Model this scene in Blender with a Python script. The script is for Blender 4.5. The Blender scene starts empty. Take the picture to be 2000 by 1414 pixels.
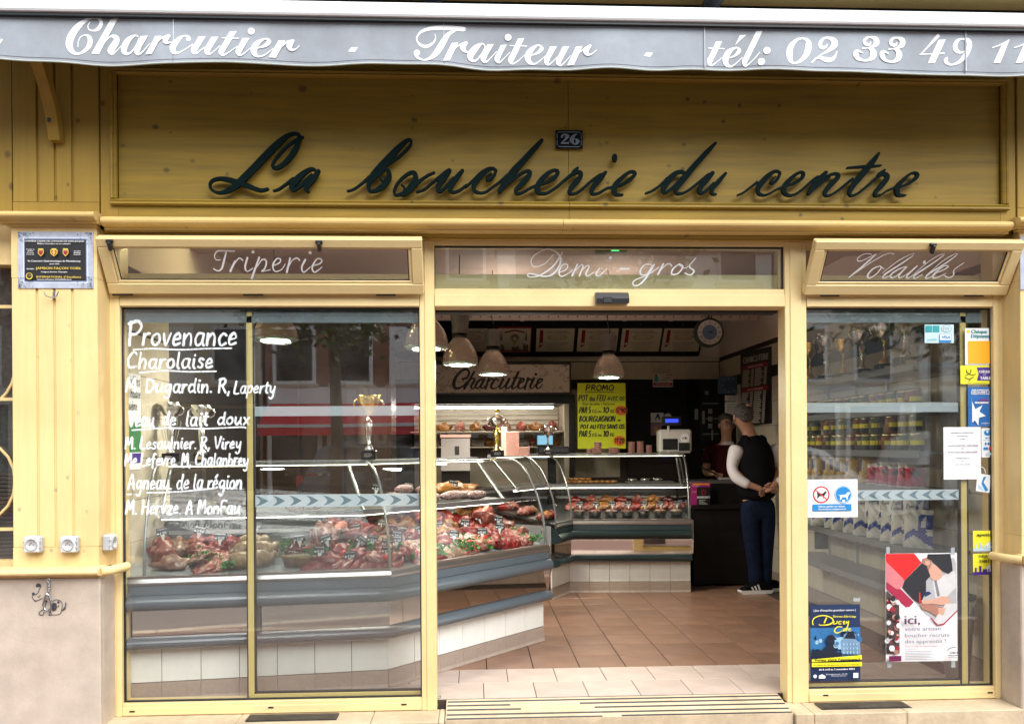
import bpy, bmesh, math, random
from mathutils import Vector, Matrix, noise
R = random.Random(7)
sc = bpy.context.scene
COL = sc.collection
# ---------------------------------------------------------------- camera
F = 1623.0; YAW = math.atan(72/1623.0); ROLL = 0.0065; PU, PV = 1000.0, 868.6
CAM = Vector((0, -4.5, 1.39))
FW = Vector((math.sin(YAW), math.cos(YAW), 0)); RT = Vector((math.cos(YAW), -math.sin(YAW), 0)); UP = Vector((0, 0, 1))
cr, sr = math.cos(ROLL), math.sin(ROLL)
RR = RT*cr - UP*sr; UU = RT*sr + UP*cr
cd = bpy.data.cameras.new('camera'); cam = bpy.data.objects.new('camera', cd); COL.objects.link(cam)
cam.matrix_world = Matrix(((RR.x, UU.x, -FW.x, CAM.x), (RR.y, UU.y, -FW.y, CAM.y), (RR.z, UU.z, -FW.z, CAM.z), (0, 0, 0, 1)))
cd.sensor_width = 36; cd.sensor_fit = 'HORIZONTAL'; cd.lens = F/2000*36; cd.shift_y = (PV-707)/2000
cd.clip_start = .05; cd.clip_end = 400
sc.camera = cam
# ---------------------------------------------------------------- light
w = bpy.data.worlds.new('World'); sc.world = w; w.use_nodes = True
nt = w.node_tree; nt.nodes.clear()
SUN_EL, SUN_AZ = math.radians(46), math.radians(155)
sky = nt.nodes.new('ShaderNodeTexSky'); sky.sky_type = 'NISHITA'; sky.sun_disc = False
sky.sun_elevation = SUN_EL; sky.sun_rotation = SUN_AZ; sky.dust_density = 1.5; sky.air_density = 1.0; sky.ozone_density = 1.0
hs = nt.nodes.new('ShaderNodeHueSaturation'); hs.inputs['Saturation'].default_value = .25
bg = nt.nodes.new('ShaderNodeBackground'); bg.inputs[1].default_value = .15
wo = nt.nodes.new('ShaderNodeOutputWorld')
nt.links.new(sky.outputs[0], hs.inputs['Color']); nt.links.new(hs.outputs[0], bg.inputs[0]); nt.links.new(bg.outputs[0], wo.inputs[0])
sd = bpy.data.lights.new('sun', 'SUN'); sd.energy = 1.35; sd.angle = math.radians(50); sd.color = (1, .975, .94)
so = bpy.data.objects.new('sun', sd); COL.objects.link(so)
sdir = Vector((math.sin(SUN_AZ)*math.cos(SUN_EL), math.cos(SUN_AZ)*math.cos(SUN_EL), math.sin(SUN_EL)))
so.rotation_euler = sdir.to_track_quat('Z', 'Y').to_euler()
sc.view_settings.view_transform = 'Standard'; sc.view_settings.look = 'None'
sc.view_settings.exposure = 1.3; sc.view_settings.gamma = 1.0; sc.view_settings.use_curve_mapping = False
sc.render.engine = 'CYCLES'
sc.cycles.use_denoising = True
sc.cycles.max_bounces = 10; sc.cycles.transparent_max_bounces = 40; sc.cycles.glossy_bounces = 6; sc.cycles.diffuse_bounces = 5
sc.cycles.sample_clamp_indirect = 6.0; sc.cycles.caustics_reflective = False; sc.cycles.caustics_refractive = False
# ---------------------------------------------------------------- helpers
def at(u, v, y=None, x=None, z=None):
    "point of the place seen at photo pixel (u, v), on the plane y=, x= or z="
    a, b = u-PU, PV-v
    a, b = a*cr + b*sr, -a*sr + b*cr
    d = FW + RT*(a/F) + UP*(b/F)
    if y is not None: t = (y-CAM.y)/d.y
    elif x is not None: t = (x-CAM.x)/d.x
    else: t = (z-CAM.z)/d.z
    return CAM + d*t
def X(u, y, v=868): return at(u, v, y=y).x
def Z(v, y, u=1000): return at(u, v, y=y).z
def tag(o, label=None, cat=None, group=None, kind=None):
    if label: o['label'] = label
    if cat: o['category'] = cat
    if group: o['group'] = group
    if kind: o['kind'] = kind
    return o
def thing(name, label, cat, loc=(0, 0, 0), group=None, rz=0):
    o = bpy.data.objects.new(name, None); COL.objects.link(o); o.location = loc; o.rotation_euler.z = rz
    o.empty_display_size = .05
    return tag(o, label, cat, group)
class MB:
    def __init__(s): s.v = []; s.f = []; s.m = []; s.mi = 0; s.sm = []
    def add(s, vs, fs, smooth=False):
        n = len(s.v); s.v += [tuple(p) for p in vs]
        for f in fs: s.f.append(tuple(i+n for i in f)); s.m.append(s.mi); s.sm.append(smooth)
        return s
    def box(s, x0, x1, y0, y1, z0, z1):
        if x0 > x1: x0, x1 = x1, x0
        if y0 > y1: y0, y1 = y1, y0
        if z0 > z1: z0, z1 = z1, z0
        return s.add([(x0,y0,z0),(x1,y0,z0),(x1,y1,z0),(x0,y1,z0),(x0,y0,z1),(x1,y0,z1),(x1,y1,z1),(x0,y1,z1)],
            [(0,3,2,1),(4,5,6,7),(0,1,5,4),(1,2,6,5),(2,3,7,6),(3,0,4,7)])
    def bbox(s, x0, x1, y0, y1, z0, z1, b=.004):
        "box with chamfered edges"
        if x0 > x1: x0, x1 = x1, x0
        if y0 > y1: y0, y1 = y1, y0
        if z0 > z1: z0, z1 = z1, z0
        b = min(b, (x1-x0)/3, (y1-y0)/3, (z1-z0)/3)
        vs = []
        for X_, sx in ((x0, 1), (x1, -1)):
            for Y_, sy in ((y0, 1), (y1, -1)):
                for Z_, sz in ((z0, 1), (z1, -1)):
                    vs += [(X_, Y_+sy*b, Z_+sz*b), (X_+sx*b, Y_, Z_+sz*b), (X_+sx*b, Y_+sy*b, Z_)]
        def i(a, b_, c, k): return (a*4+b_*2+c)*3+k
        fs = [(i(0,0,0,0),i(0,0,1,0),i(0,1,1,0),i(0,1,0,0)), (i(1,0,0,0),i(1,1,0,0),i(1,1,1,0),i(1,0,1,0)),
              (i(0,0,0,1),i(1,0,0,1),i(1,0,1,1),i(0,0,1,1)), (i(0,1,0,1),i(0,1,1,1),i(1,1,1,1),i(1,1,0,1)),
              (i(0,0,0,2),i(0,1,0,2),i(1,1,0,2),i(1,0,0,2)), (i(0,0,1,2),i(1,0,1,2),i(1,1,1,2),i(0,1,1,2))]
        for a in (0, 1):
            for c in (0, 1):
                fs += [(i(a,0,c,0),i(a,1,c,0),i(a,1,c,2),i(a,0,c,2)), (i(0,a,c,1),i(1,a,c,1),i(1,a,c,2),i(0,a,c,2)), (i(a,c,0,0),i(a,c,1,0),i(a,c,1,1),i(a,c,0,1))]
        for a in (0, 1):
            for c in (0, 1):
                for d in (0, 1): fs.append((i(a,c,d,0), i(a,c,d,1), i(a,c,d,2)))
        return s.add(vs, fs)
    def quad(s, *p): return s.add(p, [tuple(range(len(p)))])
    def prism(s, poly, y0, y1):
        "poly of (x,z), extruded from y0 to y1"
        n = len(poly)
        vs = [(x, y0, z) for x, z in poly]+[(x, y1, z) for x, z in poly]
        return s.add(vs, [tuple(range(n)), tuple(range(2*n-1, n-1, -1))]+[(i, (i+1) % n, n+(i+1) % n, n+i) for i in range(n)])
    def prismx(s, poly, x0, x1):
        "poly of (y,z), extruded along x"
        n = len(poly)
        vs = [(x0, y, z) for y, z in poly]+[(x1, y, z) for y, z in poly]
        return s.add(vs, [tuple(range(n)), tuple(range(2*n-1, n-1, -1))]+[(i, (i+1) % n, n+(i+1) % n, n+i) for i in range(n)])
    def tube(s, pts, r, n=8, caps=True):
        pts = [Vector(p) for p in pts]; rs = r if isinstance(r, (list, tuple)) else [r]*len(pts)
        vs = []; prev = None
        for k, p in enumerate(pts):
            t = (pts[min(k+1, len(pts)-1)]-pts[max(k-1, 0)]).normalized()
            if prev is None:
                a = Vector((0, 0, 1)) if abs(t.z) < .9 else Vector((1, 0, 0)); e1 = t.cross(a).normalized()
            else:
                e1 = (prev - t*prev.dot(t)).normalized()
            prev = e1; e2 = t.cross(e1)
            for j in range(n):
                an = 2*math.pi*j/n; vs.append(p+(e1*math.cos(an)+e2*math.sin(an))*rs[k])
        fs = [(k*n+j, k*n+(j+1) % n, (k+1)*n+(j+1) % n, (k+1)*n+j) for k in range(len(pts)-1) for j in range(n)]
        s.add(vs, fs, True)
        if caps:
            s.add(vs[:n][::-1], [tuple(range(n))]); s.add(vs[-n:], [tuple(range(n))])
        return s
    def lathe(s, prof, c=(0, 0, 0), n=20, axis='z', squash=1.0):
        vs = []
        for r, h in prof:
            for j in range(n):
                a = 2*math.pi*j/n; q = (r*math.cos(a), r*math.sin(a)*squash, h)
                if axis == 'y': q = (q[0], -q[2], q[1])
                vs.append((q[0]+c[0], q[1]+c[1], q[2]+c[2]))
        fs = [(k*n+j, k*n+(j+1) % n, (k+1)*n+(j+1) % n, (k+1)*n+j) for k in range(len(prof)-1) for j in range(n)]
        return s.add(vs, fs, True)
    def blob(s, c, r, amp=.15, f=2.0, seed=0, sub=3):
        bm = bmesh.new(); bmesh.ops.create_icosphere(bm, subdivisions=sub, radius=1)
        for v in bm.verts:
            p = v.co.copy(); k = 1+amp*noise.noise(p*f+Vector((seed*7.3, seed*3.1, seed)))*2
            v.co = Vector((p.x*r[0]*k+c[0], p.y*r[1]*k+c[1], p.z*r[2]*k+c[2]))
        s.add([v.co[:] for v in bm.verts], [tuple(v.index for v in f_.verts) for f_ in bm.faces], True); bm.free(); return s
def gl(o):
    p = Vector((0, 0, 0))
    while o is not None: p += o.location; o = o.parent
    return p
def mesh(name, mb, mats, off=(0, 0, 0)):
    me = bpy.data.meshes.new(name)
    ox, oy, oz = off
    me.from_pydata([(a-ox, b-oy, c-oz) for a, b, c in mb.v], [], mb.f)
    for m in (mats if isinstance(mats, (list, tuple)) else [mats]): me.materials.append(m)
    me.polygons.foreach_set('material_index', mb.m); me.polygons.foreach_set('use_smooth', mb.sm)
    bm = bmesh.new(); bm.from_mesh(me)
    bmesh.ops.recalc_face_normals(bm, faces=bm.faces); bm.to_mesh(me); bm.free()
    me.update(); return me
def obj(name, mb, mats, parent=None, local=False):
    o = bpy.data.objects.new(name, mesh(name, mb, mats, (0, 0, 0) if local or parent is None else gl(parent)))
    COL.objects.link(o)
    if parent is not None: o.parent = parent
    return o
def solo(name, mb, mats, label, cat, group=None): return tag(obj(name, mb, mats), label, cat, group)
def struct(name, mb, mats):
    o = obj(name, mb, mats); o['kind'] = 'structure'; return o
def put(name, me, loc, parent=None, rot=None, scale=None):
    o = bpy.data.objects.new(name, me); COL.objects.link(o)
    o.location = Vector(loc)-(gl(parent) if parent is not None else Vector((0, 0, 0)))
    if parent is not None: o.parent = parent
    if rot: o.rotation_euler = rot
    if scale: o.scale = scale
    return o
def copy_tree(o, parent=None):
    c = o.copy(); COL.objects.link(c); c.parent = parent
    for ch in list(o.children): copy_tree(ch, c)
    return c
def B(x0, x1, y0, y1, z0, z1): return MB().box(x0, x1, y0, y1, z0, z1)
def BB(x0, x1, y0, y1, z0, z1, b=.004): return MB().bbox(x0, x1, y0, y1, z0, z1, b)
# ---------------------------------------------------------------- materials
def srgb(*c): return tuple(((x/255)/12.92 if x/255 <= .04045 else ((x/255+.055)/1.055)**2.4) for x in c)
def M(name, col, rough=.5, metal=0, var=.12, scale=6, bump=0, bscale=80, stretch=None, dirt=0, rnd=0, spec=None, coat=0, emit=0):
    m = bpy.data.materials.new(name); m.use_nodes = True; n = m.node_tree.nodes; l = m.node_tree.links
    p = n['Principled BSDF']; p.inputs['Roughness'].default_value = rough; p.inputs['Metallic'].default_value = metal
    if spec is not None: p.inputs['Specular IOR Level'].default_value = spec
    if coat: p.inputs['Coat Weight'].default_value = coat
    tc = n.new('ShaderNodeTexCoord'); mp = n.new('ShaderNodeMapping'); l.new(tc.outputs['Object'], mp.inputs[0])
    if stretch: mp.inputs['Scale'].default_value = stretch
    if var or rnd:
        nz = n.new('ShaderNodeTexNoise'); nz.inputs['Scale'].default_value = scale; nz.inputs['Detail'].default_value = 6; nz.inputs['Roughness'].default_value = .6
        l.new(mp.outputs[0], nz.inputs['Vector'])
        cr_ = n.new('ShaderNodeValToRGB'); c = cr_.color_ramp; c.elements[0].position = .3; c.elements[1].position = .7
        c.elements[0].color = tuple(x*(1-var) for x in col)+(1,); c.elements[1].color = tuple(min(1, x*(1+var)) for x in col)+(1,)
        l.new(nz.outputs['Fac'], cr_.inputs[0]); out = cr_.outputs[0]
        if dirt:
            n2 = n.new('ShaderNodeTexNoise'); n2.inputs['Scale'].default_value = scale*.35; n2.inputs['Detail'].default_value = 10; n2.inputs['Roughness'].default_value = .75
            l.new(mp.outputs[0], n2.inputs['Vector'])
            r2 = n.new('ShaderNodeValToRGB'); r2.color_ramp.elements[0].position = .38; r2.color_ramp.elements[0].color = (1-dirt, 1-dirt*1.1, 1-dirt*1.2, 1); r2.color_ramp.elements[1].position = .6
            l.new(n2.outputs['Fac'], r2.inputs[0])
            mx = n.new('ShaderNodeMixRGB'); mx.blend_type = 'MULTIPLY'; mx.inputs[0].default_value = 1
            l.new(out, mx.inputs[1]); l.new(r2.outputs[0], mx.inputs[2]); out = mx.outputs[0]
        if rnd:
            oi = n.new('ShaderNodeObjectInfo'); ma = n.new('ShaderNodeMapRange'); ma.inputs[3].default_value = 1-rnd; ma.inputs[4].default_value = 1+rnd
            l.new(oi.outputs['Random'], ma.inputs[0]); hs_ = n.new('ShaderNodeHueSaturation'); l.new(ma.outputs[0], hs_.inputs['Value']); l.new(out, hs_.inputs['Color']); out = hs_.outputs[0]
        l.new(out, p.inputs['Base Color'])
    else: p.inputs['Base Color'].default_value = tuple(col)+(1,)
    if bump:
        nb = n.new('ShaderNodeTexNoise'); nb.inputs['Scale'].default_value = bscale; nb.inputs['Detail'].default_value = 4; l.new(mp.outputs[0], nb.inputs['Vector'])
        bp = n.new('ShaderNodeBump'); bp.inputs['Strength'].default_value = bump; bp.inputs['Distance'].default_value = .01
        l.new(nb.outputs['Fac'], bp.inputs['Height']); l.new(bp.outputs[0], p.inputs['Normal'])
    if emit:
        p.inputs['Emission Color'].default_value = tuple(col)+(1,); p.inputs['Emission Strength'].default_value = emit
    return m
def wood(name, col, dark, axis='x', rough=.4, knots=True, grain=1.0):
    m = bpy.data.materials.new(name); m.use_nodes = True; n = m.node_tree.nodes; l = m.node_tree.links
    p = n['Principled BSDF']; p.inputs['Roughness'].default_value = rough+.15; p.inputs['Specular IOR Level'].default_value = .22
    tc = n.new('ShaderNodeTexCoord'); mp = n.new('ShaderNodeMapping'); l.new(tc.outputs['Object'], mp.inputs[0])
    mp.inputs['Scale'].default_value = (.9, 9, 14) if axis == 'x' else (14, 9, .9)
    nz = n.new('ShaderNodeTexNoise'); nz.inputs['Scale'].default_value = 1.6; nz.inputs['Detail'].default_value = 8; nz.inputs['Roughness'].default_value = .62; nz.inputs['Distortion'].default_value = .6
    l.new(mp.outputs[0], nz.inputs['Vector'])
    cr_ = n.new('ShaderNodeValToRGB'); cr_.color_ramp.elements[0].position = .3; cr_.color_ramp.elements[1].position = .62
    k = .16*grain
    cr_.color_ramp.elements[0].color = tuple(a*(1-k)+b*k for a, b in zip(col, dark))+(1,); cr_.color_ramp.elements[1].color = tuple(min(1, c*1.06) for c in col)+(1,)
    l.new(nz.outputs['Fac'], cr_.inputs[0]); out = cr_.outputs[0]
    n3 = n.new('ShaderNodeTexNoise'); n3.inputs['Scale'].default_value = 1.7; n3.inputs['Detail'].default_value = 3; l.new(tc.outputs['Object'], n3.inputs['Vector'])
    r3 = n.new('ShaderNodeValToRGB'); r3.color_ramp.elements[0].position = .3; r3.color_ramp.elements[0].color = (.86, .83, .78, 1); r3.color_ramp.elements[1].position = .7; l.new(n3.outputs['Fac'], r3.inputs[0])
    m3 = n.new('ShaderNodeMixRGB'); m3.blend_type = 'MULTIPLY'; m3.inputs[0].default_value = 1; l.new(out, m3.inputs[1]); l.new(r3.outputs[0], m3.inputs[2]); out = m3.outputs[0]
    if knots:
        for sc_, th, rad in ((6.5, .5, .085), (3.1, .4, .055), (12, .62, .11)):
            vo = n.new('ShaderNodeTexVoronoi'); vo.inputs['Scale'].default_value = sc_; vo.voronoi_dimensions = '3D'
            mp2 = n.new('ShaderNodeMapping'); mp2.inputs['Scale'].default_value = (.8, .25, 1.0) if axis == 'x' else (1.0, .25, .8); mp2.inputs['Location'].default_value = (sc_, 1.3, 2.2)
            l.new(tc.outputs['Object'], mp2.inputs[0]); l.new(mp2.outputs[0], vo.inputs['Vector'])
            a = n.new('ShaderNodeMapRange'); a.inputs[1].default_value = rad*.55; a.inputs[2].default_value = rad*1.3; a.inputs[3].default_value = 1; a.inputs[4].default_value = 0; l.new(vo.outputs['Distance'], a.inputs[0])
            se = n.new('ShaderNodeSeparateColor'); l.new(vo.outputs['Color'], se.inputs[0])
            g = n.new('ShaderNodeMath'); g.operation = 'GREATER_THAN'; g.inputs[1].default_value = th; l.new(se.outputs[0], g.inputs[0])
            mu = n.new('ShaderNodeMath'); mu.operation = 'MULTIPLY'; l.new(a.outputs[0], mu.inputs[0]); l.new(g.outputs[0], mu.inputs[1])
            mu2 = n.new('ShaderNodeMath'); mu2.operation = 'MULTIPLY'; l.new(mu.outputs[0], mu2.inputs[0]); mu2.inputs[1].default_value = .88
            mx = n.new('ShaderNodeMixRGB'); l.new(mu2.outputs[0], mx.inputs[0]); l.new(out, mx.inputs[1]); mx.inputs[2].default_value = tuple(dark)+(1,); out = mx.outputs[0]
    l.new(out, p.inputs['Base Color'])
    bp = n.new('ShaderNodeBump'); bp.inputs['Strength'].default_value = .12; bp.inputs['Distance'].default_value = .004; l.new(nz.outputs['Fac'], bp.inputs['Height']); l.new(bp.outputs[0], p.inputs['Normal'])
    return m
def glass(name, tint=(.93, .96, .95), ior=1.5, rough=0.0, wob=0.0):
    m = bpy.data.materials.new(name); m.use_nodes = True; n = m.node_tree.nodes; l = m.node_tree.links; n.remove(n['Principled BSDF'])
    tr = n.new('ShaderNodeBsdfTransparent'); tr.inputs[0].default_value = tuple(tint)+(1,)
    gs = n.new('ShaderNodeBsdfGlossy'); gs.inputs['Roughness'].default_value = rough; gs.inputs['Color'].default_value = (1, 1, 1, 1)
    fr = n.new('ShaderNodeFresnel'); fr.inputs[0].default_value = ior; mx = n.new('ShaderNodeMixShader')
    if wob:
        tc = n.new('ShaderNodeTexCoord'); nb = n.new('ShaderNodeTexNoise'); nb.inputs['Scale'].default_value = 1.3; nb.inputs['Detail'].default_value = 1; l.new(tc.outputs['Object'], nb.inputs['Vector'])
        bp = n.new('ShaderNodeBump'); bp.inputs['Strength'].default_value = wob; bp.inputs['Distance'].default_value = .02; l.new(nb.outputs['Fac'], bp.inputs['Height']); l.new(bp.outputs[0], gs.inputs['Normal'])
    # a face seen from behind is glass to air: keep the same facing-based weight
    geo = n.new('ShaderNodeNewGeometry'); sw = n.new('ShaderNodeMix'); sw.data_type = 'FLOAT'
    l.new(geo.outputs['Backfacing'], sw.inputs[0]); sw.inputs[2].default_value = ior; sw.inputs[3].default_value = 1/ior; l.new(sw.outputs[0], fr.inputs[0])
    if wob:   # faint dusty smears on the pane
        n4 = n.new('ShaderNodeTexNoise'); n4.inputs['Scale'].default_value = 2.2; n4.inputs['Detail'].default_value = 9; n4.inputs['Roughness'].default_value = .72; n4.inputs['Distortion'].default_value = 1.5; l.new(tc.outputs['Object'], n4.inputs['Vector'])
        r4 = n.new('ShaderNodeMapRange'); r4.inputs[1].default_value = .48; r4.inputs[2].default_value = .8; r4.inputs[3].default_value = .0; r4.inputs[4].default_value = .018; l.new(n4.outputs['Fac'], r4.inputs[0])
        df = n.new('ShaderNodeBsdfDiffuse'); df.inputs[0].default_value = (.7, .7, .68, 1); m4 = n.new('ShaderNodeMixShader'); l.new(r4.outputs[0], m4.inputs[0]); l.new(tr.outputs[0], m4.inputs[1]); l.new(df.outputs[0], m4.inputs[2]); tr = m4
    l.new(fr.outputs[0], mx.inputs[0]); l.new(tr.outputs[0], mx.inputs[1]); l.new(gs.outputs[0], mx.inputs[2])
    l.new(mx.outputs[0], n['Material Output'].inputs[0]); return m
def film(name, col, alpha):
    m = bpy.data.materials.new(name); m.use_nodes = True; n = m.node_tree.nodes; l = m.node_tree.links
    p = n['Principled BSDF']; p.inputs['Base Color'].default_value = tuple(col)+(1,); p.inputs['Roughness'].default_value = .5; p.inputs['Alpha'].default_value = alpha; return m
def meatmat(name, lean, fat, sc_=14, amt=.5, rough=.32):
    m = bpy.data.materials.new(name); m.use_nodes = True; n = m.node_tree.nodes; l = m.node_tree.links
    p = n['Principled BSDF']; p.inputs['Roughness'].default_value = rough
    tc = n.new('ShaderNodeTexCoord'); oi = n.new('ShaderNodeObjectInfo'); ad = n.new('ShaderNodeVectorMath'); ad.operation = 'ADD'
    l.new(tc.outputs['Object'], ad.inputs[0]); l.new(oi.outputs['Random'], ad.inputs[1])
    nz = n.new('ShaderNodeTexNoise'); nz.inputs['Scale'].default_value = sc_; nz.inputs['Detail'].default_value = 5; nz.inputs['Distortion'].default_value = 2.2; l.new(ad.outputs[0], nz.inputs['Vector'])
    c = n.new('ShaderNodeValToRGB'); c.color_ramp.elements[0].position = amt-.03; c.color_ramp.elements[0].color = tuple(lean)+(1,); c.color_ramp.elements[1].position = amt+.1; c.color_ramp.elements[1].color = tuple(fat)+(1,)
    e = c.color_ramp.elements.new(amt-.2); e.color = tuple(x*.6 for x in lean)+(1,)
    l.new(nz.outputs['Fac'], c.inputs[0]); l.new(c.outputs[0], p.inputs['Base Color'])
    bp = n.new('ShaderNodeBump'); bp.inputs['Strength'].default_value = .5; bp.inputs['Distance'].default_value = .006; l.new(nz.outputs['Fac'], bp.inputs['Height']); l.new(bp.outputs[0], p.inputs['Normal'])
    return m
W_FASC = wood('shaded_honey_pine', (.30, .20, .031), (.09, .07, .03), 'x', .33, grain=2.6)  # pine colour darkened to include the awning's shade
W_FASCV = wood('shaded_honey_pine_upright', (.33, .215, .04), (.12, .07, .03), 'z', .35)  # upright pine, the same awning shade mixed into its colour
W_PIL = wood('cream_pine_upright', (.79, .61, .295), (.45, .36, .2), 'z', .5, grain=.7)
W_MOLD = wood('cream_pine_moulding', (.66, .48, .19), (.38, .28, .13), 'x', .4, grain=.7)
ALU = M('cream_lacquered_aluminium', (.80, .63, .31), .38, var=.05, scale=3, dirt=.1, bump=.04, bscale=25)
ALU2 = M('gold_yellow_aluminium', (.62, .50, .18), .35, var=.05, scale=3)
STONE = M('pink_beige_limestone', (.56, .475, .39), .75, var=.1, scale=7, bump=.15, bscale=140, dirt=.16)
STONE2 = M('pale_sill_stone', (.60, .49, .33), .7, var=.12, scale=9, bump=.3, bscale=50, dirt=.22)
GASK = M('black_rubber_gasket', (.012, .014, .016), .5, var=0)
BLK = M('black_plastic', (.015, .016, .018), .35, var=.1)
DKGREEN = M('dark_bottle_green_paint', (.012, .045, .048), .22, var=.1, scale=9)
GLASS = glass('window_glass', (.975, .985, .98), 1.84, wob=.05)
CGLASS = glass('case_glass', (.95, .98, .97), 1.65)
WHITEP = M('white_paint', (.8, .8, .8), .4, var=.03)
WFILM = M('white_vinyl', (.82, .84, .86), .55, var=0)
# ================================================================ lettering tools
def catmull(P, step):
    out = []
    n = len(P)
    for i in range(n-1):
        p0 = P[max(i-1, 0)]; p1 = P[i]; p2 = P[i+1]; p3 = P[min(i+2, n-1)]
        L = math.hypot(p2[0]-p1[0], p2[1]-p1[1]); k = max(2, int(L/step))
        for j in range(k):
            t = j/k; t2 = t*t; t3 = t2*t
            out.append(tuple(.5*((2*b)+(-a+c)*t+(2*a-5*b+4*c-d)*t2+(-a+3*b-3*c+d)*t3) for a, b, c, d in zip(p0, p1, p2, p3)))
    out.append(P[-1]); return out
LAY = [0]
def draw(mb, data, fn, y, thick=0.0, step=14, dy=.00012, wk=1.0, cap=True):
    """strokes 'x,y,w x,y,w;...' with Q = polygon, D = dot; fn maps (x,y) to world (x,z)"""
    s0 = Vector(fn(0, 0)); kx = abs(fn(100, 0)[0]-s0.x)/100
    lay = 0.0
    for part in data.replace('\n', ' ').split(';'):
        part = part.strip()
        if not part: continue
        kind = part[0] if part[0] in 'QD' else 'S'
        nums = [[float(a) for a in q.split(',')] for q in part.lstrip('QD').split()]
        lay += dy*2
        if kind == 'Q':
            poly = [fn(a, b) for a, b in nums]
            if thick: mb.prism(poly, y-lay, y+thick)
            else: mb.add([(p[0], y-lay, p[1]) for p in poly], [tuple(range(len(poly)))])
            continue
        if kind == 'D':
            x, yy, r = nums[0]; poly = [fn(x+r*math.cos(a*math.pi/9), yy+r*math.sin(a*math.pi/9)) for a in range(18)]
            if thick: mb.prism(poly, y-lay, y+thick)
            else: mb.add([(p[0], y-lay, p[1]) for p in poly], [tuple(range(18))])
            continue
        pts = catmull([tuple(q) for q in nums], step); n = len(pts); L = []; Rr = []
        if cap and n > 2:
            def capp(p, q, sgn):
                a = math.atan2(p[1]-q[1], p[0]-q[0]); r = p[2]/2; return [(p[0]+math.cos(a)*r*.75, p[1]+math.sin(a)*r*.75, p[2]*.55)]
            pts = capp(pts[0], pts[1], 1)+pts+capp(pts[-1], pts[-2], 1); n = len(pts)
        for i, (x, yy, w_) in enumerate(pts):
            a = pts[max(i-1, 0)]; b = pts[min(i+1, n-1)]; dx, dz = b[0]-a[0], b[1]-a[1]; q = math.hypot(dx, dz) or 1
            h = max(w_, 1)*.5*wk; nx, nz = -dz/q*h, dx/q*h
            L.append(fn(x+nx, yy+nz)); Rr.append(fn(x-nx, yy-nz))
        vs = []
        for i in range(n):
            yy = y-lay-i*dy*.15
            vs += [(L[i][0], yy, L[i][1]), (Rr[i][0], yy, Rr[i][1])]
            if thick: vs += [(L[i][0], y+thick, L[i][1]), (Rr[i][0], y+thick, Rr[i][1])]
        lay += n*dy*.15
        k = 4 if thick else 2; fs = []
        for i in range(n-1):
            a, b = i*k, (i+1)*k
            fs.append((a, a+1, b+1, b))
            if thick: fs += [(a, b, b+2, a+2), (a+1, a+3, b+3, b+1), (a+2, b+2, b+3, a+3)]
        if thick: fs += [(0, 2, 3, 1), ((n-1)*k, (n-1)*k+1, (n-1)*k+3, (n-1)*k+2)]
        mb.add(vs, fs)
    return mb
def pix(ou, ov, s, y):
    def fn(a, b):
        p = at(ou+a/s, ov+b/s, y=y); return (p.x, p.z)
    return fn
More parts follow.
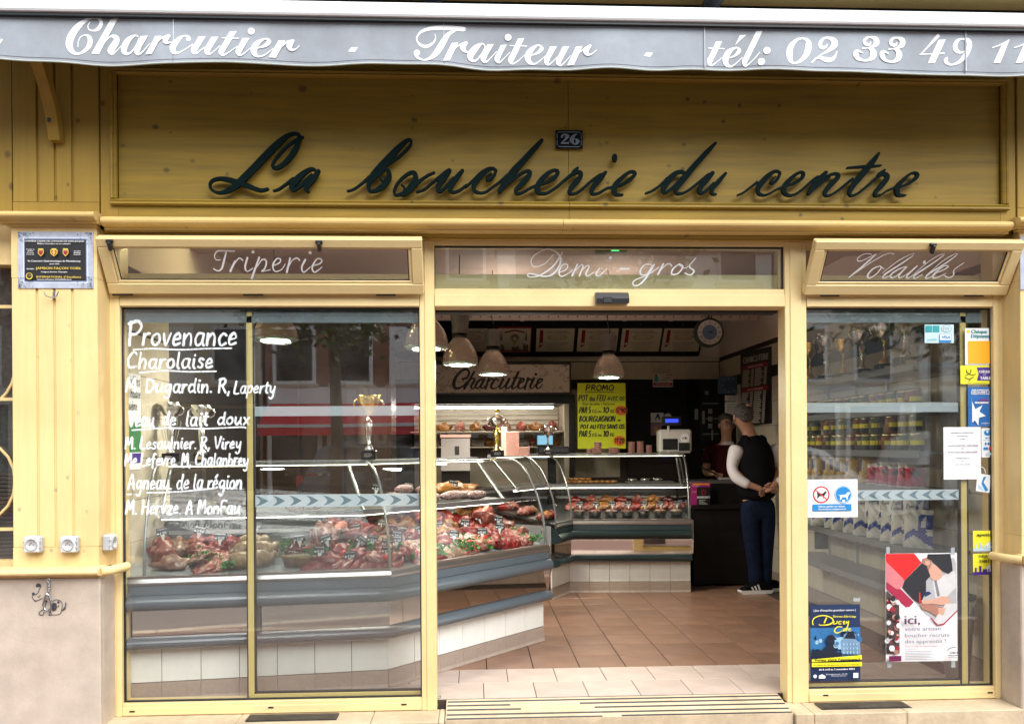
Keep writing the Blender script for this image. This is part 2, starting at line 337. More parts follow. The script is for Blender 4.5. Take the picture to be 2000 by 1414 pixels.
# single stroke hand font: x right, y up, x-height 4, capital 7
HF = {
'a': (4.6, '3.6,4 1.4,4.1 .3,2 1.2,.1 3,.8 3.8,4|3.8,4 3.5,1 4.4,0'), 'b': (4.2, '.4,7 .4,0|.4,2.5 2,4.2 3.6,2.6 2.6,.2 .4,.4'), 'c': (3.8, '3.4,3.4 2,4.1 .4,2.2 1.4,0 3.5,.8'),
'd': (4.6, '3.4,3.6 1.6,4.1 .3,2 1.3,.1 3.2,1|4,7 3.6,1.4 4.4,0'), 'e': (3.9, '.4,2 3.2,2.5 2.2,4.2 .5,2.6 .9,.2 3.4,.8'), 'f': (3.4, '3.4,6.4 2.2,7 1.4,5 1.2,-1.5|.2,3.8 3,3.9'),
'g': (4.6, '3.6,3.8 1.6,4.1 .4,2.2 1.4,.4 3.4,1.8|3.8,4 3.6,-1 2.4,-3 .6,-2.2'), 'h': (4.4, '.5,7 .4,0|.4,1.8 2,4.1 3.4,3 3.2,0'), 'i': (2.0, '.8,4 .7,.8 1.6,0|1,5.6 1.2,5.9'), 'j': (2.2, '1.4,4 1.2,-2 0,-2.8|1.4,5.6 1.6,5.9'),
'l': (2.0, '.9,7 .6,1 1.5,0'), 'm': (6.2, '.3,4 .4,0|.4,2 1.8,4.1 2.8,3.2 2.7,0|2.8,2 4.2,4.1 5.2,3 5.3,0'), 'n': (4.4, '.3,4 .4,0|.4,2 2.2,4.1 3.4,3 3.5,0'), 'o': (4.2, '2.2,4 .5,3 .5,.9 2,0 3.6,1.4 3.2,3.5 2.2,4'),
'p': (4.2, '.5,4 .3,-3|.5,2.6 2.2,4.2 3.6,2.6 2.4,.2 .5,.6'), 'q': (4.4, '3.6,3.8 1.6,4.1 .4,2.2 1.4,.2 3.5,1.4|3.8,4 3.6,-3'), 'r': (3.2, '.4,4 .5,0|.5,2 1.6,3.8 3,3.9'), 's': (3.4, '3,3.6 1.6,4.1 .8,3 2.6,1.6 2,.1 .3,.5'),
't': (3.0, '1.4,6 1.1,1 2.4,.1|.1,4.2 2.8,4.3'), 'u': (4.4, '.5,4 .5,1 1.6,0 3.3,2|3.6,4 3.5,1 4.2,0'), 'v': (3.8, '.3,4 1.6,0 3.4,4.2'), 'x': (3.8, '.4,4 3.4,0|3.4,4 .4,0'), 'y': (4.2, '.4,4 .8,1.2 2.2,.6 3.4,2.2|3.7,4 3.2,-1.6 1.8,-3 .4,-2.2'), 'z': (3.8, '.4,4 3.4,4 .4,0 3.6,.1'),
'A': (5.4, '.2,0 2.4,7 4.6,0|1,2.4 4,2.6'), 'B': (4.6, '.5,7 .5,0|.5,7 3.4,6.2 .7,3.8|.7,3.8 4.2,2.4 .5,0'), 'C': (5.2, '4.6,6 2.8,7.2 .5,4 1.4,.4 4.8,.8'), 'D': (5.4, '.7,7 .6,0|.3,6.8 4,6 4.8,3 2.6,.2 .6,0'), 'E': (4.4, '4,6.6 1,7 .8,3.8 .5,.1 4.2,.3|.8,3.6 3.4,3.8'),
'F': (4.2, '4,6.8 .6,6.8 .5,0|.6,3.6 3.2,3.8'), 'G': (5.4, '4.6,6 2.6,7 .5,4 1.4,.2 4.6,.8 4.8,3 3,3'), 'H': (5.2, '.5,7 .5,0|4.4,7 4.4,0|.5,3.4 4.4,3.7'), 'I': (1.8, '.8,7 .8,0'), 'J': (3.6, '3,7 2.9,1 1.4,-.2 .2,1'), 'K': (4.8, '.5,7 .5,0|4.2,7 .8,3.2 4.4,0'),
'L': (4.2, '.8,7 .5,.2 4,.2'), 'M': (6.2, '.3,0 1,7 2.8,2.2 4.8,7 5.6,0'), 'N': (5.2, '.4,0 .6,7 4.2,0 4.4,7'), 'O': (5.4, '2.8,7 .6,5.2 .6,1.6 2.6,0 4.8,1.8 4.6,5.4 2.8,7'), 'P': (4.8, '.7,7 .6,0|.1,6.4 3,7.2 4.2,5.4 2.6,3.4 .7,3.4'), 'R': (5.0, '.7,7 .6,0|.1,6.4 3,7.1 4,5.4 2.6,3.7 .7,3.5|2.2,3.5 4.6,0'),
'S': (4.4, '4,6.2 2,7.2 .6,5.2 3.8,2.4 2.4,0 .3,.9'), 'T': (4.8, '2.4,7 2.2,0|.1,6.9 4.6,6.9'), 'U': (5.2, '.5,7 .6,1.4 2.6,0 4.4,1.6 4.5,7'), 'V': (5.0, '.2,7 2.2,0 4.8,7'), 'W': (6.4, '.2,7 1.6,0 3.2,5 4.8,0 6.2,7'), 'X': (4.8, '.3,7 4.4,0|4.4,7 .3,0'), 'Z': (4.8, '.4,7 4.4,7 .3,0 4.6,.1'),
'0': (4.4, '2.2,7 .5,5 .5,1.8 2,0 3.8,1.8 3.7,5.2 2.2,7'), '1': (2.8, '.4,5.4 1.8,7 1.7,0'), '2': (4.2, '.5,5.6 2.2,7 3.6,5.2 .3,.2 4,.3'), '3': (4, '.5,6.6 2.6,7 3.2,5 1.4,3.8|1.4,3.8 3.8,2.4 2,-.1 .2,.8'), '4': (4.4, '2.6,7 .4,2.4 4,2.6|3,4.6 2.9,0'), '5': (4.2, '3.8,7 1,6.9 .7,3.9 3.4,3.6 3.2,.6 .3,.4'), '6': (4.2, '3.4,7 .8,3.6 .8,.6 2.8,0 3.4,2.6 .8,2.6'), '7': (4, '.3,7 3.8,7 1.4,0'), '8': (4.2, '2.2,3.8 .6,5.4 2.2,7 3.6,5.4 2.2,3.8 .4,1.8 2,0 3.8,1.8 2.2,3.8'), '9': (4.2, '3.5,4.6 1.4,3.8 .6,5.6 2.2,7 3.6,5.8 2.8,0'),
'.': (1.6, '.5,.3 .8,.2'), ',': (1.8, '1,.5 .3,-1.4'), '-': (3, '.4,2.6 2.5,2.7'), "'": (1.2, '.6,7 .5,5.6'), '!': (1.8, '.8,7 .8,2|.8,.3 .9,.2'), ':': (1.6, '.6,3.4 .8,3.4|.6,.4 .8,.4'), '/': (3, '.2,-.6 2.8,7'), 'é': (3.9, '.4,2 3.2,2.5 2.2,4.2 .5,2.6 .9,.2 3.4,.8|1.6,5.2 2.8,6.6'), 'è': (3.9, '.4,2 3.2,2.5 2.2,4.2 .5,2.6 .9,.2 3.4,.8|2.6,5.2 1.6,6.4'), 'ô': (4.2, '2.2,4 .5,3 .5,.9 2,0 3.6,1.4 3.2,3.5 2.2,4|1.2,5.2 2.1,6.2 3,5.2'), 'k': (4, '.5,7 .5,0|3.4,4 .7,1.8 3.6,0'), 'w': (5, '.3,4 1.2,0 2.5,3.4 3.8,0 4.8,4'),
'€': (4.6, '4,6 2.4,7 1,4 1.4,.6 4,.8|0,4.4 3.2,4.4|0,2.8 3,2.8')}
def hand(s, x0, yb, x1, h, w_, slant=.12, wob=0.0, rng=None):
    "hand written line from x0 to x1 on baseline yb (pixels, y down), h = capital height -> strokes"
    tot = sum(HF[c][0]+.7 if c in HF else 2.6 for c in s); kx = (x1-x0)/tot; ky = h/7; x = x0; out = []
    rr = rng or R
    for c in s:
        if c not in HF: x += 2.6*kx; continue
        g = HF[c]; dyy = rr.uniform(-wob, wob)
        for st in g[1].split('|'):
            q = []
            for pt in st.split():
                a, b = map(float, pt.split(',')); q.append('%.2f,%.2f,%.2f' % (x+a*kx+b*ky*slant, yb-b*ky+dyy, w_*rr.uniform(.75, 1.2)))
            out.append(' '.join(q))
        x += (g[0]+.7)*kx
    return ';'.join(out)
def printed(s, size=1.0):
    "flat outline of printed words (built-in sans), unit height, returns verts/faces and width"
    cu = bpy.data.curves.new('t', 'FONT'); cu.body = s; cu.size = size; cu.resolution_u = 2
    o = bpy.data.objects.new('t', cu); me = bpy.data.meshes.new_from_object(o)
    vs = [v.co[:] for v in me.vertices]; fs = [tuple(p.vertices) for p in me.polygons]
    bpy.data.objects.remove(o); bpy.data.meshes.remove(me); bpy.data.curves.remove(cu)
    return vs, fs
_pc = {}
class Sheet:
    """a flat panel with print on it; fractional coordinates, (0,0) top left"""
    def __init__(s, o, ux, uz, nrm, first=.0006):
        s.o, s.ux, s.uz, s.n = Vector(o), Vector(ux), Vector(uz), Vector(nrm).normalized(); s.mb = MB(); s.mats = []; s.lay = first
    def P(s, fx, fy): return s.o+s.ux*fx+s.uz*fy+s.n*s.lay
    def mat(s, m):
        if m not in s.mats: s.mats.append(m)
        s.mb.mi = s.mats.index(m); s.lay += .00035
    def rect(s, x0, y0, x1, y1, m): s.mat(m); s.mb.add([s.P(x0, y0), s.P(x1, y0), s.P(x1, y1), s.P(x0, y1)], [(0, 1, 2, 3)]); return s
    def poly(s, pts, m): s.mat(m); s.mb.add([s.P(a, b) for a, b in pts], [tuple(range(len(pts)))]); return s
    def disc(s, x, y, r, m, n=24, ry=None):
        k = s.ux.length/s.uz.length if ry is None else ry/r
        return s.poly([(x+r*math.cos(2*math.pi*i/n), y+r*k*math.sin(2*math.pi*i/n)) for i in range(n)], m)
    def text(s, t, x0, yb, x1, h, m, bold=0, slant=0):
        "printed line between x0 and x1, baseline yb, capital height h (fractions)"
        s.mat(m)
        if t not in _pc: _pc[t] = printed(t)
        vs, fs = _pc[t]
        if not vs: return s
        a0 = min(v[0] for v in vs); a1 = max(v[0] for v in vs); k = (x1-x0)/(a1-a0) if x1 else h/.72*s.uz.length/s.ux.length
        kh = h/.72
        for b in ([0] if not bold else [-bold, 0, bold]):
            if b: s.lay += .00006
            s.mb.add([s.P(x0+(v[0]-a0)*k+v[1]*slant*k+b, yb-v[1]*kh) for v in vs], fs)
        return s
    def hand(s, t, x0, yb, x1, h, m, wd, slant=.12):
        "marker line; widths in fractions of the sheet height"
        s.mat(m); d = hand(t, x0*s.ux.length*1000, yb*s.uz.length*1000, x1*s.ux.length*1000, h*s.uz.length*1000, wd*s.uz.length*1000, slant)
        m2 = MB(); draw(m2, d, lambda a, b: (a, b), 0, step=max(2, h*s.uz.length*1000/6), cap=False)
        W_, H_ = s.ux.length*1000, s.uz.length*1000
        s.mb.add([s.P(v[0]/W_, v[2]/H_)-s.n*v[1] for v in m2.v], m2.f); s.lay += .0003
        return s
    def strokes(s, d, m, W_, H_, step=10):
        s.mat(m); m2 = MB(); draw(m2, d, lambda a, b: (a, b), 0, step=step, cap=False)
        s.mb.add([s.P(v[0]/W_, v[2]/H_)-s.n*v[1] for v in m2.v], m2.f); s.lay += .0003; return s
    def done(s, parent, name='print'):
        return obj(name, s.mb, s.mats, parent)
def ink(name, c, rough=.5): return M(name, c, rough, var=.07, scale=30)
I_BLK = ink('black_print', (.012, .012, .014)); I_WHT = ink('white_print', (.82, .82, .82)); I_RED = ink('red_print', (.55, .02, .03)); I_BLU = ink('blue_print', (.01, .22, .55))
I_NAVY = ink('navy_print', (.015, .03, .12)); I_YEL = ink('yellow_print', (.85, .74, .02)); I_ORG = ink('orange_print', (.9, .42, .01)); I_GRY = ink('grey_print', (.25, .27, .3)); I_PUR = ink('purple_print', (.06, .02, .25))
I_LBL = ink('pale_blue_print', (.45, .62, .72)); I_GRN = ink('green_print', (.03, .2, .06)); I_GOLD = ink('gold_print', (.75, .55, .08)); I_SKIN = ink('skin_print', (.62, .33, .24)); I_DRED = ink('dark_red_print', (.3, .02, .035)); I_PNK = ink('pink_print', (.6, .25, .27)); I_MAG = ink('magenta_print', (.45, .02, .22)); I_TEAL = ink('teal_print', (.02, .3, .33))
PAPER = M('white_paper', (.8, .81, .83), .6, var=.02)
def panel(name, label, cat, u0, v0, u1, v1, y, m, th=.002, group=None, tape=False):
    "flat sheet facing the street at depth y, from photo corners"
    um, vm = (u0+u1)/2, (v0+v1)/2
    x0, x1, z1, z0 = at(u0, vm, y=y).x, at(u1, vm, y=y).x, at(um, v0, y=y).z, at(um, v1, y=y).z
    t = thing(name, label, cat, (x0, y, z0), group)
    obj('sheet' if th < .004 else 'board', B(x0, x1, y, y+th, z0, z1), m, t)
    return t, Sheet((x0, y, z1), (x1-x0, 0, 0), (0, 0, z0-z1), (0, -1, 0))
# ================================================================ shop building: facade
YF = -.13                                    # fascia plane
ROOMX0, ROOMX1, YB, ZC = -1.97, 2.94, 5.35, 2.86
XL0 = at(213, 700, y=0).x; XR1 = at(1960, 800, y=0).x
ztop = Z(470, 0); zfb = at(1000, 1383, y=0).z
fb = thing('fascia', 'long honey pine fascia, darkened for awning shade, with moulded panel above the windows', 'fascia', (0, YF, 2.6))
fx0, fx1 = at(197, 300, y=YF).x, at(1982, 300, y=YF).x
px0, px1 = at(230, 260, y=YF).x, at(1953, 280, y=YF).x
ox0, ox1 = at(218, 260, y=YF).x, at(1966, 280, y=YF).x
z_it, z_ib = Z(157, YF), Z(394, YF); z_ot, z_ob = Z(146, YF), Z(407, YF)
z_c1, z_c0 = Z(430, YF), Z(449, YF-.06)
ZFT = 3.62
xm = at(1111, 300, y=YF).x
for a, b in ((px0-.01, xm-.0012), (xm+.0012, px1+.01)):
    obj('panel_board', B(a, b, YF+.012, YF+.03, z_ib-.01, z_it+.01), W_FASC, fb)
obj('backing', B(fx0, fx1, YF+.032, YF+.05, z_c1, ZFT-.01), BLK, fb)
ub = thing('upper_facade', 'sandy rendered house wall rising above the shop awning', 'wall', (0, .3, 4)); obj('wall', B(-12, 12, YF+.08, 6, 3.96, 9.5), STONE, ub)
# surround boards
obj('surround_board', B(fx0, px0, YF-.003, YF+.028, z_c1, ZFT), W_FASCV, fb)
obj('surround_board', B(px1, fx1, YF-.003, YF+.028, z_c1, ZFT), W_FASCV, fb)
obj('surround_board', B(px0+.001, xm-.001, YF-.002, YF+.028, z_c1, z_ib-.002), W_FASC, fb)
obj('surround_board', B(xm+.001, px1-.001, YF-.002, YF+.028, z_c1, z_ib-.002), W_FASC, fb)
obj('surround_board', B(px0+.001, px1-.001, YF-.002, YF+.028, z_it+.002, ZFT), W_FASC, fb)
def molding_h(z0, z1, x0, x1, up):
    w_ = z1-z0; pr = [(0, 0), (-.012, .08), (-.02, .3), (-.016, .5), (-.022, .62), (-.024, .85), (-.016, 1), (.01, 1), (.01, 0)]
    if not up: pr = [(a, 1-b) for a, b in pr]
    return MB().prismx([(YF-.003+a, z0+b*w_) for a, b in pr], x0, x1)
def molding_v(x0, x1, z0, z1, flip):
    w_ = x1-x0; pr = [(0, 0), (-.012, .08), (-.02, .3), (-.016, .5), (-.022, .62), (-.024, .85), (-.016, 1), (.01, 1), (.01, 0)]
    if flip: pr = [(a, 1-b) for a, b in pr]
    m = MB(); n = len(pr); vs = [(x0+b*w_, YF-.003+a, z0) for a, b in pr]+[(x0+b*w_, YF-.003+a, z1) for a, b in pr]
    return m.add(vs, [tuple(range(n)), tuple(range(2*n-1, n-1, -1))]+[(i, (i+1) % n, n+(i+1) % n, n+i) for i in range(n)])
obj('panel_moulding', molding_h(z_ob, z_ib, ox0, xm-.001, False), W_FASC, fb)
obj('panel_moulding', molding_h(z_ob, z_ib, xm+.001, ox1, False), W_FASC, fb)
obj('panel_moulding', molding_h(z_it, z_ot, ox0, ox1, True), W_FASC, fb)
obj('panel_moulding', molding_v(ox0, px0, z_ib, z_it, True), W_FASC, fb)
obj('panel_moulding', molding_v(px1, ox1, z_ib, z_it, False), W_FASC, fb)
# cornice bead
def bead(z0, z1, yb_, prot):
    h = z1-z0; pr = [(yb_+.03, z0), (yb_-prot*.35, z0), (yb_-prot*.35, z0+h*.14)]
    for k in range(9):
        a = -math.pi/2+math.pi*k/8; pr.append((yb_-prot*.45-math.cos(a)*prot*.55, z0+h*.55+math.sin(a)*h*.38))
    pr += [(yb_-prot*.3, z1), (yb_+.03, z1)]; return pr
xc = at(1098, 440, y=YF).x
obj('cornice_bead', MB().prismx(bead(z_c0, z_c1, YF, .075), at(200, 440, y=YF-.05).x, xc-.001), W_MOLD, fb)
obj('cornice_bead', MB().prismx(bead(z_c0, z_c1, YF, .075), xc+.001, at(1975, 440, y=YF-.05).x), W_MOLD, fb)
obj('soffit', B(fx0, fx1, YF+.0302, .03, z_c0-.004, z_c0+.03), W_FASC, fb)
obj('header_board', B(XL0-.01, XR1+.01, -.022, .03, ztop, z_c0-.006), W_MOLD, fb)
obj('upper_cornice', MB().prismx([(YF-.02, 3.735), (YF-.2, 3.735), (YF-.2, 3.78), (YF-.12, 3.85), (YF-.02, 3.95), (YF+.03, 3.95), (YF+.03, 3.735)], -3.6, 4.2), W_MOLD, fb)
obj('upper_board', B(-3.6, 4.2, YF+.04, YF+.07, 3.5, 3.74), BLK, fb)
# -------- left pilaster
def pilaster(label, u0, u1, vv, side_u, g):
    x0, x1 = u0, u1
    t = thing('pilaster', label, 'pilaster', ((x0+x1)/2, -.15, 1.5))
    zb, zt = Z(1100, -.15), Z(447, -.15)
    # lower shaft as boards with grooves between them
    gx = g; edges = [x0]+gx+[x1]
    gt, gb = Z(545, -.15), Z(1058, -.15)
    m = MB(); m.box(x0, x1, -.15, .02, gt, zt); obj('head_board', m, W_PIL, t)
    m = MB(); m.box(x0, x1, -.15, .02, zb, gb); obj('foot_board', m, W_PIL, t)
    for i in range(len(edges)-1):
        a = edges[i]+(.006 if i else 0); b = edges[i+1]-(.006 if i < len(edges)-2 else 0)
        obj('shaft_board', BB(a, b, -.15, .02, gb, gt, .003), W_PIL, t)
    obj('groove_back', B(x0+.01, x1-.01, -.139, .019, gb, gt), W_PIL, t)
    return t
gl_ = [at(u, 800, y=-.15).x for u in (73, 107, 142)]
lx0, lx1 = at(24, 800, y=-.15).x, at(190.5, 700, y=-.15).x
pilaster('cream grooved pine pilaster carrying the award plaque, between two shopfronts', lx0, lx1, 0, 0, gl_)
rx0 = at(1994, 800, y=-.15).x
pilaster('cream grooved pine pilaster at the far edge beyond the poultry window', rx0, rx0+.45, 0, 0, [rx0+.13, rx0+.22, rx0+.31])
def upper_pilaster(label, x0, x1, g):
    t = thing('pilaster', label, 'pilaster', ((x0+x1)/2, YF, 3))
    yb_ = YF-.012; gb = Z(401, yb_); edges = [x0]+g+[x1]; z0 = Z(430, yb_)
    obj('foot_board', B(x0, x1, yb_, YF+.03, z0, gb), W_FASCV, t)
    for i in range(len(edges)-1):
        a = edges[i]+(.006 if i else 0); b = edges[i+1]-(.006 if i < len(edges)-2 else 0)
        obj('shaft_board', BB(a, b, yb_, YF+.03, gb, ZFT, .003), W_FASCV, t)
    obj('groove_back', B(x0+.01, x1-.01, yb_+.011, YF+.029, gb, ZFT-.01), W_FASCV, t)
    m = MB(); m.prismx(bead(Z(440, yb_-.05), Z(424, yb_), yb_-.03, .07), x0-.05, x1+.015); m.box(x0-.02, x1, yb_-.03, YF, Z(449, yb_), Z(440, yb_-.05)); obj('capital_bead', m, W_MOLD, t)
upper_pilaster('honey pine upper pilaster, toned for awning shade, behind the curved awning bracket', at(27, 300, y=YF).x, fx0-.006, [at(u, 300, y=YF-.012).x for u in (73, 107, 141)])
upper_pilaster('honey pine upper pilaster, toned for awning shade, right of the fascia panel', fx1+.006, fx1+.5, [fx1+.16, fx1+.25, fx1+.34])
# -------- far left neighbour bay
nb = thing('neighbour_window', 'dark lace curtained window with curved cream glazing bars left of the plaque pilaster', 'window', (-2.7, 0, 1.2))
obj('head_panel', B(-3.6, lx0-.001, -.06, .03, Z(520, -.06), Z(436, -.06)), W_PIL, nb)
obj('frame', B(-3.6, lx0-.001, -.05, .03, Z(1100, -.05), Z(1083, -.05)), W_PIL, nb)
obj('upper_frame_board', B(-3.6, at(24, 300, y=YF).x-.003, YF, .03, Z(424, YF), ZFT), W_FASCV, nb)
obj('frame_moulding', B(-3.6, lx0-.002, YF-.05, YF-.001, Z(438, YF-.05), Z(426, YF-.05)), W_MOLD, nb)
LACE = M('dark_lace_curtain', (.05, .05, .045), .9, var=.6, scale=35)
obj('curtain', B(-3.6, lx0, .06, .07, Z(1083, .06), Z(515, .06)), LACE, nb)
obj('pane', B(-3.6, lx0-.001, -.002, .004, Z(1083, 0), Z(520, 0)), GLASS, nb)
for vv in (601, 776, 1022):
    obj('glazing_bar', B(-3.6, lx0-.002, -.02, -.004, Z(vv+3, 0), Z(vv-3, 0)), W_PIL, nb)
pts = [at(u, v, y=-.014) for u, v in ((-60, 840), (-20, 800), (2, 740), (3, 690))]
arc = [at(-30+62*math.cos(a), 705-0+62*math.sin(a)*1.4, y=-.013) for a in [math.radians(x) for x in range(0, 91, 15)]]
obj('curved_bar', MB().tube(arc, .008, 6), W_PIL, nb)
arc = [at(-30+60*math.cos(a), 940+62*math.sin(a)*1.2, y=-.013) for a in [math.radians(x) for x in range(-80, 81, 20)]]
obj('curved_bar', MB().tube(arc, .008, 6), W_PIL, nb)
SHUT = M('brown_roller_slats', (.06, .045, .035), .6)
for k in range(22):
    zz = Z(1080, .03)+k*.021
    obj('shutter_slat', BB(-2.9, lx0-.003, .03, .045, zz, zz+.018, .003), SHUT, nb)
# -------- stone plinths
def plinth(label, x0, x1, sidex):
    t = thing('stone_plinth', label, 'plinth', ((x0+x1)/2, -.15, 0))
    zt = Z(1116, -.17); zb_ = -.16
    obj('slab', BB(x0, x1, -.17, .03, zb_, zt, .006), STONE, t)
    return t, zt
pl, zpt = plinth('speckled pink beige stone plinth with a dog sticker, under the socket pilaster', -3.6, at(196, 1250, y=-.17).x, 0)
obj('return_slab', BB(at(196, 1250, y=-.17).x+.001, at(216, 1300, y=-.02).x, -.14, .03, -.16, zpt, .01), STONE, pl)
pr_, _ = plinth('stone plinth at the far right edge below the pilaster', rx0-.02, rx0+.6, 0)
obj('return_slab', BB(XR1+.002, rx0-.021, -.14, .03, -.16, zpt, .01), STONE, pr_)
def plinth_cap(label, x0, x1, flare):
    t = thing('plinth_moulding', label, 'moulding', ((x0+x1)/2, -.16, zpt))
    pr = bead(zpt, Z(1097, -.2), -.15, .075); obj('bead', MB().prismx(pr, x0, x1), W_PIL, t); return t
pc = plinth_cap('rounded cream wooden moulding capping the plinth with the dog sticker', -3.6, at(196, 1105, y=-.19).x, 1)
xe = at(196, 1105, y=-.19).x; zz0, zz1 = zpt, Z(1097, -.2)
m = MB(); rr_ = (zz1-zz0)/2
m.tube([(xe-.004, -.178, (zz0+zz1)/2+.002), (xe+.03, -.15, (zz0+zz1)/2+.002), (xe+.052, -.05, (zz0+zz1)/2+.002), (xe+.052, .0, (zz0+zz1)/2+.002)], rr_*.86, 12)
obj('return_bead', m, W_PIL, pc)
pc2 = plinth_cap('short cream moulding on the plinth at the right edge of the shopfront', rx0-.02, rx0+.6, 1)
m = MB().tube([(rx0-.016, -.178, (zz0+zz1)/2), (rx0-.05, -.15, (zz0+zz1)/2), (rx0-.07, -.05, (zz0+zz1)/2), (rx0-.07, 0, (zz0+zz1)/2)], rr_*.86, 12)
obj('return_bead', m, W_PIL, pc2)
# -------- wooden bracket of the awning
bx = at(104, 283, y=-.2).x
def bpt(u, v): p = at(u, v, x=bx); return (p.y, p.z)
pr = [(-.145, 2.98), (-.2, 2.965), (-.215, 3.0)]
zt_, zb2 = 3.5, Z(285, -.17)
prof = []
for k in range(11):
    t_ = k/10; prof.append((-.2-.42*t_**1.35, zb2+.03+(zt_-zb2-.03)*t_**.85))
back = [(-.142-.36*(k/10)**1.35, zb2-.0+(zt_-zb2+.0)*(k/10)**.85) for k in range(10, -1, -1)]
prof = [(-.145, zb2), (-.19, zb2)]+prof+back
bt = thing('awning_bracket', 'curved wooden bracket on the upper pilaster beneath the awning', 'bracket', (bx, -.2, 3))
obj('bracket_arm', MB().prismx([(a, b) for a, b in prof], bx-.028, bx+.028), W_FASCV, bt)
obj('bolt', MB().lathe([(0, .006), (.009, .006), (.012, 0)], (bx-.005, -.232, zb2+.085), 12, 'y'), BLK, bt)
# -------- number plate 26
t, s = panel('number_plate', 'dark enamel house number 26 plate above the shop name', 'number plate', 1085, 255, 1138, 291, YF-.006, M('dark_enamel', (.004, .005, .009), .5, var=0, spec=.06))
N26 = ink('grey_enamel', (.13, .155, .19), .5)
for a, b, c, d in ((.12, .08, .88, .12), (.12, .88, .88, .92), (.045, .2, .065, .46), (.045, .54, .065, .8), (.935, .2, .955, .46), (.935, .54, .955, .8)): s.rect(a, b, c, d, N26)
for a, b, c, d in ((.12, .1, .05, .2), (.88, .1, .95, .2), (.12, .9, .05, .8), (.88, .9, .95, .8)): s.poly([(a-.008, b), (a+.008, b), (c+.008, d), (c-.008, d)], N26)
s.strokes('25,42,6 23,36,9 28,27,8 36,25,10 43,33,16 38,48,10 28,62,5 21,72,4;Q20,67 47,67 49,60 51,60 48,76 20,76;79,22,4 68,30,10 60,46,14 60,62,13 67,75,6 76,76,7 81,63,15 77,51,9 68,50,5 62,56,5', N26, 100, 100, 3)
s.done(t)
# -------- shop name
LET = M('dark_green_lacquered_letters', (.002, .0085, .0085), .6, var=.15, scale=4, spec=.05)
sg = thing('shop_sign', 'raised dark green script letters spelling the shop name across the pine fascia', 'sign', (0, YF-.03, 2.75))
YL = YF-.032
def word(txt, *sets):
    m = MB()
    for ou, ov, sc_, d in sets: draw(m, d, pix(ou, ov, sc_, YL), YL, thick=.014, step=22)
    o = obj('lettering', m, LET, sg); o['label'] = "the word '%s' in dark green raised script" % txt
word('La', (400, 250, 8.333, '1595,148,40 1560,160,40 1480,205,45 1350,290,48 1210,430,48 1110,570,46 1110,640,58 1190,645,70 1330,540,82 1460,370,85 1525,210,75 1530,120,65 1460,92,55 1340,130,70 1180,260,105 1000,440,118 800,650,118 600,850,118 480,955,105 330,1040,68 200,1052,48 105,1000,42 80,925,40 120,860,50 220,828,58 350,838,80 500,880,92 650,925,88 800,985,72 920,1017,62 1025,992,42;1120,1025,34 1200,1000,38 1330,910,42 1440,830,60;1800,690,45 1735,672,60 1620,730,80 1490,850,110 1415,950,88 1430,1008,65 1500,985,58 1620,890,58 1740,770,60;1855,700,58 1770,820,88 1670,930,88 1640,1000,66 1690,1036,40'))
word('boucherie', (670, 260, 8.333, '75,945,36 180,910,38 330,800,42 430,715,60;680,540,40 850,430,45 1000,305,45 1095,190,45 1100,118,48 1040,120,60 900,240,92 720,440,122 560,620,132 460,740,112 412,850,68 430,935,58 500,945,60 640,870,92 735,740,98 745,640,72 700,590,46 625,635,50 592,710,42 635,785,40;950,840,30 995,890,40 985,960,40 920,1000,40 860,1012,45 832,960,48 870,850,48 960,740,50 1080,655,58 1160,655,75 1180,750,88 1110,880,112 1000,985,80 955,1005,50;1160,850,80 1270,765,48 1380,690,40 1485,645,38;1200,960,34 1320,920,38 1440,820,40 1570,720,55 1700,625,70;1730,610,78 1640,720,100 1560,850,82 1545,930,66 1590,948,50 1680,870,50 1800,740,60;1945,612,55 1840,740,80 1755,870,72 1750,942,60 1810,967,44 1900,930,40 2010,850,40'),
     (900, 260, 8.333, '80,880,40 200,770,45 250,730,60;570,605,45 530,578,50 450,590,70 340,665,92 240,780,105 212,870,75 225,940,60 300,972,44 400,960,40 520,880,42 640,790,45 760,690,60;575,605,46 545,680,50 490,750,52 430,765,45 430,715,40 490,655,38;1322,115,58 1180,270,85 1000,470,100 860,620,112 740,790,112 650,920,80 625,962,56;690,870,40 850,755,50 980,662,44 1080,617,50 1130,640,60 1095,715,85 980,840,80 895,930,60 915,987,48 1000,970,40 1120,900,38 1225,858,40 1380,810,48 1520,730,60 1580,645,64 1540,605,48 1440,640,58 1320,750,80 1250,870,92 1250,950,76 1310,987,50 1420,970,42 1560,880,42 1700,760,45 1820,665,50;1905,570,40 1850,635,78 1820,672,56 1890,640,56 1950,645,58 1940,725,82 1830,850,85 1765,950,60 1790,992,44 1880,980,40 2000,900,40'),
     (1080, 260, 8.333, '300,992,42 380,975,40 500,890,42 640,770,48 780,680,60;860,638,54 760,750,95 662,870,80 632,960,60 670,996,44 760,970,42 880,900,42 985,880,42 1120,840,50 1260,750,60 1335,672,60 1320,632,48 1240,640,50 1100,750,70 1010,860,92 1000,950,80 1040,1003,58 1135,1005,34;1003,375,84 1006,440,88'))
word('du', (1250, 260, 8.333, '95,980,34 200,940,38 330,850,42 450,740,60;735,660,46 680,627,58 570,665,80 440,800,108 385,910,82 400,972,55 470,940,50 580,850,60 700,720,60;1232,165,46 1100,300,80 900,520,92 730,720,105 630,850,90 582,950,62 620,987,48 720,970,42 850,890,42 1000,770,48 1120,680,60;1185,650,66 1080,760,105 990,880,82 975,970,60 1030,972,48 1130,890,50 1200,820,50;1395,658,50 1270,800,78 1180,910,66 1178,990,46 1240,1000,28'))
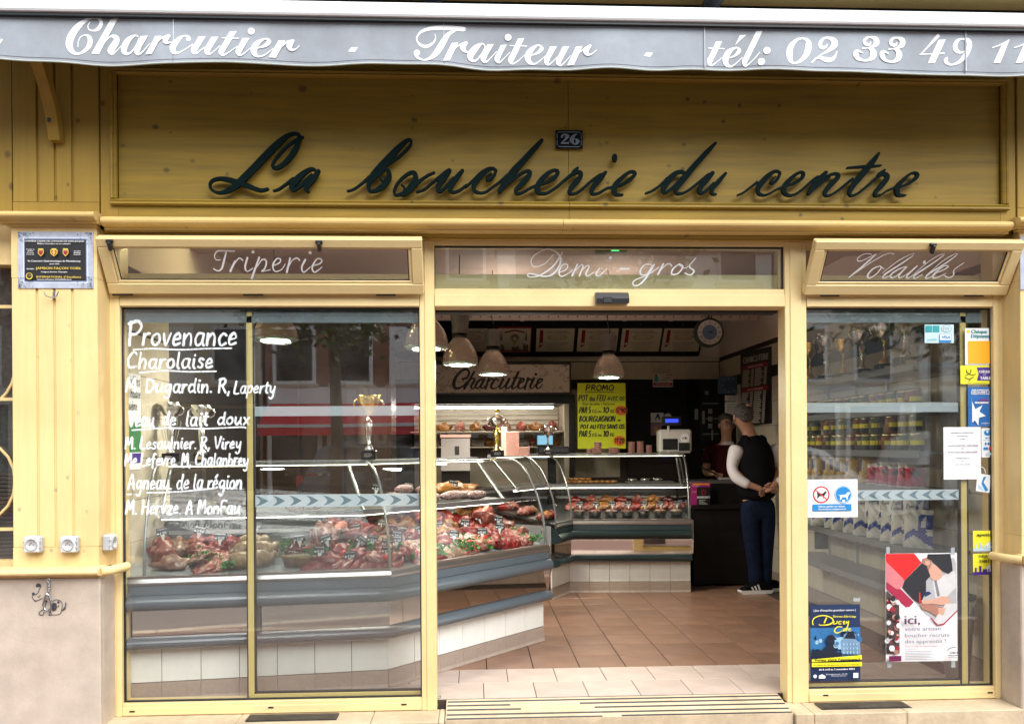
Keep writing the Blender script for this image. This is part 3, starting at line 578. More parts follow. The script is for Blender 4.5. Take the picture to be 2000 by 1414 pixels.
word('centre', (1430, 280, 10.526, '120,1065,40 240,1010,44 400,890,50 520,800,60;990,610,46 950,577,52 860,585,70 720,690,110 580,850,112 535,950,82 560,1035,68 660,1067,48 780,1030,44 900,960,44 1020,910,48 1110,880,50 1280,820,60 1430,720,75 1470,625,70 1420,592,54 1300,650,70 1150,790,100 1070,920,102 1080,1020,80 1180,1072,58 1320,1040,54 1480,920,54 1640,780,60 1760,690,60;990,620,46 930,740,60 850,815,58 790,812,46 830,745,38 890,690,34;1930,602,78 1800,740,125 1680,880,112 1580,1040,72;1640,970,50 1780,860,60 1900,765,60 2000,695,54'),
     (1610, 280, 10, '20,680,54 100,622,54 220,592,60 285,625,74 240,700,92 110,830,96 20,960,70 42,1022,54 150,1000,50 300,900,50 450,780,54 560,700,70;1072,190,42 980,320,92 850,480,112 700,660,118 570,820,102 500,960,70 530,1022,54 640,990,48 800,870,48 950,740,50 1060,650,56;450,480,32 700,462,50 950,450,48 1110,436,30;1182,520,36 1100,600,92 1060,650,60 1150,600,78 1225,625,80 1218,700,92 1110,840,92 1010,950,76 1002,1022,58 1100,1012,44 1230,930,42 1370,870,44 1450,865,44 1600,810,50 1760,710,70 1820,622,68 1780,578,48 1680,600,50 1540,720,70 1440,840,92 1420,940,92 1450,1012,68 1590,1022,32'))
# -------- window frame: posts, rails, panes
fr = thing('shopfront_frame', 'cream lacquered aluminium shopfront frame with fixed panes round the open doorway', 'window frame', (0, 0, 0))
def post(u0, u1, v, z0, z1, y0=0, y1=.11): return (at(u0, v, y=y0).x, at(u1, v, y=y0).x)
P1 = (XL0, at(236, 900, y=0).x); P2 = (at(821, 900, y=0).x, at(850.5, 900, y=0).x); P3 = (at(1535, 900, y=0).x, at(1577, 900, y=0).x); P4 = (at(1941, 900, y=0).x, XR1)
for n_, (a, b) in enumerate((P1, P2, P3, P4)):
    m = MB(); m.bbox(a, b, 0, .11, zfb, ztop, .003)
    c, d = [(a+.03, b), (a+.028, b-.022), (a+.028, b-.028), (a, b-.03)][n_]
    m.bbox(c, d, -.006, .0, zfb+.0, ztop-.004, .002)
    obj('post', m, ALU, fr)
zr0, zr1 = Z(600, 0), Z(572, 0)
zb1 = at(830, 1362, y=0).z; zg0, zg1 = Z(564, 0), Z(479, 0)
def rail(x0, x1, z0, z1, st=True):
    m = MB(); m.bbox(x0+.001, x1-.001, .001, .109, z0, z1, .003)
    if st: m.bbox(x0+.001, x1-.001, -.005, .001, z0+.004, z1-(z1-z0)*.33, .002)
    return obj('rail', m, ALU, fr)
rail(P1[1], P2[0], zr0, zr1); rail(P2[1], P3[0], zr0, zg0); rail(P3[1], P4[0], zr0, zr1)
rail(P1[1], P2[0], zfb, zb1); rail(P3[1], P4[0], zfb, zb1)
for a, b in ((P1[1], P2[0]), (P2[1], P3[0]), (P3[1], P4[0])): rail(a, b, zg1, ztop, False)
for u, v in ((258, 1389), (529, 1381), (789, 1375), (1613, 1357), (1934, 1352)):
    p = at(u, v, y=-.006); obj('drain_slot', B(p.x-.014, p.x+.014, -.0075, .0, p.z-.004, p.z+.004), BLK, fr)
for a, b in ((P1[1], P2[0]), (P3[1], P4[0])):
    for (x0, x1, z0, z1) in ((a, b, zb1, zb1+.007), (a, b, zr0-.009, zr0), (a, a+.007, zb1+.007, zr0-.009), (b-.007, b, zb1+.007, zr0-.009)):
        obj('gasket', B(x0, x1, .022, .04, z0, z1), GASK, fr)
    obj('pane', B(a+.002, b-.002, .026, .034, zb1+.002, zr0-.002), GLASS, fr)
for (x0, x1, z0, z1) in ((P2[1], P3[0], zg1-.008, zg1), (P3[0]-.008, P3[0], zg0, zg1-.008), (P2[1], P2[1]+.004, zg0, zg1-.008)):
    obj('gasket', B(x0, x1, .022, .04, z0, z1), GASK, fr)
obj('pane', B(P2[1]+.002, P3[0]-.002, .026, .034, zg0+.001, zg1-.001), GLASS, fr)
obj('door_track', B(P2[1], P3[0], .112, .2, zr0-.012, zr0+.06), GASK, fr)
obj('operator_cover', B(P1[1]-.3, P4[1]+.2, .112, .24, zr0+.062, zr0+.2), M('cream_operator_cover', (.6, .56, .3), .45, var=.05), fr)
# -------- sliding door leaves parked behind the panes
def leaf(label, u0, u1, uo0, uo1, vb0, vb1):
    t = thing('sliding_door', label, 'door', (at((u0+u1)/2, 1300, y=.06).x, .06, 0))
    a, b = at(u0, 950, y=.045).x, at(u1, 950, y=.045).x
    obj('stile', BB(a, b, .045, .075, .01, zr0-.02, .003), ALU2, t)
    c, d = at(uo0, 1300, y=.045).x, at(uo1, 1300, y=.045).x
    za, zb_ = at((uo0+uo1)/2, vb1, y=.045).z, at((uo0+uo1)/2, vb0, y=.045).z
    obj('bottom_rail', BB(c, d, .045, .075, za, zb_, .003), ALU2, t)
    for g in ((a-.006, a-.0005), (b+.0005, b+.008)): obj('gasket', B(g[0], g[1], .047, .073, .01, zr0-.02), GASK, t)
    obj('bottom_gasket', B(c, d, .047, .073, zb_, zb_+.008), GASK, t)
    obj('pane', B(min(c, a), max(d, b), .057, .063, zb_+.003, zr0-.02), GLASS, t)
    return t
lf = leaf('open sliding door leaf parked behind the meat counter window', 482.5, 494.5, 495.5, 840, 1351, 1366)
rf = leaf('open sliding door leaf parked behind the sticker covered window', 1877, 1889, 1560, 1876, 1331, 1345)
FROST = film('frosted_glass_film', (.62, .74, .78), .55); FROST2 = film('dense_frosted_film', (.60, .70, .74), .85); ARR = film('clear_arrow', (.16, .25, .29), .72)
def band(t, u0, u1, v0, v1, dense, arrows=None, flip=False):
    um = (u0+u1)/2; a, b = at(u0, (v0+v1)/2, y=.05).x, at(u1, (v0+v1)/2, y=.05).x; z0, z1 = at(um, v1, y=.05).z, at(um, v0, y=.05).z
    m = MB(); m.add([(a, .0555, z0), (b, .0555, z0), (b, .0555, z1), (a, .0555, z1)], [(0, 1, 2, 3)]); obj('frosted_band', m, FROST2 if dense else FROST, t)
    if arrows:
        h = z1-z0; n = int((b-a)/(h*1.27)); st = (b-a)/n
        for i in range(n):
            c = a+(i+.15)*st; L = h*.95; k = -1 if flip else 1; c0 = c if not flip else c+L
            up = [(c0+k*L*x, z0+h*(.5+y)) for x, y in ((-.08, .42), (.35, .32), (.68, .16), (.98, 0), (.68, -.16), (.35, -.32), (-.08, -.42), (.18, -.2), (.3, 0), (.18, .2))]
            m = MB(); m.add([(x, .055, z) for x, z in up], [tuple(range(len(up)))]); obj('arrow_mark', m, ARR, t)
band(lf, 496, 822, 793, 812, False); band(lf, 496, 822, 965, 989, True, True)
band(rf, 1560, 1876, 786, 805, False); band(rf, 1560, 1876, 957, 977, True, True, True)
# -------- opened hopper windows
def hopper(label, ub0, ub1, z_b, marks, catches, hinges):
    x0, x1 = at(ub0, 571, y=-.004).x, at(ub1, 571, y=-.004).x
    L = .302; an = math.radians(33.5)
    t = thing('hopper_window', label, 'window', ((x0+x1)/2, -.02, z_b)); t.rotation_euler.x = an
    hw = (x1-x0)/2; f = .058
    def fpart(nm, mb, mt): return obj(nm, mb, mt, t, local=True)
    for q in ((-hw, hw, 0, f), (-hw, hw, L-f*.8, L)): fpart('sash_rail', BB(q[0], q[1], -.03, .02, q[2], q[3], .004), ALU)
    for q in ((-hw, -hw+f), (hw-f, hw)): fpart('sash_stile', BB(q[0]+.0005, q[1]-.0005, -.0295, .0195, f+.0005, L-f*.8-.0005, .004), ALU)
    g = .016
    for q in ((-hw+f, hw-f, f+.0005, f+g), (-hw+f, hw-f, L-f*.8-g*.6, L-f*.8-.0005)): fpart('glazing_bead', BB(q[0], q[1], -.022, .01, q[2], q[3], .004), ALU)
    for q in ((-hw+f+.0005, -hw+f+g), (hw-f-g, hw-f-.0005)): fpart('glazing_bead', BB(q[0], q[1], -.0215, .01, f+g, L-f*.8-g*.6, .004), ALU)
    fpart('pane', B(-hw+f+g-.002, hw-f-g+.002, -.012, -.006, f+g-.002, L-f*.8-g*.6+.002), GLASS)
    for q in ((-hw+f+g, hw-f-g, f+g, f+g+.005),): fpart('gasket', B(q[0], q[1], -.018, -.0125, q[2], q[3]), GASK)
    fpart('gasket', B(-hw+f+g, -hw+f+g+.005, -.018, -.0125, f+g+.005, L-f*.8-g*.6), GASK); fpart('gasket', B(hw-f-g-.005, hw-f-g, -.018, -.0125, f+g+.005, L-f*.8-g*.6), GASK)
    for cx in catches:
        m = MB(); m.bbox(cx-.018, cx+.018, -.045, -.0305, L-.022, L-.004, .003); m.bbox(cx-.008, cx+.009, -.06, -.0305, L-.058, L-.01, .004); fpart('catch', m, BLK)
    for hx in hinges:
        m = MB(); m.tube([(hx-.052, -.018, -.006), (hx+.052, -.018, -.006)], .0075, 8); fpart('hinge', m, BLK)
    m = MB()
    for d, ou, ov, s_ in marks:
        cxw = (x0+x1)/2; zl = .14
        def fn(a, b):
            p = at(ou+a/s_, ov+b/s_, y=-.11); return (p.x-cxw, (p.z-z_b)/math.cos(an)*1.0)
        draw(m, d, fn, -.0135, step=12, dy=.00005)
    m.v = [(a, b, c) for a, b, c in m.v]
    o = fpart('lettering', m, WFILM); o['label'] = 'white copperplate lettering on the tilted glass'
    return t
TRIP = '248,205,9 180,203,9 120,205,11 90,235,9 97,262,7 130,262,5;185,210,8 160,260,15 130,318,13 95,337,9 66,322,10;240,272,15 190,340,15;195,335,6 250,270,7 280,250,9 300,266,11;340,247,13 310,310,15 320,340,8 370,318,6;D388,210,11;430,245,13 345,390,15;400,310,6 450,260,9 480,270,13 460,320,11 430,340,6 500,328,6;520,305,6 580,280,9 590,257,9 560,255,9 525,300,14 535,340,9 590,325,6 620,290,6;665,250,13 625,345,15;635,320,6 680,265,6 720,250,9 735,266,10;780,260,13 745,310,14 755,345,9 810,310,6;D822,214,11;820,305,6 890,285,9 905,262,9 870,255,9 825,310,14 840,345,9 900,310,6'
VOL = '640,258,8 590,253,7 540,275,7 530,300,8 560,310,7 610,290,6 680,255,7 660,278,11 580,360,15 495,435,9 540,400,6 700,290,6 790,250,6 835,258,7;745,345,7 690,365,11 655,415,15 680,438,10 730,405,10 755,360,9 740,345,6 785,368,6;780,400,6 880,310,6 980,256,6 1000,264,7 930,320,11 800,412,15 802,438,8 850,420,6;960,350,7 900,375,11 855,415,14 880,438,9 930,400,7 970,350,9;972,352,11 930,412,15 945,438,8 1000,400,6;1062,345,13 1000,415,15 1015,440,8 1070,400,6;D1113,316,13;1060,400,6 1150,310,6 1240,256,6 1260,264,7 1180,330,11 1065,415,15 1075,440,8 1130,410,6;1180,400,6 1265,310,6 1350,256,6 1370,264,7 1290,330,11 1170,415,15 1180,440,8 1240,410,6;1240,400,6 1310,368,9 1332,348,9 1290,345,8 1225,412,14 1250,438,9 1330,400,6;1452,320,5 1390,375,7 1402,410,11 1370,435,8 1325,418,8'
z_h = Z(572, -.01)
h1 = hopper("long open hopper window lettered 'Triperie' in white script", 220, 829, z_h, [(TRIP, 400, 440, 3.928)], [-.75, .3], [-.76, -.08, .62])
h2 = hopper("shorter open hopper window lettered 'Volailles' in white script", 1565, 1957, z_h, [(VOL, 1550, 440, 4.444)], [.06], [-.42, .39])
m = MB(); draw(m, '720,145,5 670,220,9 600,270,7 545,282,5 528,270,6 545,262,6 620,278,7 670,262,10 705,210,9 700,160,8 640,130,5 570,160,6 548,195,7 565,225,6 620,210,5 670,160,5;705,255,4 740,240,6 745,215,6 720,215,6 700,250,9 710,278,6 750,262,4 775,240,4;800,212,7 770,275,9;780,255,4 815,220,5 830,222,7 810,275,8;825,245,4 850,220,5 862,225,8 845,265,9 855,277,5 885,258,4;920,235,7 900,265,9 915,277,5 960,235,4;D978,178,9;1030,238,10 1078,238,10;1200,215,5 1165,215,6 1140,245,8 1145,270,7 1175,265,5 1205,220,6;1215,215,8 1160,300,8 1120,330,5 1100,322,5 1110,300,5 1180,270,4 1240,230,4;1265,210,8 1235,268,9;1245,250,4 1280,215,5 1300,212,6 1310,225,6;1345,215,5 1315,240,9 1310,268,7 1345,262,7 1370,225,7 1345,212,5 1375,235,4 1400,225,4;1440,180,5 1405,225,6 1430,250,8 1410,272,6 1380,262,6', pix(840, 440, 2.778, .025), .0255, step=8)
o = obj('lettering', m, WFILM, fr); o['label'] = "white script 'Demi - gros' on the middle transom glass"
for u, v in ((338, 458), (712, 460), (1759, 462)):
    p = at(u, v, y=-.03); k = BB(p.x-.022, p.x+.022, -.038, -.0225, p.z-.009, p.z+.004, .003); solo('catch_plate', k, BLK, {338: 'black catch plate on the header over the first latch of the Triperie window', 712: 'black catch plate on the header over the second latch of the Triperie window', 1759: 'black catch plate on the header over the Volailles window'}[u], 'catch plate', 'window catch plates')
# -------- door sensor
ds = thing('door_sensor', 'black motion sensor mounted over the open doorway', 'sensor', (at(1197, 583, y=0).x, -.01, Z(592, 0)))
x0, x1 = at(1165, 583, y=-.05).x, at(1229, 583, y=-.05).x
m = MB(); m.prismx([(-.006, Z(593, -.006)), (-.05, Z(592, -.05)), (-.052, Z(583, -.05)), (-.035, Z(573, -.03)), (-.006, Z(571, 0))], x0, x1); obj('housing', m, BLK, ds)
obj('lens', BB(x0+.035, x0+.085, -.056, -.045, Z(592, -.05), Z(580, -.05)), GASK, ds)
# -------- threshold, sills, grates
th = thing('door_threshold', 'worn beige stone door threshold with black anti slip strips', 'threshold', (.7, 0, 0))
tp = [at(872, 1369, z=0), at(1526, 1358, z=0)]
ta, tb = tp[0].x, tp[1].x
m = MB(); m.prismx([(.07, -.005), (-.165, -.04), (-.165, -.16), (.07, -.16)], ta, tb); obj('stone', m, STONE2, th)
STRIP = M('black_grip_strip', (.03, .03, .035), .6, var=.25, scale=20)
def zt_at(y): return -.005-(.07-y)*.149+.0015
for y0, segs in ((.05, ((0, 1),)), (.005, ((0, .19), (.39, 1))), (-.045, ((0, .22), (.43, 1))), (-.1, ((0, 1),)), (-.145, ((.0, .45), (.5, 1)))):
    for s0, s1 in segs:
        a, b = ta+(tb-ta)*s0+.006, ta+(tb-ta)*s1-.004
        m = MB(); m.add([(a, y0, zt_at(y0)), (b, y0-.004, zt_at(y0)), (b, y0-.016, zt_at(y0-.016)), (a, y0-.014, zt_at(y0-.016)), (a, y0, zt_at(y0)-.003), (b, y0, zt_at(y0)-.003), (b, y0-.016, zt_at(y0-.016)-.003), (a, y0-.016, zt_at(y0-.016)-.003)], [(0, 1, 2, 3), (0, 4, 5, 1), (2, 6, 7, 3), (1, 5, 6, 2), (0, 3, 7, 4)])
        obj('grip_strip', m, STRIP, th)
sl = thing('window_sill', 'pale stone sill under the meat counter window', 'sill', (-1.1, -.1, -.06))
xs = [at(216, 1390, y=0).x, -1.25, -.55, -.2, ta-.004]
for i in range(4): obj('sill_stone', BB(xs[i]+.001, xs[i+1]-.001, -.19, .02, -.16, zfb-.001, .004), STONE2, sl)
sl2 = thing('window_sill', 'pale stone sill under the sticker covered window', 'sill', (2.3, -.1, -.06))
xs = [tb+.004, 1.78, 2.28, rx0-.022]
for i in range(3): obj('sill_stone', BB(xs[i]+.001, xs[i+1]-.001, -.19, .02, -.16, zfb-.001, .004), STONE2, sl2)
GRATE = M('dirty_steel_grate', (.12, .11, .1), .5, .7, var=.3, scale=12)
def grate(label, u0, u1):
    x0, x1 = at(u0, 1398, y=-.08).x, at(u1, 1398, y=-.08).x
    t = thing('vent_grate', label, 'grate', ((x0+x1)/2, -.08, zfb))
    obj('tray', B(x0, x1, -.13, -.03, zfb+.0005, zfb+.003), GASK, t)
    n = int((x1-x0)/.009)
    for i in range(n): obj('bar', B(x0+i*.009, x0+i*.009+.005, -.129, -.031, zfb+.003, zfb+.008), GRATE, t)
grate('narrow steel grate lying on the sill of the meat counter window', 484, 660); grate('dark steel grate lying on the sill below the posters', 1598, 1772)
for u, nm in ((857, 'small steel door guide at the foot of the doorway beside the counter'), (1531, 'small steel door guide at the foot of the doorway beside the posters')):
    p = at(u, 1366 if u < 1000 else 1355, y=.1); k = MB(); k.bbox(p.x-.012, p.x+.012, .08, .12, p.z-.01, p.z+.02, .003); k.lathe([(.008, .02), (.008, .026), (0, .026)], (p.x, .1, p.z), 10); solo('door_guide', k, M('zinc', (.35, .37, .38), .35, .9, var=.1), nm, 'door guide')
# -------- sockets
def socket(label, u, v, x=None, side=False):
    p = at(u, v, y=-.16)
    t = thing('wall_socket', label, 'socket', (p.x, -.155, p.z))
    GR = bpy.data.materials.get('grey_socket_plastic') or M('grey_socket_plastic', (.42, .44, .45), .4, var=.05)
    LG = bpy.data.materials.get('pale_socket_plastic') or M('pale_socket_plastic', (.68, .68, .66), .35, var=.03)
    h = .044
    def rb(nm, mb, mt): return obj(nm, mb, mt, t, local=True)
    rb('housing', BB(-h, h, -.035, .004, -h, h, .01), GR); rb('cover', BB(-h*.84, h*.84, -.042, -.0355, -h*.86, h*.86, .003), LG)
    rb('ring', MB().lathe([(.026, .0435), (.029, .048), (.032, .0425)], (0, 0, 0), 20, 'y'), GR)
    rb('well', MB().lathe([(0, .0432), (.026, .0432), (.027, .046)], (0, 0, 0), 20, 'y'), M('socket_well', (.5, .5, .5), .5) if not bpy.data.materials.get('socket_well') else bpy.data.materials['socket_well'])
    for dx in (-.0095, .0095): rb('pin_hole', MB().lathe([(0, .0445), (.0028, .0445), (.0028, .043)], (dx, 0, 0), 8, 'y'), GASK)
    rb('earth_pin', MB().tube([(0, -.043, .009), (0, -.052, .009)], .0025, 8), M('brass', (.6, .45, .2), .3, 1) if not bpy.data.materials.get('brass') else bpy.data.materials['brass'])
    for sx in (-1, 1):
        for k in (-1, 1): rb('clip', BB(sx*h*.9-.003, sx*h*.9+.003, -.044, -.035, k*.014-.005, k*.014+.005, .001), GR)
    return t
socket('square grey outdoor socket with open cover under the first groove of the pilaster', 69, 1062)
socket('square grey outdoor socket with open cover beneath the last groove of the pilaster', 139.5, 1062)
s3 = socket('grey socket on the return side of the pilaster, seen edge on', 200, 1059); s3.rotation_euler.z = math.radians(90); s3.location = (lx1+.003, -.075, at(203, 1059, y=-.08).z)
# -------- coat hook
hp = at(107, 577, y=-.15); CHR = M('brushed_steel', (.5, .5, .5), .25, 1, var=.05)
t = thing('wall_hook', 'small steel double hook below the award plaque', 'hook', hp)
obj('back_plate', BB(hp.x-.008, hp.x+.008, -.156, -.1505, hp.z-.018, hp.z+.018, .002), CHR, t)
for s_ in (-1, 1): obj('prong', MB().tube([(hp.x, -.158, hp.z-.01), (hp.x+s_*.01, -.175, hp.z-.016), (hp.x+s_*.028, -.185, hp.z-.008), (hp.x+s_*.036, -.186, hp.z+.014)], .0032, 6), CHR, t)
# -------- award plaque
t, s = panel('award_plaque', 'black and gold award plaque with ornate blue silver frame on the pilaster', 'plaque', 35, 453, 182, 563, -.156, M('blue_silver_frame_print', (.43, .47, .57), .3, var=.25, scale=14), th=.005)
ORN = ink('dark_ornament', (.05, .08, .16)); PALE = ink('pale_silver', (.62, .68, .8))
s.rect(.07, .09, .93, .915, PALE); s.rect(.085, .12, .915, .89, ink('slate_blue', (.2, .26, .42))); s.rect(.09, .14, .905, .87, I_BLK)
for cx in (0, 1):
    for cy in (0, 1):
        for k in range(34):
            a, b = R.random()**2*.2, R.random()**2*.2
            if a > .075 and b > .1: continue
            x_, y_ = (a+.015 if cx == 0 else 1-a-.015), (b+.02 if cy == 0 else 1-b-.02)
            s.mat(ORN); s.lay -= .0003; s.mb.add([s.P(x_-.008, y_), s.P(x_, y_-.01), s.P(x_+.008, y_), s.P(x_, y_+.01)], [(0, 1, 2, 3)])
for tx, a, y_, b, h, mt in (('CONFRÉRIE CASSINE DES CHEVALIERS DE SAINT-JACQUES', .1, .185, .89, .028, I_WHT), ('Maîtres Gourdiers en art culinaire', .27, .23, .71, .026, I_WHT), ('4e Concours Gastronomique de Montebourg', .14, .54, .84, .032, I_WHT), ('année 2024', .43, .585, .56, .018, I_WHT), ('JAMBON FAÇON YORK', .25, .675, .85, .045, I_GOLD), ('Spécialité:', .13, .675, .23, .022, I_WHT), ('Catégorie Boucher Charcutier', .32, .73, .67, .024, I_WHT), ('INTERNATIONAL d\' Excellence', .26, .825, .85, .035, I_GOLD), ('Décerné à Monsieur DUGARDIN David', .27, .865, .72, .022, I_WHT), ('Produits de', .13, .33, .235, .016, I_WHT), ('Qualité', .145, .36, .22, .016, I_WHT), ('du Terroir', .135, .39, .23, .016, I_WHT), ('et de la Mer', .13, .42, .235, .016, I_WHT), ('Spécialités', .76, .36, .85, .016, I_WHT), ('Artisanales', .76, .39, .85, .016, I_WHT), ('Normandes', .76, .42, .85, .016, I_WHT)):
    s.text(tx, a, y_, b, h, mt, bold=.0012)
for cx, k in ((.325, 1), (.5, 1.25), (.655, 1)):
    s.poly([(cx-.038*k, .335), (cx+.038*k, .335), (cx+.036*k, .4), (cx, .45), (cx-.036*k, .4)], I_GOLD); s.poly([(cx-.03*k, .345), (cx+.03*k, .345), (cx+.028*k, .395), (cx, .435), (cx-.028*k, .395)], I_DRED)
    s.rect(cx-.032, .31, cx+.032, .33, I_GOLD)
s.rect(.492, .35, .508, .42, I_GOLD); s.rect(.475, .375, .525, .39, I_GOLD)
s.disc(.175, .8, .045, I_GOLD); s.disc(.175, .795, .034, I_BLK); s.text('1er PRIX', .15, .8, .2, .02, I_GOLD)
s.done(t)
t, s = panel('award_plaque', 'sliver of a second blue silver plaque at the right edge of the photo', 'plaque', 1993, 462, 2140, 566, -.156, bpy.data.materials['blue_silver_frame_print'], th=.005)
s.rect(.07, .09, .93, .915, PALE); s.rect(.09, .14, .905, .87, I_BLK); s.done(t)
# -------- dog sticker and leash hook
pd = thing('dog_sticker', 'outline sticker of a sitting spotted dog on the stone plinth', 'sticker', at(95, 1165, y=-.17))
m = MB(); fn = pix(0, 1000, 3.416, -.1705); DG = ink('dark_grey_sticker', (.05, .055, .07))
draw(m, 'Q238,490 250,472 270,476 276,490 262,499 244,500;Q213,538 228,532 234,545 226,556 216,552;276,492,2 262,515,2 256,535,2 232,552,2;216,555,2 220,575,2 235,588,2 255,586,2 285,572,2;250,560,2 262,565,2 270,550,2;228,588,2 240,592,2 250,588,2;340,600,2 375,582,2 405,590,2 418,620,2 410,660,2 395,680,2 325,684,2;Q345,620 360,600 378,605 384,630 376,650 360,657 348,645;D392,598,8;D393,625,5;Q415,655 435,625 442,592 446,610 440,640 425,655;312,590,2 300,640,2 270,660,2 264,680,3 290,684,2;300,660,2 290,684,2;345,640,2 330,684,2;D313,592,7;330,662,2 345,668,2 345,684,2', fn, -.1715, step=8, cap=False, wk=2.2)
obj('dog_outline', m, DG, pd)
lp = at(95, 1150, y=-.19)
t = thing('leash_hook', 'steel ring with a hanging snap hook for dog leads, over the dog sticker', 'hook', (lp.x, -.175, lp.z))
P_ = lambda u, v, y=-.19: at(u/3.416, 1000+v/3.416, y=y)
obj('eye_ring', MB().tube([P_(322+9*math.cos(a), 452+11*math.sin(a)) for a in [i*math.pi/6 for i in range(13)]], .003, 6), CHR, t)
obj('swivel', MB().tube([P_(322, 462), P_(326, 490), P_(325, 528)], [.007, .009, .006], 8), CHR, t)
m = MB(); m.tube([P_(325, 530), P_(300, 560), P_(288, 620), P_(300, 650), P_(320, 655), P_(338, 640), P_(340, 600), P_(330, 560), P_(318, 540)], .0055, 8); m.tube([P_(312, 545, -.2), P_(330, 555, -.2), P_(322, 570, -.2)], .006, 8); obj('snap_hook', m, CHR, t)
for k in range(3): obj('chain_link', MB().tube([P_(322+8*math.cos(a)*(1 if k % 2 else .5), 500+k*16+10*math.sin(a), -.2) for a in [i*math.pi/5 for i in range(11)]], .0025, 5), CHR, t)
# ================================================================ awning
YA = -.55
aw = thing('awning', 'grey canvas awning with white front bar and white script lettering', 'awning', (0, YA, 3.2))
CANV = M('grey_awning_canvas', (.32, .355, .40), .8, var=.09, scale=2.5, bump=.35, bscale=9, dirt=.2)
zA0, zA1, zA2 = Z(132, YA), Z(44, YA), Z(15, YA)
xa0, xa1 = at(-260, 60, y=YA).x, at(2300, 60, y=YA).x
seams = [xa0, at(339, 70, y=YA).x, at(867, 80, y=YA).x, at(1376, 90, y=YA).x, at(1886, 90, y=YA).x, xa1]
def sag(x): return .0065*math.sin(x*3.1+.4)+.0045*math.sin(x*7.3+1)+.002*math.sin(x*17)
def wavey(x, t_): return YA+.012*(1-t_)*math.sin(x*6.2)+.006*(1-t_)*math.sin(x*15+1)+.003
for i in range(5):
    a, b = seams[i]+.0015, seams[i+1]-.0015; n = max(4, int((b-a)/.03)); m = MB(); vs = []; fs = []
    rows = 6
    for k in range(n+1):
        x = a+(b-a)*k/n
        for r in range(rows+1):
            t_ = r/rows; z = (zA0-sag(x))*(1-t_)+zA1*t_; vs.append((x, wavey(x, t_), z))
    for k in range(n):
        for r in range(rows): q = k*(rows+1)+r; fs.append((q, q+rows+1, q+rows+2, q+1))
    m.add(vs, fs, True); m.add([(x, y+.0025, z) for x, y, z in vs], [f[::-1] for f in fs], True); obj('valance_cloth', m, CANV, aw)
m = MB(); xs = [xa0+(xa1-xa0)*k/160 for k in range(161)]
m.tube([(x, wavey(x, 0)-.001, zA0-sag(x)) for x in xs], .0042, 6); obj('hem', m, M('pale_green_grey_piping', (.42, .46, .42), .8, var=.1), aw)
m = MB(); m.tube([(x, wavey(x, .1)-.0012, zA0-sag(x)+.017) for x in xs], .0008, 4); obj('stitching', m, M('dark_thread', (.12, .13, .15), .9), aw)
for q in seams[1:-1]: obj('seam', B(q-.0015, q+.0015, YA-.004, YA+.012, zA0+.01, zA1), M('pale_seam', (.6, .63, .68), .8) if not bpy.data.materials.get('pale_seam') else bpy.data.materials['pale_seam'], aw)
ABAR = M('white_lacquered_bar', (.82, .84, .86), .3, var=.02)
m = MB(); m.prismx([(YA-.03, zA1+.004), (YA-.035, zA1+.012), (YA-.035, zA2-.012), (YA-.025, zA2), (YA+.05, zA2), (YA+.05, zA1), (YA-.004, zA1)], xa0, xa1); obj('front_bar', m, ABAR, aw)
obj('bar_groove', B(xa0, xa1, YA-.02, YA+.02, zA1-.012, zA1-.0005), GASK, aw)
m = MB(); nn = 40
vs = []; fs = []
for k in range(nn*4+1):
    x = xa0+(xa1-xa0)*k/(nn*4); hh = .012*math.sin(k*.9)*.3
    vs += [(x, YA-.01, zA2+.003), (x, YA+.03, zA2+.02+hh), (x, YF-.1, 3.6), (x, YF-.02, 3.62)]
for k in range(nn*4):
    for r in range(3): q = k*4+r; fs.append((q, q+4, q+5, q+1))
m.add(vs, fs, True); m.add([(a, b, c+.004) for a, b, c in vs], [f[::-1] for f in fs], True); obj('canopy_cloth', m, CANV, aw)
for u in (845, 1395):
    p = at(u, 8, y=-.3); m = MB(); m.bbox(p.x-.045, p.x+.045, -.36, -.16, 3.645, 3.675, .005); m.bbox(p.x-.02, p.x+.02, -.2, -.14, 3.6, 3.7); obj('arm_bracket', m, BLK, aw)
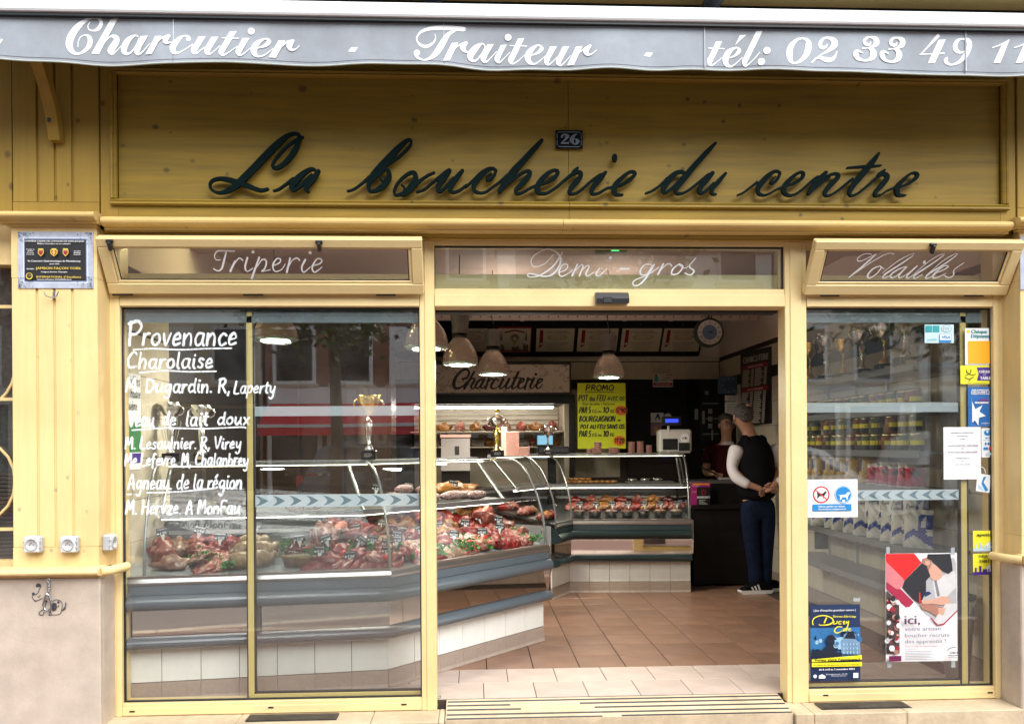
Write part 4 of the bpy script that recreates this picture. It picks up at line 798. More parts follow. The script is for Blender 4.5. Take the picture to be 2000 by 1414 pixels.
AT = [('Charcutier', 120, 20, 8.333, '460,195,15 425,250,18 440,310,22 510,330,28 590,300,60 640,220,60 620,150,50 540,125,25 420,150,50 260,270,100 150,430,120 120,560,115 160,660,80 240,705,40 340,675,45 430,590,75 460,490,80 430,420,55 380,405,22 310,430,18 270,500,14 260,595,14;Q800,145 920,135 595,700 472,700;620,610,12 700,500,20 790,420,30 860,430,80 888,480,100 820,590,110 780,650,100 805,695,48 870,655,20 960,570,14;1240,430,25 1190,410,30 1080,480,90 1010,590,108 1010,670,85 1060,700,45 1130,670,25 1220,560,28 1262,460,22;Q1285,425 1410,420 1300,600 1190,620;1245,600,106 1225,680,92 1258,713,42 1330,670,22 1440,550,12;Q1530,432 1635,432 1475,725 1365,725;1490,640,10 1560,540,18 1650,460,25 1740,430,30;1755,432,60 1700,495,95 1715,548,52 1800,540,15'),
 ('', 350, 30, 8.333, '155,400,85 150,360,50 80,345,25 0,400,70 -90,520,105 -80,610,82 -10,632,35 90,580,20 230,480,12;Q320,352 435,350 320,540 215,540;265,530,106 245,600,92 280,632,42 340,590,20 420,530,14;Q525,358 640,357 530,545 420,545;475,535,106 455,600,95 490,641,42 560,600,20 670,500,12;Q825,268 940,268 760,565 655,565;708,555,106 690,620,90 730,653,42 800,620,20 950,520,12;695,378,14 970,385,16;Q1035,382 1150,380 1040,565 935,565;988,555,106 970,620,92 1005,663,38 1080,620,20 1170,540,12;D1175,268,57;1285,545,14 1400,500,50 1462,430,75 1430,395,30 1380,395,30 1270,470,85 1220,570,108 1240,650,75 1300,682,33 1400,650,20 1530,540,10;Q1615,408 1722,407 1570,690 1455,690;1590,600,10 1660,510,20 1750,430,30 1840,405,30;1850,408,50 1790,480,100 1812,548,50 1890,540,18 1950,480,12'),
 ('Traiteur', 800, 40, 10, '490,270,8 510,350,18 460,460,40 330,532,65 220,500,50 150,420,28 145,340,25 220,240,50 360,180,70 540,155,90 800,155,95 1060,175,90;880,215,40 760,280,80 680,400,110 590,560,125 490,700,100 370,785,50 260,800,30 160,750,50 125,690,60;D145,655,62;Q825,455 950,443 785,805 655,815;790,700,10 880,570,18 990,480,30 1100,440,26;1110,442,60 1040,510,120 1060,590,75 1130,622,32 1200,590,15;1470,490,25 1420,450,28 1300,530,110 1200,660,130 1190,740,100 1250,790,50 1320,760,30 1430,620,28 1478,510,25;Q1520,463 1648,460 1520,675 1400,695;1460,670,122 1440,760,102 1490,801,46 1570,740,20 1700,600,14;Q1780,480 1900,472 1780,700 1668,710;1725,690,115 1710,760,100 1750,812,44 1820,760,20 1960,620,14;D1925,335,66'),
 ('', 980, 50, 10, 'Q318,255 440,245 260,620 140,620;200,608,118 180,680,102 220,732,46 310,690,20 450,570,14;160,390,16 485,400,20;575,580,14 700,530,50 780,450,80 750,390,35 690,385,35 570,480,100 510,600,125 540,700,90 620,746,38 720,700,22 860,580,12;Q945,405 1080,400 950,630 840,630;895,618,110 875,700,92 915,751,42 990,700,20 1080,610,12;Q1190,408 1320,402 1190,650 1070,650;1130,640,116 1110,710,97 1155,762,42 1230,710,20 1350,580,12;Q1450,412 1580,405 1410,765 1280,768;1430,680,10 1500,550,20 1600,470,30 1720,400,24;1730,400,50 1645,490,112 1670,572,62 1750,572,24 1850,495,12'),
 ('tél', 1370, 50, 10, 'Q290,308 412,300 240,660 125,660;180,650,116 165,720,97 205,771,42 290,720,20 430,600,12;140,440,20 455,445,22;550,620,14 670,570,45 750,480,80 730,430,40 670,425,35 550,500,100 485,630,122 500,730,92 580,777,42 680,730,22 820,600,12;Q755,188 880,182 665,378;Q1070,115 1200,105 930,660 815,660;872,650,112 860,720,92 890,769,38 970,710,22 1080,600,20 1150,510,14;D1283,488,70;D1180,698,70'),
 ('0233', 1520, 55, 7.692, '370,158,25 280,180,40 190,280,80 165,400,92 185,500,60 240,537,28 330,500,50 420,400,82 455,270,98 440,190,60 365,158,25;740,245,12 715,285,35 650,297,55 628,240,55 670,170,40 740,148,30 830,190,85 842,260,92 760,340,50 640,410,22 550,480,20 500,525,34;540,470,15 620,452,45 720,485,75 800,480,62 850,430,35 880,355,10;1385,215,12 1370,255,40 1310,252,50 1288,210,50 1320,160,40 1390,145,28 1465,180,82 1462,250,82 1380,300,25 1255,320,16;1340,310,16 1410,350,82 1418,430,95 1360,490,50 1270,507,33 1180,470,60 1155,400,82 1180,357,46 1255,388,15;1785,218,12 1770,258,40 1710,255,50 1688,213,50 1720,163,40 1790,148,28 1865,183,82 1862,253,82 1780,303,25 1655,323,16;1740,313,16 1810,353,82 1818,433,95 1760,493,50 1670,510,33 1580,473,60 1555,403,82 1580,360,46 1655,391,15'),
 ('49 1', 1780, 55, 9.09, '485,132,66 340,290,35 190,450,18;170,455,20 595,442,22;Q490,208 618,200 435,608 312,612;960,400,10 890,435,35 810,400,80 780,320,82 830,220,55 910,195,28 1010,220,80 1042,310,84 980,460,90 870,590,60 730,647,33 640,610,60 620,560,68 652,515,20;Q1620,275 1748,200 1585,618 1465,618;1445,348,16 1560,310,22 1690,245,26;Q1995,290 2120,215 1958,630 1838,635;1825,358,16 1940,320,22 2070,260,26'),
 ('-', 0, 0, 1, 'Q680,101 686,93 699,93 693,102;Q1257,111 1262,104 1275,104 1270,112;Q-12,86 -8,78 7,78 2,87')]
for nm, ou, ov, s_, d in AT:
    m = MB(); draw(m, d, pix(ou, ov, s_, YA), 0, step=22 if s_ > 2 else 5, dy=.00005)
    m.v = [(x, wavey(x, max(0, min(1, (z-zA0)/(zA1-zA0))))-.0012+y, z) for x, y, z in m.v]
    o = obj('lettering', m, WFILM, aw)
# ================================================================ shop room
FT = M('terracotta_pink_floor_tile', (.24, .135, .09), .33, var=.13, scale=5, bump=.05, rnd=.10, dirt=.1)
FT2 = M('pale_pink_floor_tile', (.50, .405, .35), .42, var=.08, scale=7, bump=.05, rnd=.05, dirt=.08)
GROUT = M('dark_grout', (.045, .035, .03), .9)
WT = M('white_marbled_wall_tile', (.8, .81, .76), .2, var=.05, scale=12, rnd=.03)
CT = M('cream_wall_tile', (.66, .6, .47), .22, var=.07, scale=10, rnd=.04)
BT = M('taupe_baseboard_tile', (.34, .27, .22), .6, var=.1, scale=40, rnd=.05)
PLAS = M('pinkish_white_plaster', (.78, .69, .63), .8, var=.03)
DKW = M('black_brown_cabinet', (.010, .009, .0085), .45, spec=.2, var=.3, scale=3, stretch=(1, 1, 8))
DKS = M('charcoal_frieze', (.011, .012, .012), .4, spec=.2)
fl = struct('floor', B(ROOMX0, ROOMX1, .07, YB, -.06, -.006), GROUT)
g0 = at(1222, 1300, z=0).x; h0 = at(1222, 1301.5, z=0).y; TS = .2905
me_t = mesh('floor_tile', BB(-TS/2+.003, TS/2-.003, -TS/2+.003, TS/2-.003, -.012, 0, .0015), FT)
me_p = mesh('floor_tile_pale', BB(-TS/2+.002, TS/2-.002, -TS/2+.002, TS/2-.002, -.012, 0, .0015), FT2)
B_ = at(758, 1342, z=0); A_ = at(340, 1366, z=0); A_ = A_+(A_-B_)*((-1.93-A_.x)/(A_.x-B_.x)); C_ = at(1062, 1250, z=0)
D0_ = at(1078, 1171, z=0); D1_ = at(1112, 1157, z=0); D2_ = at(1349, 1156, z=0)
def tiletype(x, y): return True
kx0 = math.ceil((ROOMX0-g0)/TS)
for i in range(kx0, kx0+17):
    for j in range(0, 18):
        x, y = g0+(i+.5)*TS, h0+(j+.5)*TS
        if x+TS/2 > ROOMX1+.02 or y+TS/2 > YB: continue
        if y > D1_.y+.35 and x < D2_.x-.15: continue
        # hidden under the long case
        k = (x-B_.x)*(C_.y-B_.y)-(y-B_.y)*(C_.x-B_.x)
        if (k < -.45 and y < 1.9) or (x < B_.x-.2 and y > .6) or (x < .3 and y > 1.9): continue
        put('tile', me_t, (x, y, 0), fl)
for j in range(3):
    y1 = h0-j*TS; y0 = max(y1-TS, .074); ofs = .42 if j % 2 == 0 else -.08
    if y1-y0 < .05: continue
    mm = me_p if y1-y0 > TS-.01 else mesh('floor_tile_cut', BB(-TS/2+.002, TS/2-.002, -(y1-y0)/2+.002, (y1-y0)/2-.002, -.012, 0, .0015), FT2)
    for i in range(kx0, kx0+17):
        x = g0+(i+.5+ofs)*TS
        if x-TS/2 < ROOMX0 or x+TS/2 > ROOMX1+.05: continue
        put('tile', mm, (x, (y0+y1)/2, 0), fl)
# walls
wr = struct('wall_right', B(ROOMX1, ROOMX1+.08, .03, YB, -.1, ZC), GROUT)
wl = struct('wall_left', B(ROOMX0-.08, ROOMX0, .03, YB, -.1, ZC), GROUT)
wb = struct('wall_back', B(ROOMX0-.08, ROOMX1+.08, YB, YB+.1, -.1, ZC), GROUT)
ZT = 2.37
obj('plaster', B(ROOMX1-.012, ROOMX1+.0, .12, YB, ZT+.05, ZC-.001), PLAS, wr)
obj('plaster', B(ROOMX0, ROOMX0+.012, .12, YB, ZT+.05, ZC-.001), PLAS, wl)
obj('plaster', B(ROOMX0+.012, ROOMX1-.012, YB-.012, YB, ZT+.05, ZC-.001), PLAS, wb)
obj('cove_moulding', BB(ROOMX0+.013, ROOMX1-.013, YB-.05, YB-.0125, ZC-.07, ZC-.002, .015), PLAS, wb)
obj('tile_trim', BB(ROOMX0+.013, ROOMX1-.013, YB-.03, YB-.001, ZT+.005, ZT+.049, .006), M('cream_trim', (.7, .64, .54), .5), wb)
obj('frieze', B(ROOMX1-.01, ROOMX1, .13, YB, 2.05, 2.155), DKS, wr)
obj('frieze', B(ROOMX0+.001, ROOMX1-.011, YB-.01, YB, 2.05, 2.155), DKS, wb)
ml = mesh('wall_tile_r', BB(-.01, 0, -.099, .099, 0, .237, .0012), CT)
zr = [.126+.24*k for k in range(8)]
for j in range(26):
    y = .23+.2*j
    if y > YB-.1: break
    for k in range(8):
        put('tile', ml, (ROOMX1, y, zr[k]+.0015), wr)
    put('tile', ml, (ROOMX1, y, 2.158), wr, scale=(1, 1, .88))
    put('baseboard_tile', bpy.data.meshes.get('base_r') or mesh('base_r', BB(-.014, 0, -.099, .099, 0, .123, .003), BT), (ROOMX1, y, 0), wr)
for j in range(4):
    for k in range(9):
        put('tile', ml, (ROOMX0+.01, .23+.2*j, zr[min(k, 7)]+.0015 if k < 8 else 2.06), wl)
mb_ = mesh('wall_tile_b', BB(-.099, .099, -.01, 0, 0, .205, .0012), CT)
for i in range(24):
    x = ROOMX1-.115-.2*i
    if x < ROOMX0+.1: break
    put('tile', mb_, (x, YB, 2.16), wb)
    if .5 < x < 1.75:
        for k in range(5): put('tile', mb_, (x, YB, 1.0+.2085*k), wb)
ce = struct('ceiling', B(ROOMX0-.08, ROOMX1+.08, .12, YB+.1, ZC, ZC+.08), M('dimness_toned_ceiling', (.42, .32, .27), .7, var=.04))  # brown tone puts the room's dimness into the ceiling colour
obj('beam', B(ROOMX0, ROOMX1, 1.3, 1.5, ZC-.1, ZC-.001), bpy.data.materials['dimness_toned_ceiling'], ce)
obj('front_wall_strip', B(ROOMX0-.08, ROOMX1+.08, .03, .11, ztop, ZC+.08), PLAS, ce)
for x, y in ((-.15, .9), (1.2, .95), (2.5, 1.0)):
    dl = thing('downlight', 'small chrome downlight in the shop ceiling, seen through the %s' % {-.15: 'left of the middle transom', 1.2: 'right of the middle transom', 2.5: 'poultry transom'}[x], 'ceiling light', (x, y, ZC))
    obj('ring', MB().lathe([(.05, -.002), (.052, -.012), (.036, -.014), (.034, -.001)], (x, y, ZC), 20), CHR, dl); obj('bulb', MB().lathe([(.034, -.004), (0, -.004)], (x, y, ZC), 16), BLK, dl)
p = at(545, 506, y=1.3); p.z = ZC
t = thing('ceiling_lamp', 'lit oval ceiling lamp glowing yellow behind the word Triperie', 'ceiling light', p); obj('shade', MB().lathe([(0, -.1), (.09, -.095), (.13, -.06), (.13, -.02), (.05, -.001)], p, 20), M('lit_yellow_glass', (1, .9, .45), .4, var=0, emit=22), t)
# emergency exit light with green glow over the door
p = at(1192, 490, y=.6)
t = thing('emergency_light', 'flat emergency exit light glowing green behind the middle transom', 'emergency light', p)
obj('housing', BB(p.x-.1, p.x+.1, p.y-.03, p.y+.03, p.z-.012, p.z+.006), M('grey_housing', (.12, .16, .12), .4), t)
obj('lamp', BB(p.x+.0, p.x+.05, p.y-.031, p.y-.0302, p.z-.008, p.z+.002), M('green_glow', (.05, .8, .2), .4, var=0, emit=1.2), t)
# hook rail
yr = 3.9; x0, x1 = at(700, 620, y=yr).x, at(1480, 620, y=yr).x; z0, z1 = Z(626, yr, 1200), Z(613, yr, 1200)
RAILM = M('cream_enamel_rail', (.62, .50, .44), .4, var=.04)
t = thing('hook_rail', 'long cream butcher rail with small hooks under the ceiling', 'rail', ((x0+x1)/2, yr, z0))
obj('rail_bar', BB(x0, x1, yr-.01, yr+.01, z0, z1, .003), RAILM, t)
n = int((x1-x0)/.098)
mh = mesh('rail_hook', MB().tube([(0, -.012, .0), (0, -.03, -.006), (0, -.034, .01)], .006, 6), CHR)
for i in range(n): put('hook', mh, (x0+.05+i*.098, yr, (z0+z1)/2), t)
for u in (905, 1020, 1220, 1310, 1430):
    x = at(u, 620, y=yr).x; obj('hanger', BB(x-.02, x+.02, yr-.02, yr+.012, z0-.008, ZC-.003, .003), RAILM, t)
# clock
p = at(1384, 650, y=3.35); r = .133
t = thing('station_clock', 'round double sided station clock with roman numerals and blue centre', 'clock', p)
obj('case', MB().lathe([(0, -.04), (r*.93, -.04), (r*1.04, -.03), (r*1.04, .04), (r*.96, .05), (r*.92, .036), (0, .036)], p, 40, 'y'), M('dark_green_cast_iron', (.02, .03, .028), .4), t)
obj('hanger', MB().tube([(p.x, p.y, p.z+r), (p.x, p.y, p.z+r+.08)], .01, 8), BLK, t)
m = MB(); 
for s_ in (-1, 1): m.tube([(p.x+s_*.01, p.y, p.z+r), (p.x+s_*.035, p.y, p.z+r+.03), (p.x+s_*.02, p.y, p.z+r+.055), (p.x+s_*.075, p.y, p.z+r+.075)], .005, 6)
m.bbox(p.x-.1, p.x+.1, p.y-.012, p.y+.012, p.z+r+.075, p.z+r+.085); obj('scroll_bracket', m, BLK, t)
s = Sheet((p.x-r, p.y-.037, p.z+r), (2*r, 0, 0), (0, 0, -2*r), (0, -1, 0))
s.disc(.5, .5, .44, M('clock_face', (.62, .6, .55), .4, var=0), 40); s.disc(.5, .5, .27, M('clock_blue', (.12, .19, .33), .4, var=.1), 36)
for k, nn_ in enumerate(('XII', 'I', 'II', 'III', 'IIII', 'V', 'VI', 'VII', 'VIII', 'IX', 'X', 'XI')):
    a = k*math.pi/6; cx, cy = .5+.355*math.sin(a), .5-.355*math.cos(a); w_ = .03+.02*len(nn_)
    s.mat(I_BLK); tt = nn_; 
    if tt not in _pc: _pc[tt] = printed(tt)
    vs, fs = _pc[tt]; a1 = max(v[0] for v in vs); s.mb.add([s.P(cx+((v[0]/a1-.5)*w_)*math.cos(a)+(v[1]-.36)*.14*math.sin(a), cy+((v[0]/a1-.5)*w_)*math.sin(a)-(v[1]-.36)*.14*math.cos(a)) for v in vs], fs)
    s.poly([(.5+.28*math.sin(a+.26)-.002, .5-.28*math.cos(a+.26)), (.5+.43*math.sin(a+.26)-.002, .5-.43*math.cos(a+.26)), (.5+.43*math.sin(a+.26)+.003, .5-.43*math.cos(a+.26)), (.5+.28*math.sin(a+.26)+.003, .5-.28*math.cos(a+.26))], I_GRY)
for an, L, w_ in ((68, .24, .018), (112, .22, .022)):
    a = math.radians(an); dx, dy = math.sin(a), -math.cos(a); s.poly([(.5-dx*.05+dy*w_, .5-dy*.05-dx*w_), (.5+dx*L, .5+dy*L), (.5-dx*.05-dy*w_, .5-dy*.05+dx*w_)], I_BLK)
s.done(t, 'clock_dial')
# certificates board, tilted
zt_, zb_ = 2.80, 2.43; yt_, yb2_ = 4.97, 5.28
cb_x0, cb_x1 = at(612, 668, y=5.1).x, at(1373, 668, y=5.1).x
t = thing('certificate_board', 'long black tilted board of framed award certificates high on the back wall', 'board', ((cb_x0+cb_x1)/2, 5.1, 2.6))
m = MB(); m.prismx([(yt_, zt_), (yt_+.02, zt_+.012), (yb2_+.02, zb_+.0), (yb2_, zb_)], cb_x0, cb_x1); obj('board', m, M('black_board', (.01, .01, .011), .3), t)
obj('top_rail', BB(cb_x0-.02, cb_x1+.02, yt_+.03, yt_+.06, zt_-.0, zt_+.03), BLK, t)
CERT = M('cream_certificate', (.72, .63, .5), .5, var=.03); CG = ink('certificate_gold', (.50, .38, .18)); CF = ink('certificate_grey', (.2, .17, .14))
def tilted(u0, u1, f0, f1):
    a = f0; y0 = yt_*(1-f0)+yb2_*f0; zz0 = zt_*(1-f0)+zb_*f0; y1 = yt_*(1-f1)+yb2_*f1; zz1 = zt_*(1-f1)+zb_*f1
    xa, xb = at(u0, 670, y=(y0+y1)/2).x, at(u1, 670, y=(y0+y1)/2).x
    nr = Vector((0, -(zt_-zb_), -(yb2_-yt_))).normalized()
    return xa, xb, Vector((xa, y0, zz0)), Vector((xb-xa, 0, 0)), Vector((0, y1-y0, zz1-zz0)), nr
for k, (u0, u1) in enumerate(((628, 702), (716, 790), (803, 868), (884, 952), (974, 1036), (1047, 1121), (1128, 1206), (1213, 1290), (1294, 1368))):
    xa, xb, o_, ux, uz, nr = tilted(u0, u1, .2, .86)
    if k == 4:
        s = Sheet(o_, ux, uz, nr, .002); s.rect(-.03, -.07, 1.03, 1.04, I_DRED); s.rect(0, 0, 1, 1, CERT); s.poly([(.18, .14), (.5, .04), (.82, .14), (.82, .2), (.5, .11), (.18, .2)], I_DRED)
        s.poly([(.34, .4), (.42, .22), (.58, .22), (.66, .4), (.5, .72)], CG); s.disc(.5, .38, .1, CF); s.disc(.5, .42, .06, CERT)
        for q in (.08, .86): s.poly([(q-.04, .5), (q, .06), (q+.04, .5)], CF)
        for q in range(12): a = R.random(); s.rect(a*.92, .6+R.random()*.3, a*.92+.07, .93, CF)
        s.rect(.04, .92, .96, .97, I_DRED)
    else:
        s = Sheet(o_, ux, uz, nr, .002); s.rect(0, 0, 1, 1, CERT); s.poly([(.09, .07), (.18, .07), (.18, .72), (.135, .78), (.09, .82)], I_DRED); s.disc(.135, .66, .035, CERT)
        s.text('Concours Gastronomique', .22, .14, .82, .05, CF, bold=.003); s.text('du Mérite et Mesnil Clément', .22, .21, .9, .045, CF, bold=.002)
        for q in range(26): a = q*math.pi/13; s.rect(.55+.24*math.cos(a)-.03, .36+.11*math.sin(a)-.012, .55+.24*math.cos(a)+.03, .36+.11*math.sin(a)+.012, CG)
        s.text('EXCEL', .36, .41, .74, .1, CG); s.text('Concours gastronomique', .26, .62, .84, .04, CF, bold=.002)
        for q in range(5): s.rect(.28+.05*(q % 2), .68+q*.055, .78-.06*(q % 3), .69+q*.055, CF)
    o = s.done(t, 'certificate')
for u in [670, 753, 915, 1005, 1083, 1166, 1252, 1335]:
    for f in (.1, .93):
        xa, xb, o_, ux, uz, nr = tilted(u-2, u+2, f, f+.03); obj('fixing_knob', MB().lathe([(0, .012), (.008, .01), (.008, 0)], (o_.x, o_.y-.012, o_.z), 8, 'y'), CHR, t)
# marble sign
yS = 4.55
t = thing('charcuterie_sign', "marbled panel lettered 'Charcuterie' in black script above the wall fridge", 'sign', at(985, 769, y=yS))
x0, x1, z0, z1 = at(838, 740, y=yS).x, at(1112, 740, y=yS).x, Z(767, yS), Z(712, yS)
MARB = M('cream_veined_marble_print', (.52, .42, .34), .4, var=.02)
n_ = MARB.node_tree.nodes; l_ = MARB.node_tree.links
vo = n_.new('ShaderNodeTexNoise'); vo.inputs['Scale'].default_value = 9; vo.inputs['Detail'].default_value = 5; vo.inputs['Distortion'].default_value = 1.2
tc_ = n_.new('ShaderNodeTexCoord'); l_.new(tc_.outputs['Object'], vo.inputs['Vector'])
ab = n_.new('ShaderNodeMath'); ab.operation = 'SUBTRACT'; ab.inputs[1].default_value = .5; l_.new(vo.outputs['Fac'], ab.inputs[0]); a2 = n_.new('ShaderNodeMath'); a2.operation = 'ABSOLUTE'; l_.new(ab.outputs[0], a2.inputs[0])
rp = n_.new('ShaderNodeValToRGB'); rp.color_ramp.elements[0].position = 0; rp.color_ramp.elements[0].color = (.22, .15, .1, 1); rp.color_ramp.elements[1].position = .022; rp.color_ramp.elements[1].color = (.78, .68, .58, 1); l_.new(a2.outputs[0], rp.inputs[0])
l_.new(rp.outputs[0], n_['Principled BSDF'].inputs['Base Color'])
obj('board', B(x0, x1, yS, yS+.03, z0, z1), MARB, t)
for q in ((x0-.02, x1+.02, z1, z1+.02), (x0-.02, x1+.02, z0-.02, z0), (x1, x1+.02, z0, z1)): obj('frame', B(q[0], q[1], yS-.012, yS+.03, q[2]+.0005, q[3]-.0005), BLK, t)
m = MB(); draw(m, '490,945,26 540,930,26 568,870,26 540,835,26 480,850,30 410,930,36 390,1010,40 420,1050,28 490,1030,22 560,960,14;625,862,28 510,1055,30;540,990,14 600,940,20 630,950,28 590,1030,28 610,1055,18 660,1010,12;720,940,20 670,970,30 640,1030,28 670,1050,18 730,970,18;745,940,28 700,1030,28 720,1052,16 770,1010,12;795,930,24 755,1055,28;775,990,12 825,940,18 845,955,22;900,960,26 880,940,18 840,980,28 820,1040,26 870,1052,14 930,1000,12;960,940,28 920,1030,28 940,1055,16 1010,980,14;1030,940,28 990,1030,28 1010,1055,16 1060,1010,12;1135,862,28 1060,1030,30 1080,1055,16 1130,1010,12;1070,935,14 1160,930,14;1130,1005,12 1190,970,20 1200,942,18 1160,950,26 1130,1030,28 1160,1055,16 1220,1010,12;1245,930,24 1205,1055,26;1220,1000,12 1265,942,18 1285,962,22;1312,940,28 1270,1030,28 1290,1055,14 1340,1010,12;D1335,890,16;1340,1010,12 1400,970,18 1410,945,18 1370,950,24 1340,1030,28 1370,1055,16 1410,1000,10', pix(820, 580, 5.891, yS-.002), yS-.0015, step=14)
obj('lettering', m, I_BLK, t)
# wall fridge under it
CAB = M('cream_enamel_cabinet', (.55, .47, .36), .35, var=.04); yc = 4.6
t = thing('wall_fridge', 'open fronted wall fridge with lit shelves of cooked meats under the Charcuterie sign', 'fridge', at(985, 900, y=yc))
x0, x1 = at(800, 840, y=yc).x, at(1112, 840, y=yc).x; zt1 = Z(789, yc); zb1_ = .9
obj('canopy', B(x0, x1+.06, yc-.02, YB-.014, zt1, Z(771, yc)), DKS, t)
obj('side', B(x1, x1+.06, yc-.02, YB-.014, zb1_, zt1-.001), DKS, t); obj('back_panel', B(x0, x1-.001, YB-.06, YB-.015, zb1_, zt1-.001), CAB, t)
obj('inner_side', B(x1-.05, x1-.002, yc+.02, YB-.061, zb1_, zt1-.001), CAB, t)
TUBE = M('fluorescent_tube', (1, .93, .8), .4, var=0, emit=20)
obj('light_tube', MB().tube([(x0+.05, yc+.06, zt1-.035), (at(1080, 795, y=yc+.06).x, yc+.06, zt1-.035)], .011, 8), TUBE, t)
for k in range(4): obj('grille_slat', BB(x0, x1-.06, YB-.1, YB-.065, zt1-.1-.055*k, zt1-.075-.055*k), M('pale_grille', (.6, .54, .44), .4) if k == 0 else bpy.data.materials['pale_grille'], t)
zsh = [Z(842, yc+.1), Z(872, yc+.1)]
for z in zsh: obj('shelf', BB(x0, x1-.06, yc+.1, YB-.101, z-.015, z), CAB, t)
obj('lower_body', B(x0, x1+.06, yc-.02, YB-.014, .1, zb1_-.001), DKS, t)
# promo sheet
yP = 4.35
t, s = panel('promo_sign', 'fluorescent yellow handwritten promo sheet with orange starbursts hanging behind the back counter', 'sign', 1128, 748, 1222, 876, yP, M('fluorescent_yellow_card', (.78, .9, .02), .6, var=.03))
for tx, a, yb__, b, h, wd in (('PROMO', .17, .115, .76, .085, .017), ('POT au FEU', .02, .27, .58, .085, .013), ('AVEC OS', .62, .265, .98, .055, .011), ('Plat de côte - Poitrine', .1, .335, .77, .03, .005), ('PAR 5', .03, .455, .27, .085, .014), ('KG ou', .3, .45, .5, .045, .007), ('10', .52, .455, .65, .085, .016), ('KG', .68, .455, .76, .045, .007), ('BOURGUIGNON', .03, .585, .78, .08, .014), ('ou', .83, .58, .9, .035, .007), ('POT AU FEU SANS OS', .05, .695, .97, .06, .013), ('PAR 5', .02, .815, .27, .085, .014), ('KG ou', .3, .81, .5, .045, .007), ('10', .52, .815, .64, .085, .016), ('KG', .67, .81, .75, .045, .007)):
    s.hand(tx, a, yb__, b, h, I_BLK, wd*1.1, .15)
s.rect(.16, .138, .76, .145, I_BLK); s.rect(.0, .283, 1, .286, I_GRY)
def burst(cx, cy, rx, ry, tx):
    n = 15; s.poly([(cx+(rx if i % 2 else rx*.72)*math.cos(i*math.pi/n), cy+(ry if i % 2 else ry*.72)*math.sin(i*math.pi/n)) for i in range(2*n)], M('neon_orange', (.95, .16, .02), .5, var=0) if not bpy.data.materials.get('neon_orange') else bpy.data.materials['neon_orange'])
    s.hand(tx, cx-rx*.7, cy+ry*.4, cx+rx*.75, ry*.8, I_BLK, .016)
burst(.9, .42, .15, .085, "5'90"); burst(.86, .88, .14, .085, "11'20"); s.done(t)
# dark rear doors, cabinet and notices
t = thing('rear_door', 'plain dark brown door in the back wall beside the promo sheet', 'door', at(1290, 900, y=YB-.05))
x0, x1 = at(1238, 800, y=YB-.05).x, at(1400, 800, y=YB-.05).x
obj('door_leaf', B(x0, x1, YB-.05, YB-.0125, 0, 2.0), DKW, t)
obj('door_frame', B(x0-.08, x0-.001, YB-.06, YB-.0125, 0, 2.12), DKS, t); obj('door_frame', B(x0, x1, YB-.06, YB-.0125, 2.001, 2.12), DKS, t)
p = at(1283, 835, y=YB-.06)
t, s = panel('notice', 'small white notice with a black A emblem on the dark rear door', 'notice', 1271, 806, 1296, 825, YB-.062, PAPER); s.poly([(.3, .7), (.5, .1), (.62, .1), (.75, .7), (.62, .7), (.55, .4), (.42, .7)], I_NAVY); s.rect(.1, .8, .9, .84, I_GRY); s.done(t)
t, s = panel('notice', 'pinkish leaflet below the A emblem notice on the rear door', 'notice', 1271, 826, 1292, 850, YB-.061, M('mauve_leaflet', (.35, .2, .3), .5, var=.2)); s.poly([(.3, .8), (.5, .15), (.7, .8)], I_ORG); s.done(t)
t = thing('notice', 'round white sticker with dark rim on the rear door', 'sticker', at(1304, 815, y=YB-.062)); s = Sheet(at(1296, 806, y=YB-.062), (at(1312, 806, y=YB-.062).x-at(1296, 806, y=YB-.062).x, 0, 0), (0, 0, -.1), (0, -1, 0)); s.disc(.5, .5, .5, I_GRY); s.disc(.5, .5, .38, PAPER); s.text('Mobilier', .25, .5, .75, .1, I_BLK); s.done(t)
t, s = panel('notice', 'white framed card with red band and cook drawing over the rear door', 'notice', 1275, 729, 1314, 756, 5.1, M('cream_card', (.62, .56, .45), .5)); s.rect(.03, .68, .97, .93, I_DRED); s.text('Pensez au Bac de Noël', .15, .79, .85, .07, I_WHT); s.text('produit à base de charcuterie', .08, .89, .92, .06, I_WHT); s.text('MONSIEUR', .34, .16, .6, .07, I_BLK); s.text('SARDINE', .65, .16, .97, .07, I_RED, bold=.006); s.hand('Viande', .5, .38, .85, .12, I_BLK, .02); s.hand('maturée à Pix', .42, .54, .95, .11, I_BLK, .018); s.poly([(.05, .62), (.08, .3), (.2, .2), (.3, .35), (.28, .6)], I_TEAL); s.disc(.17, .17, .06, I_BLK); s.done(t)
xk = at(1368, 800, y=4.7).x
t = thing('tall_cabinet', 'tall black brown cabinet behind the checkout', 'cabinet', ((xk+ROOMX1)/2, 4.9, 0))
obj('carcass', BB(xk, ROOMX1-.016, 4.7, YB-.062, .0, Z(742, 4.7)), DKW, t)
for k in range(5): obj('shelf_edge', B(xk+.02, xk+.2, 4.69, 4.699, 1.15+.17*k, 1.165+.17*k), M('dull_grey', (.1, .1, .1), .5) if k == 0 else bpy.data.materials['dull_grey'], t)
GM_ = M('dim_gadget_grey', (.16, .16, .17), .4)
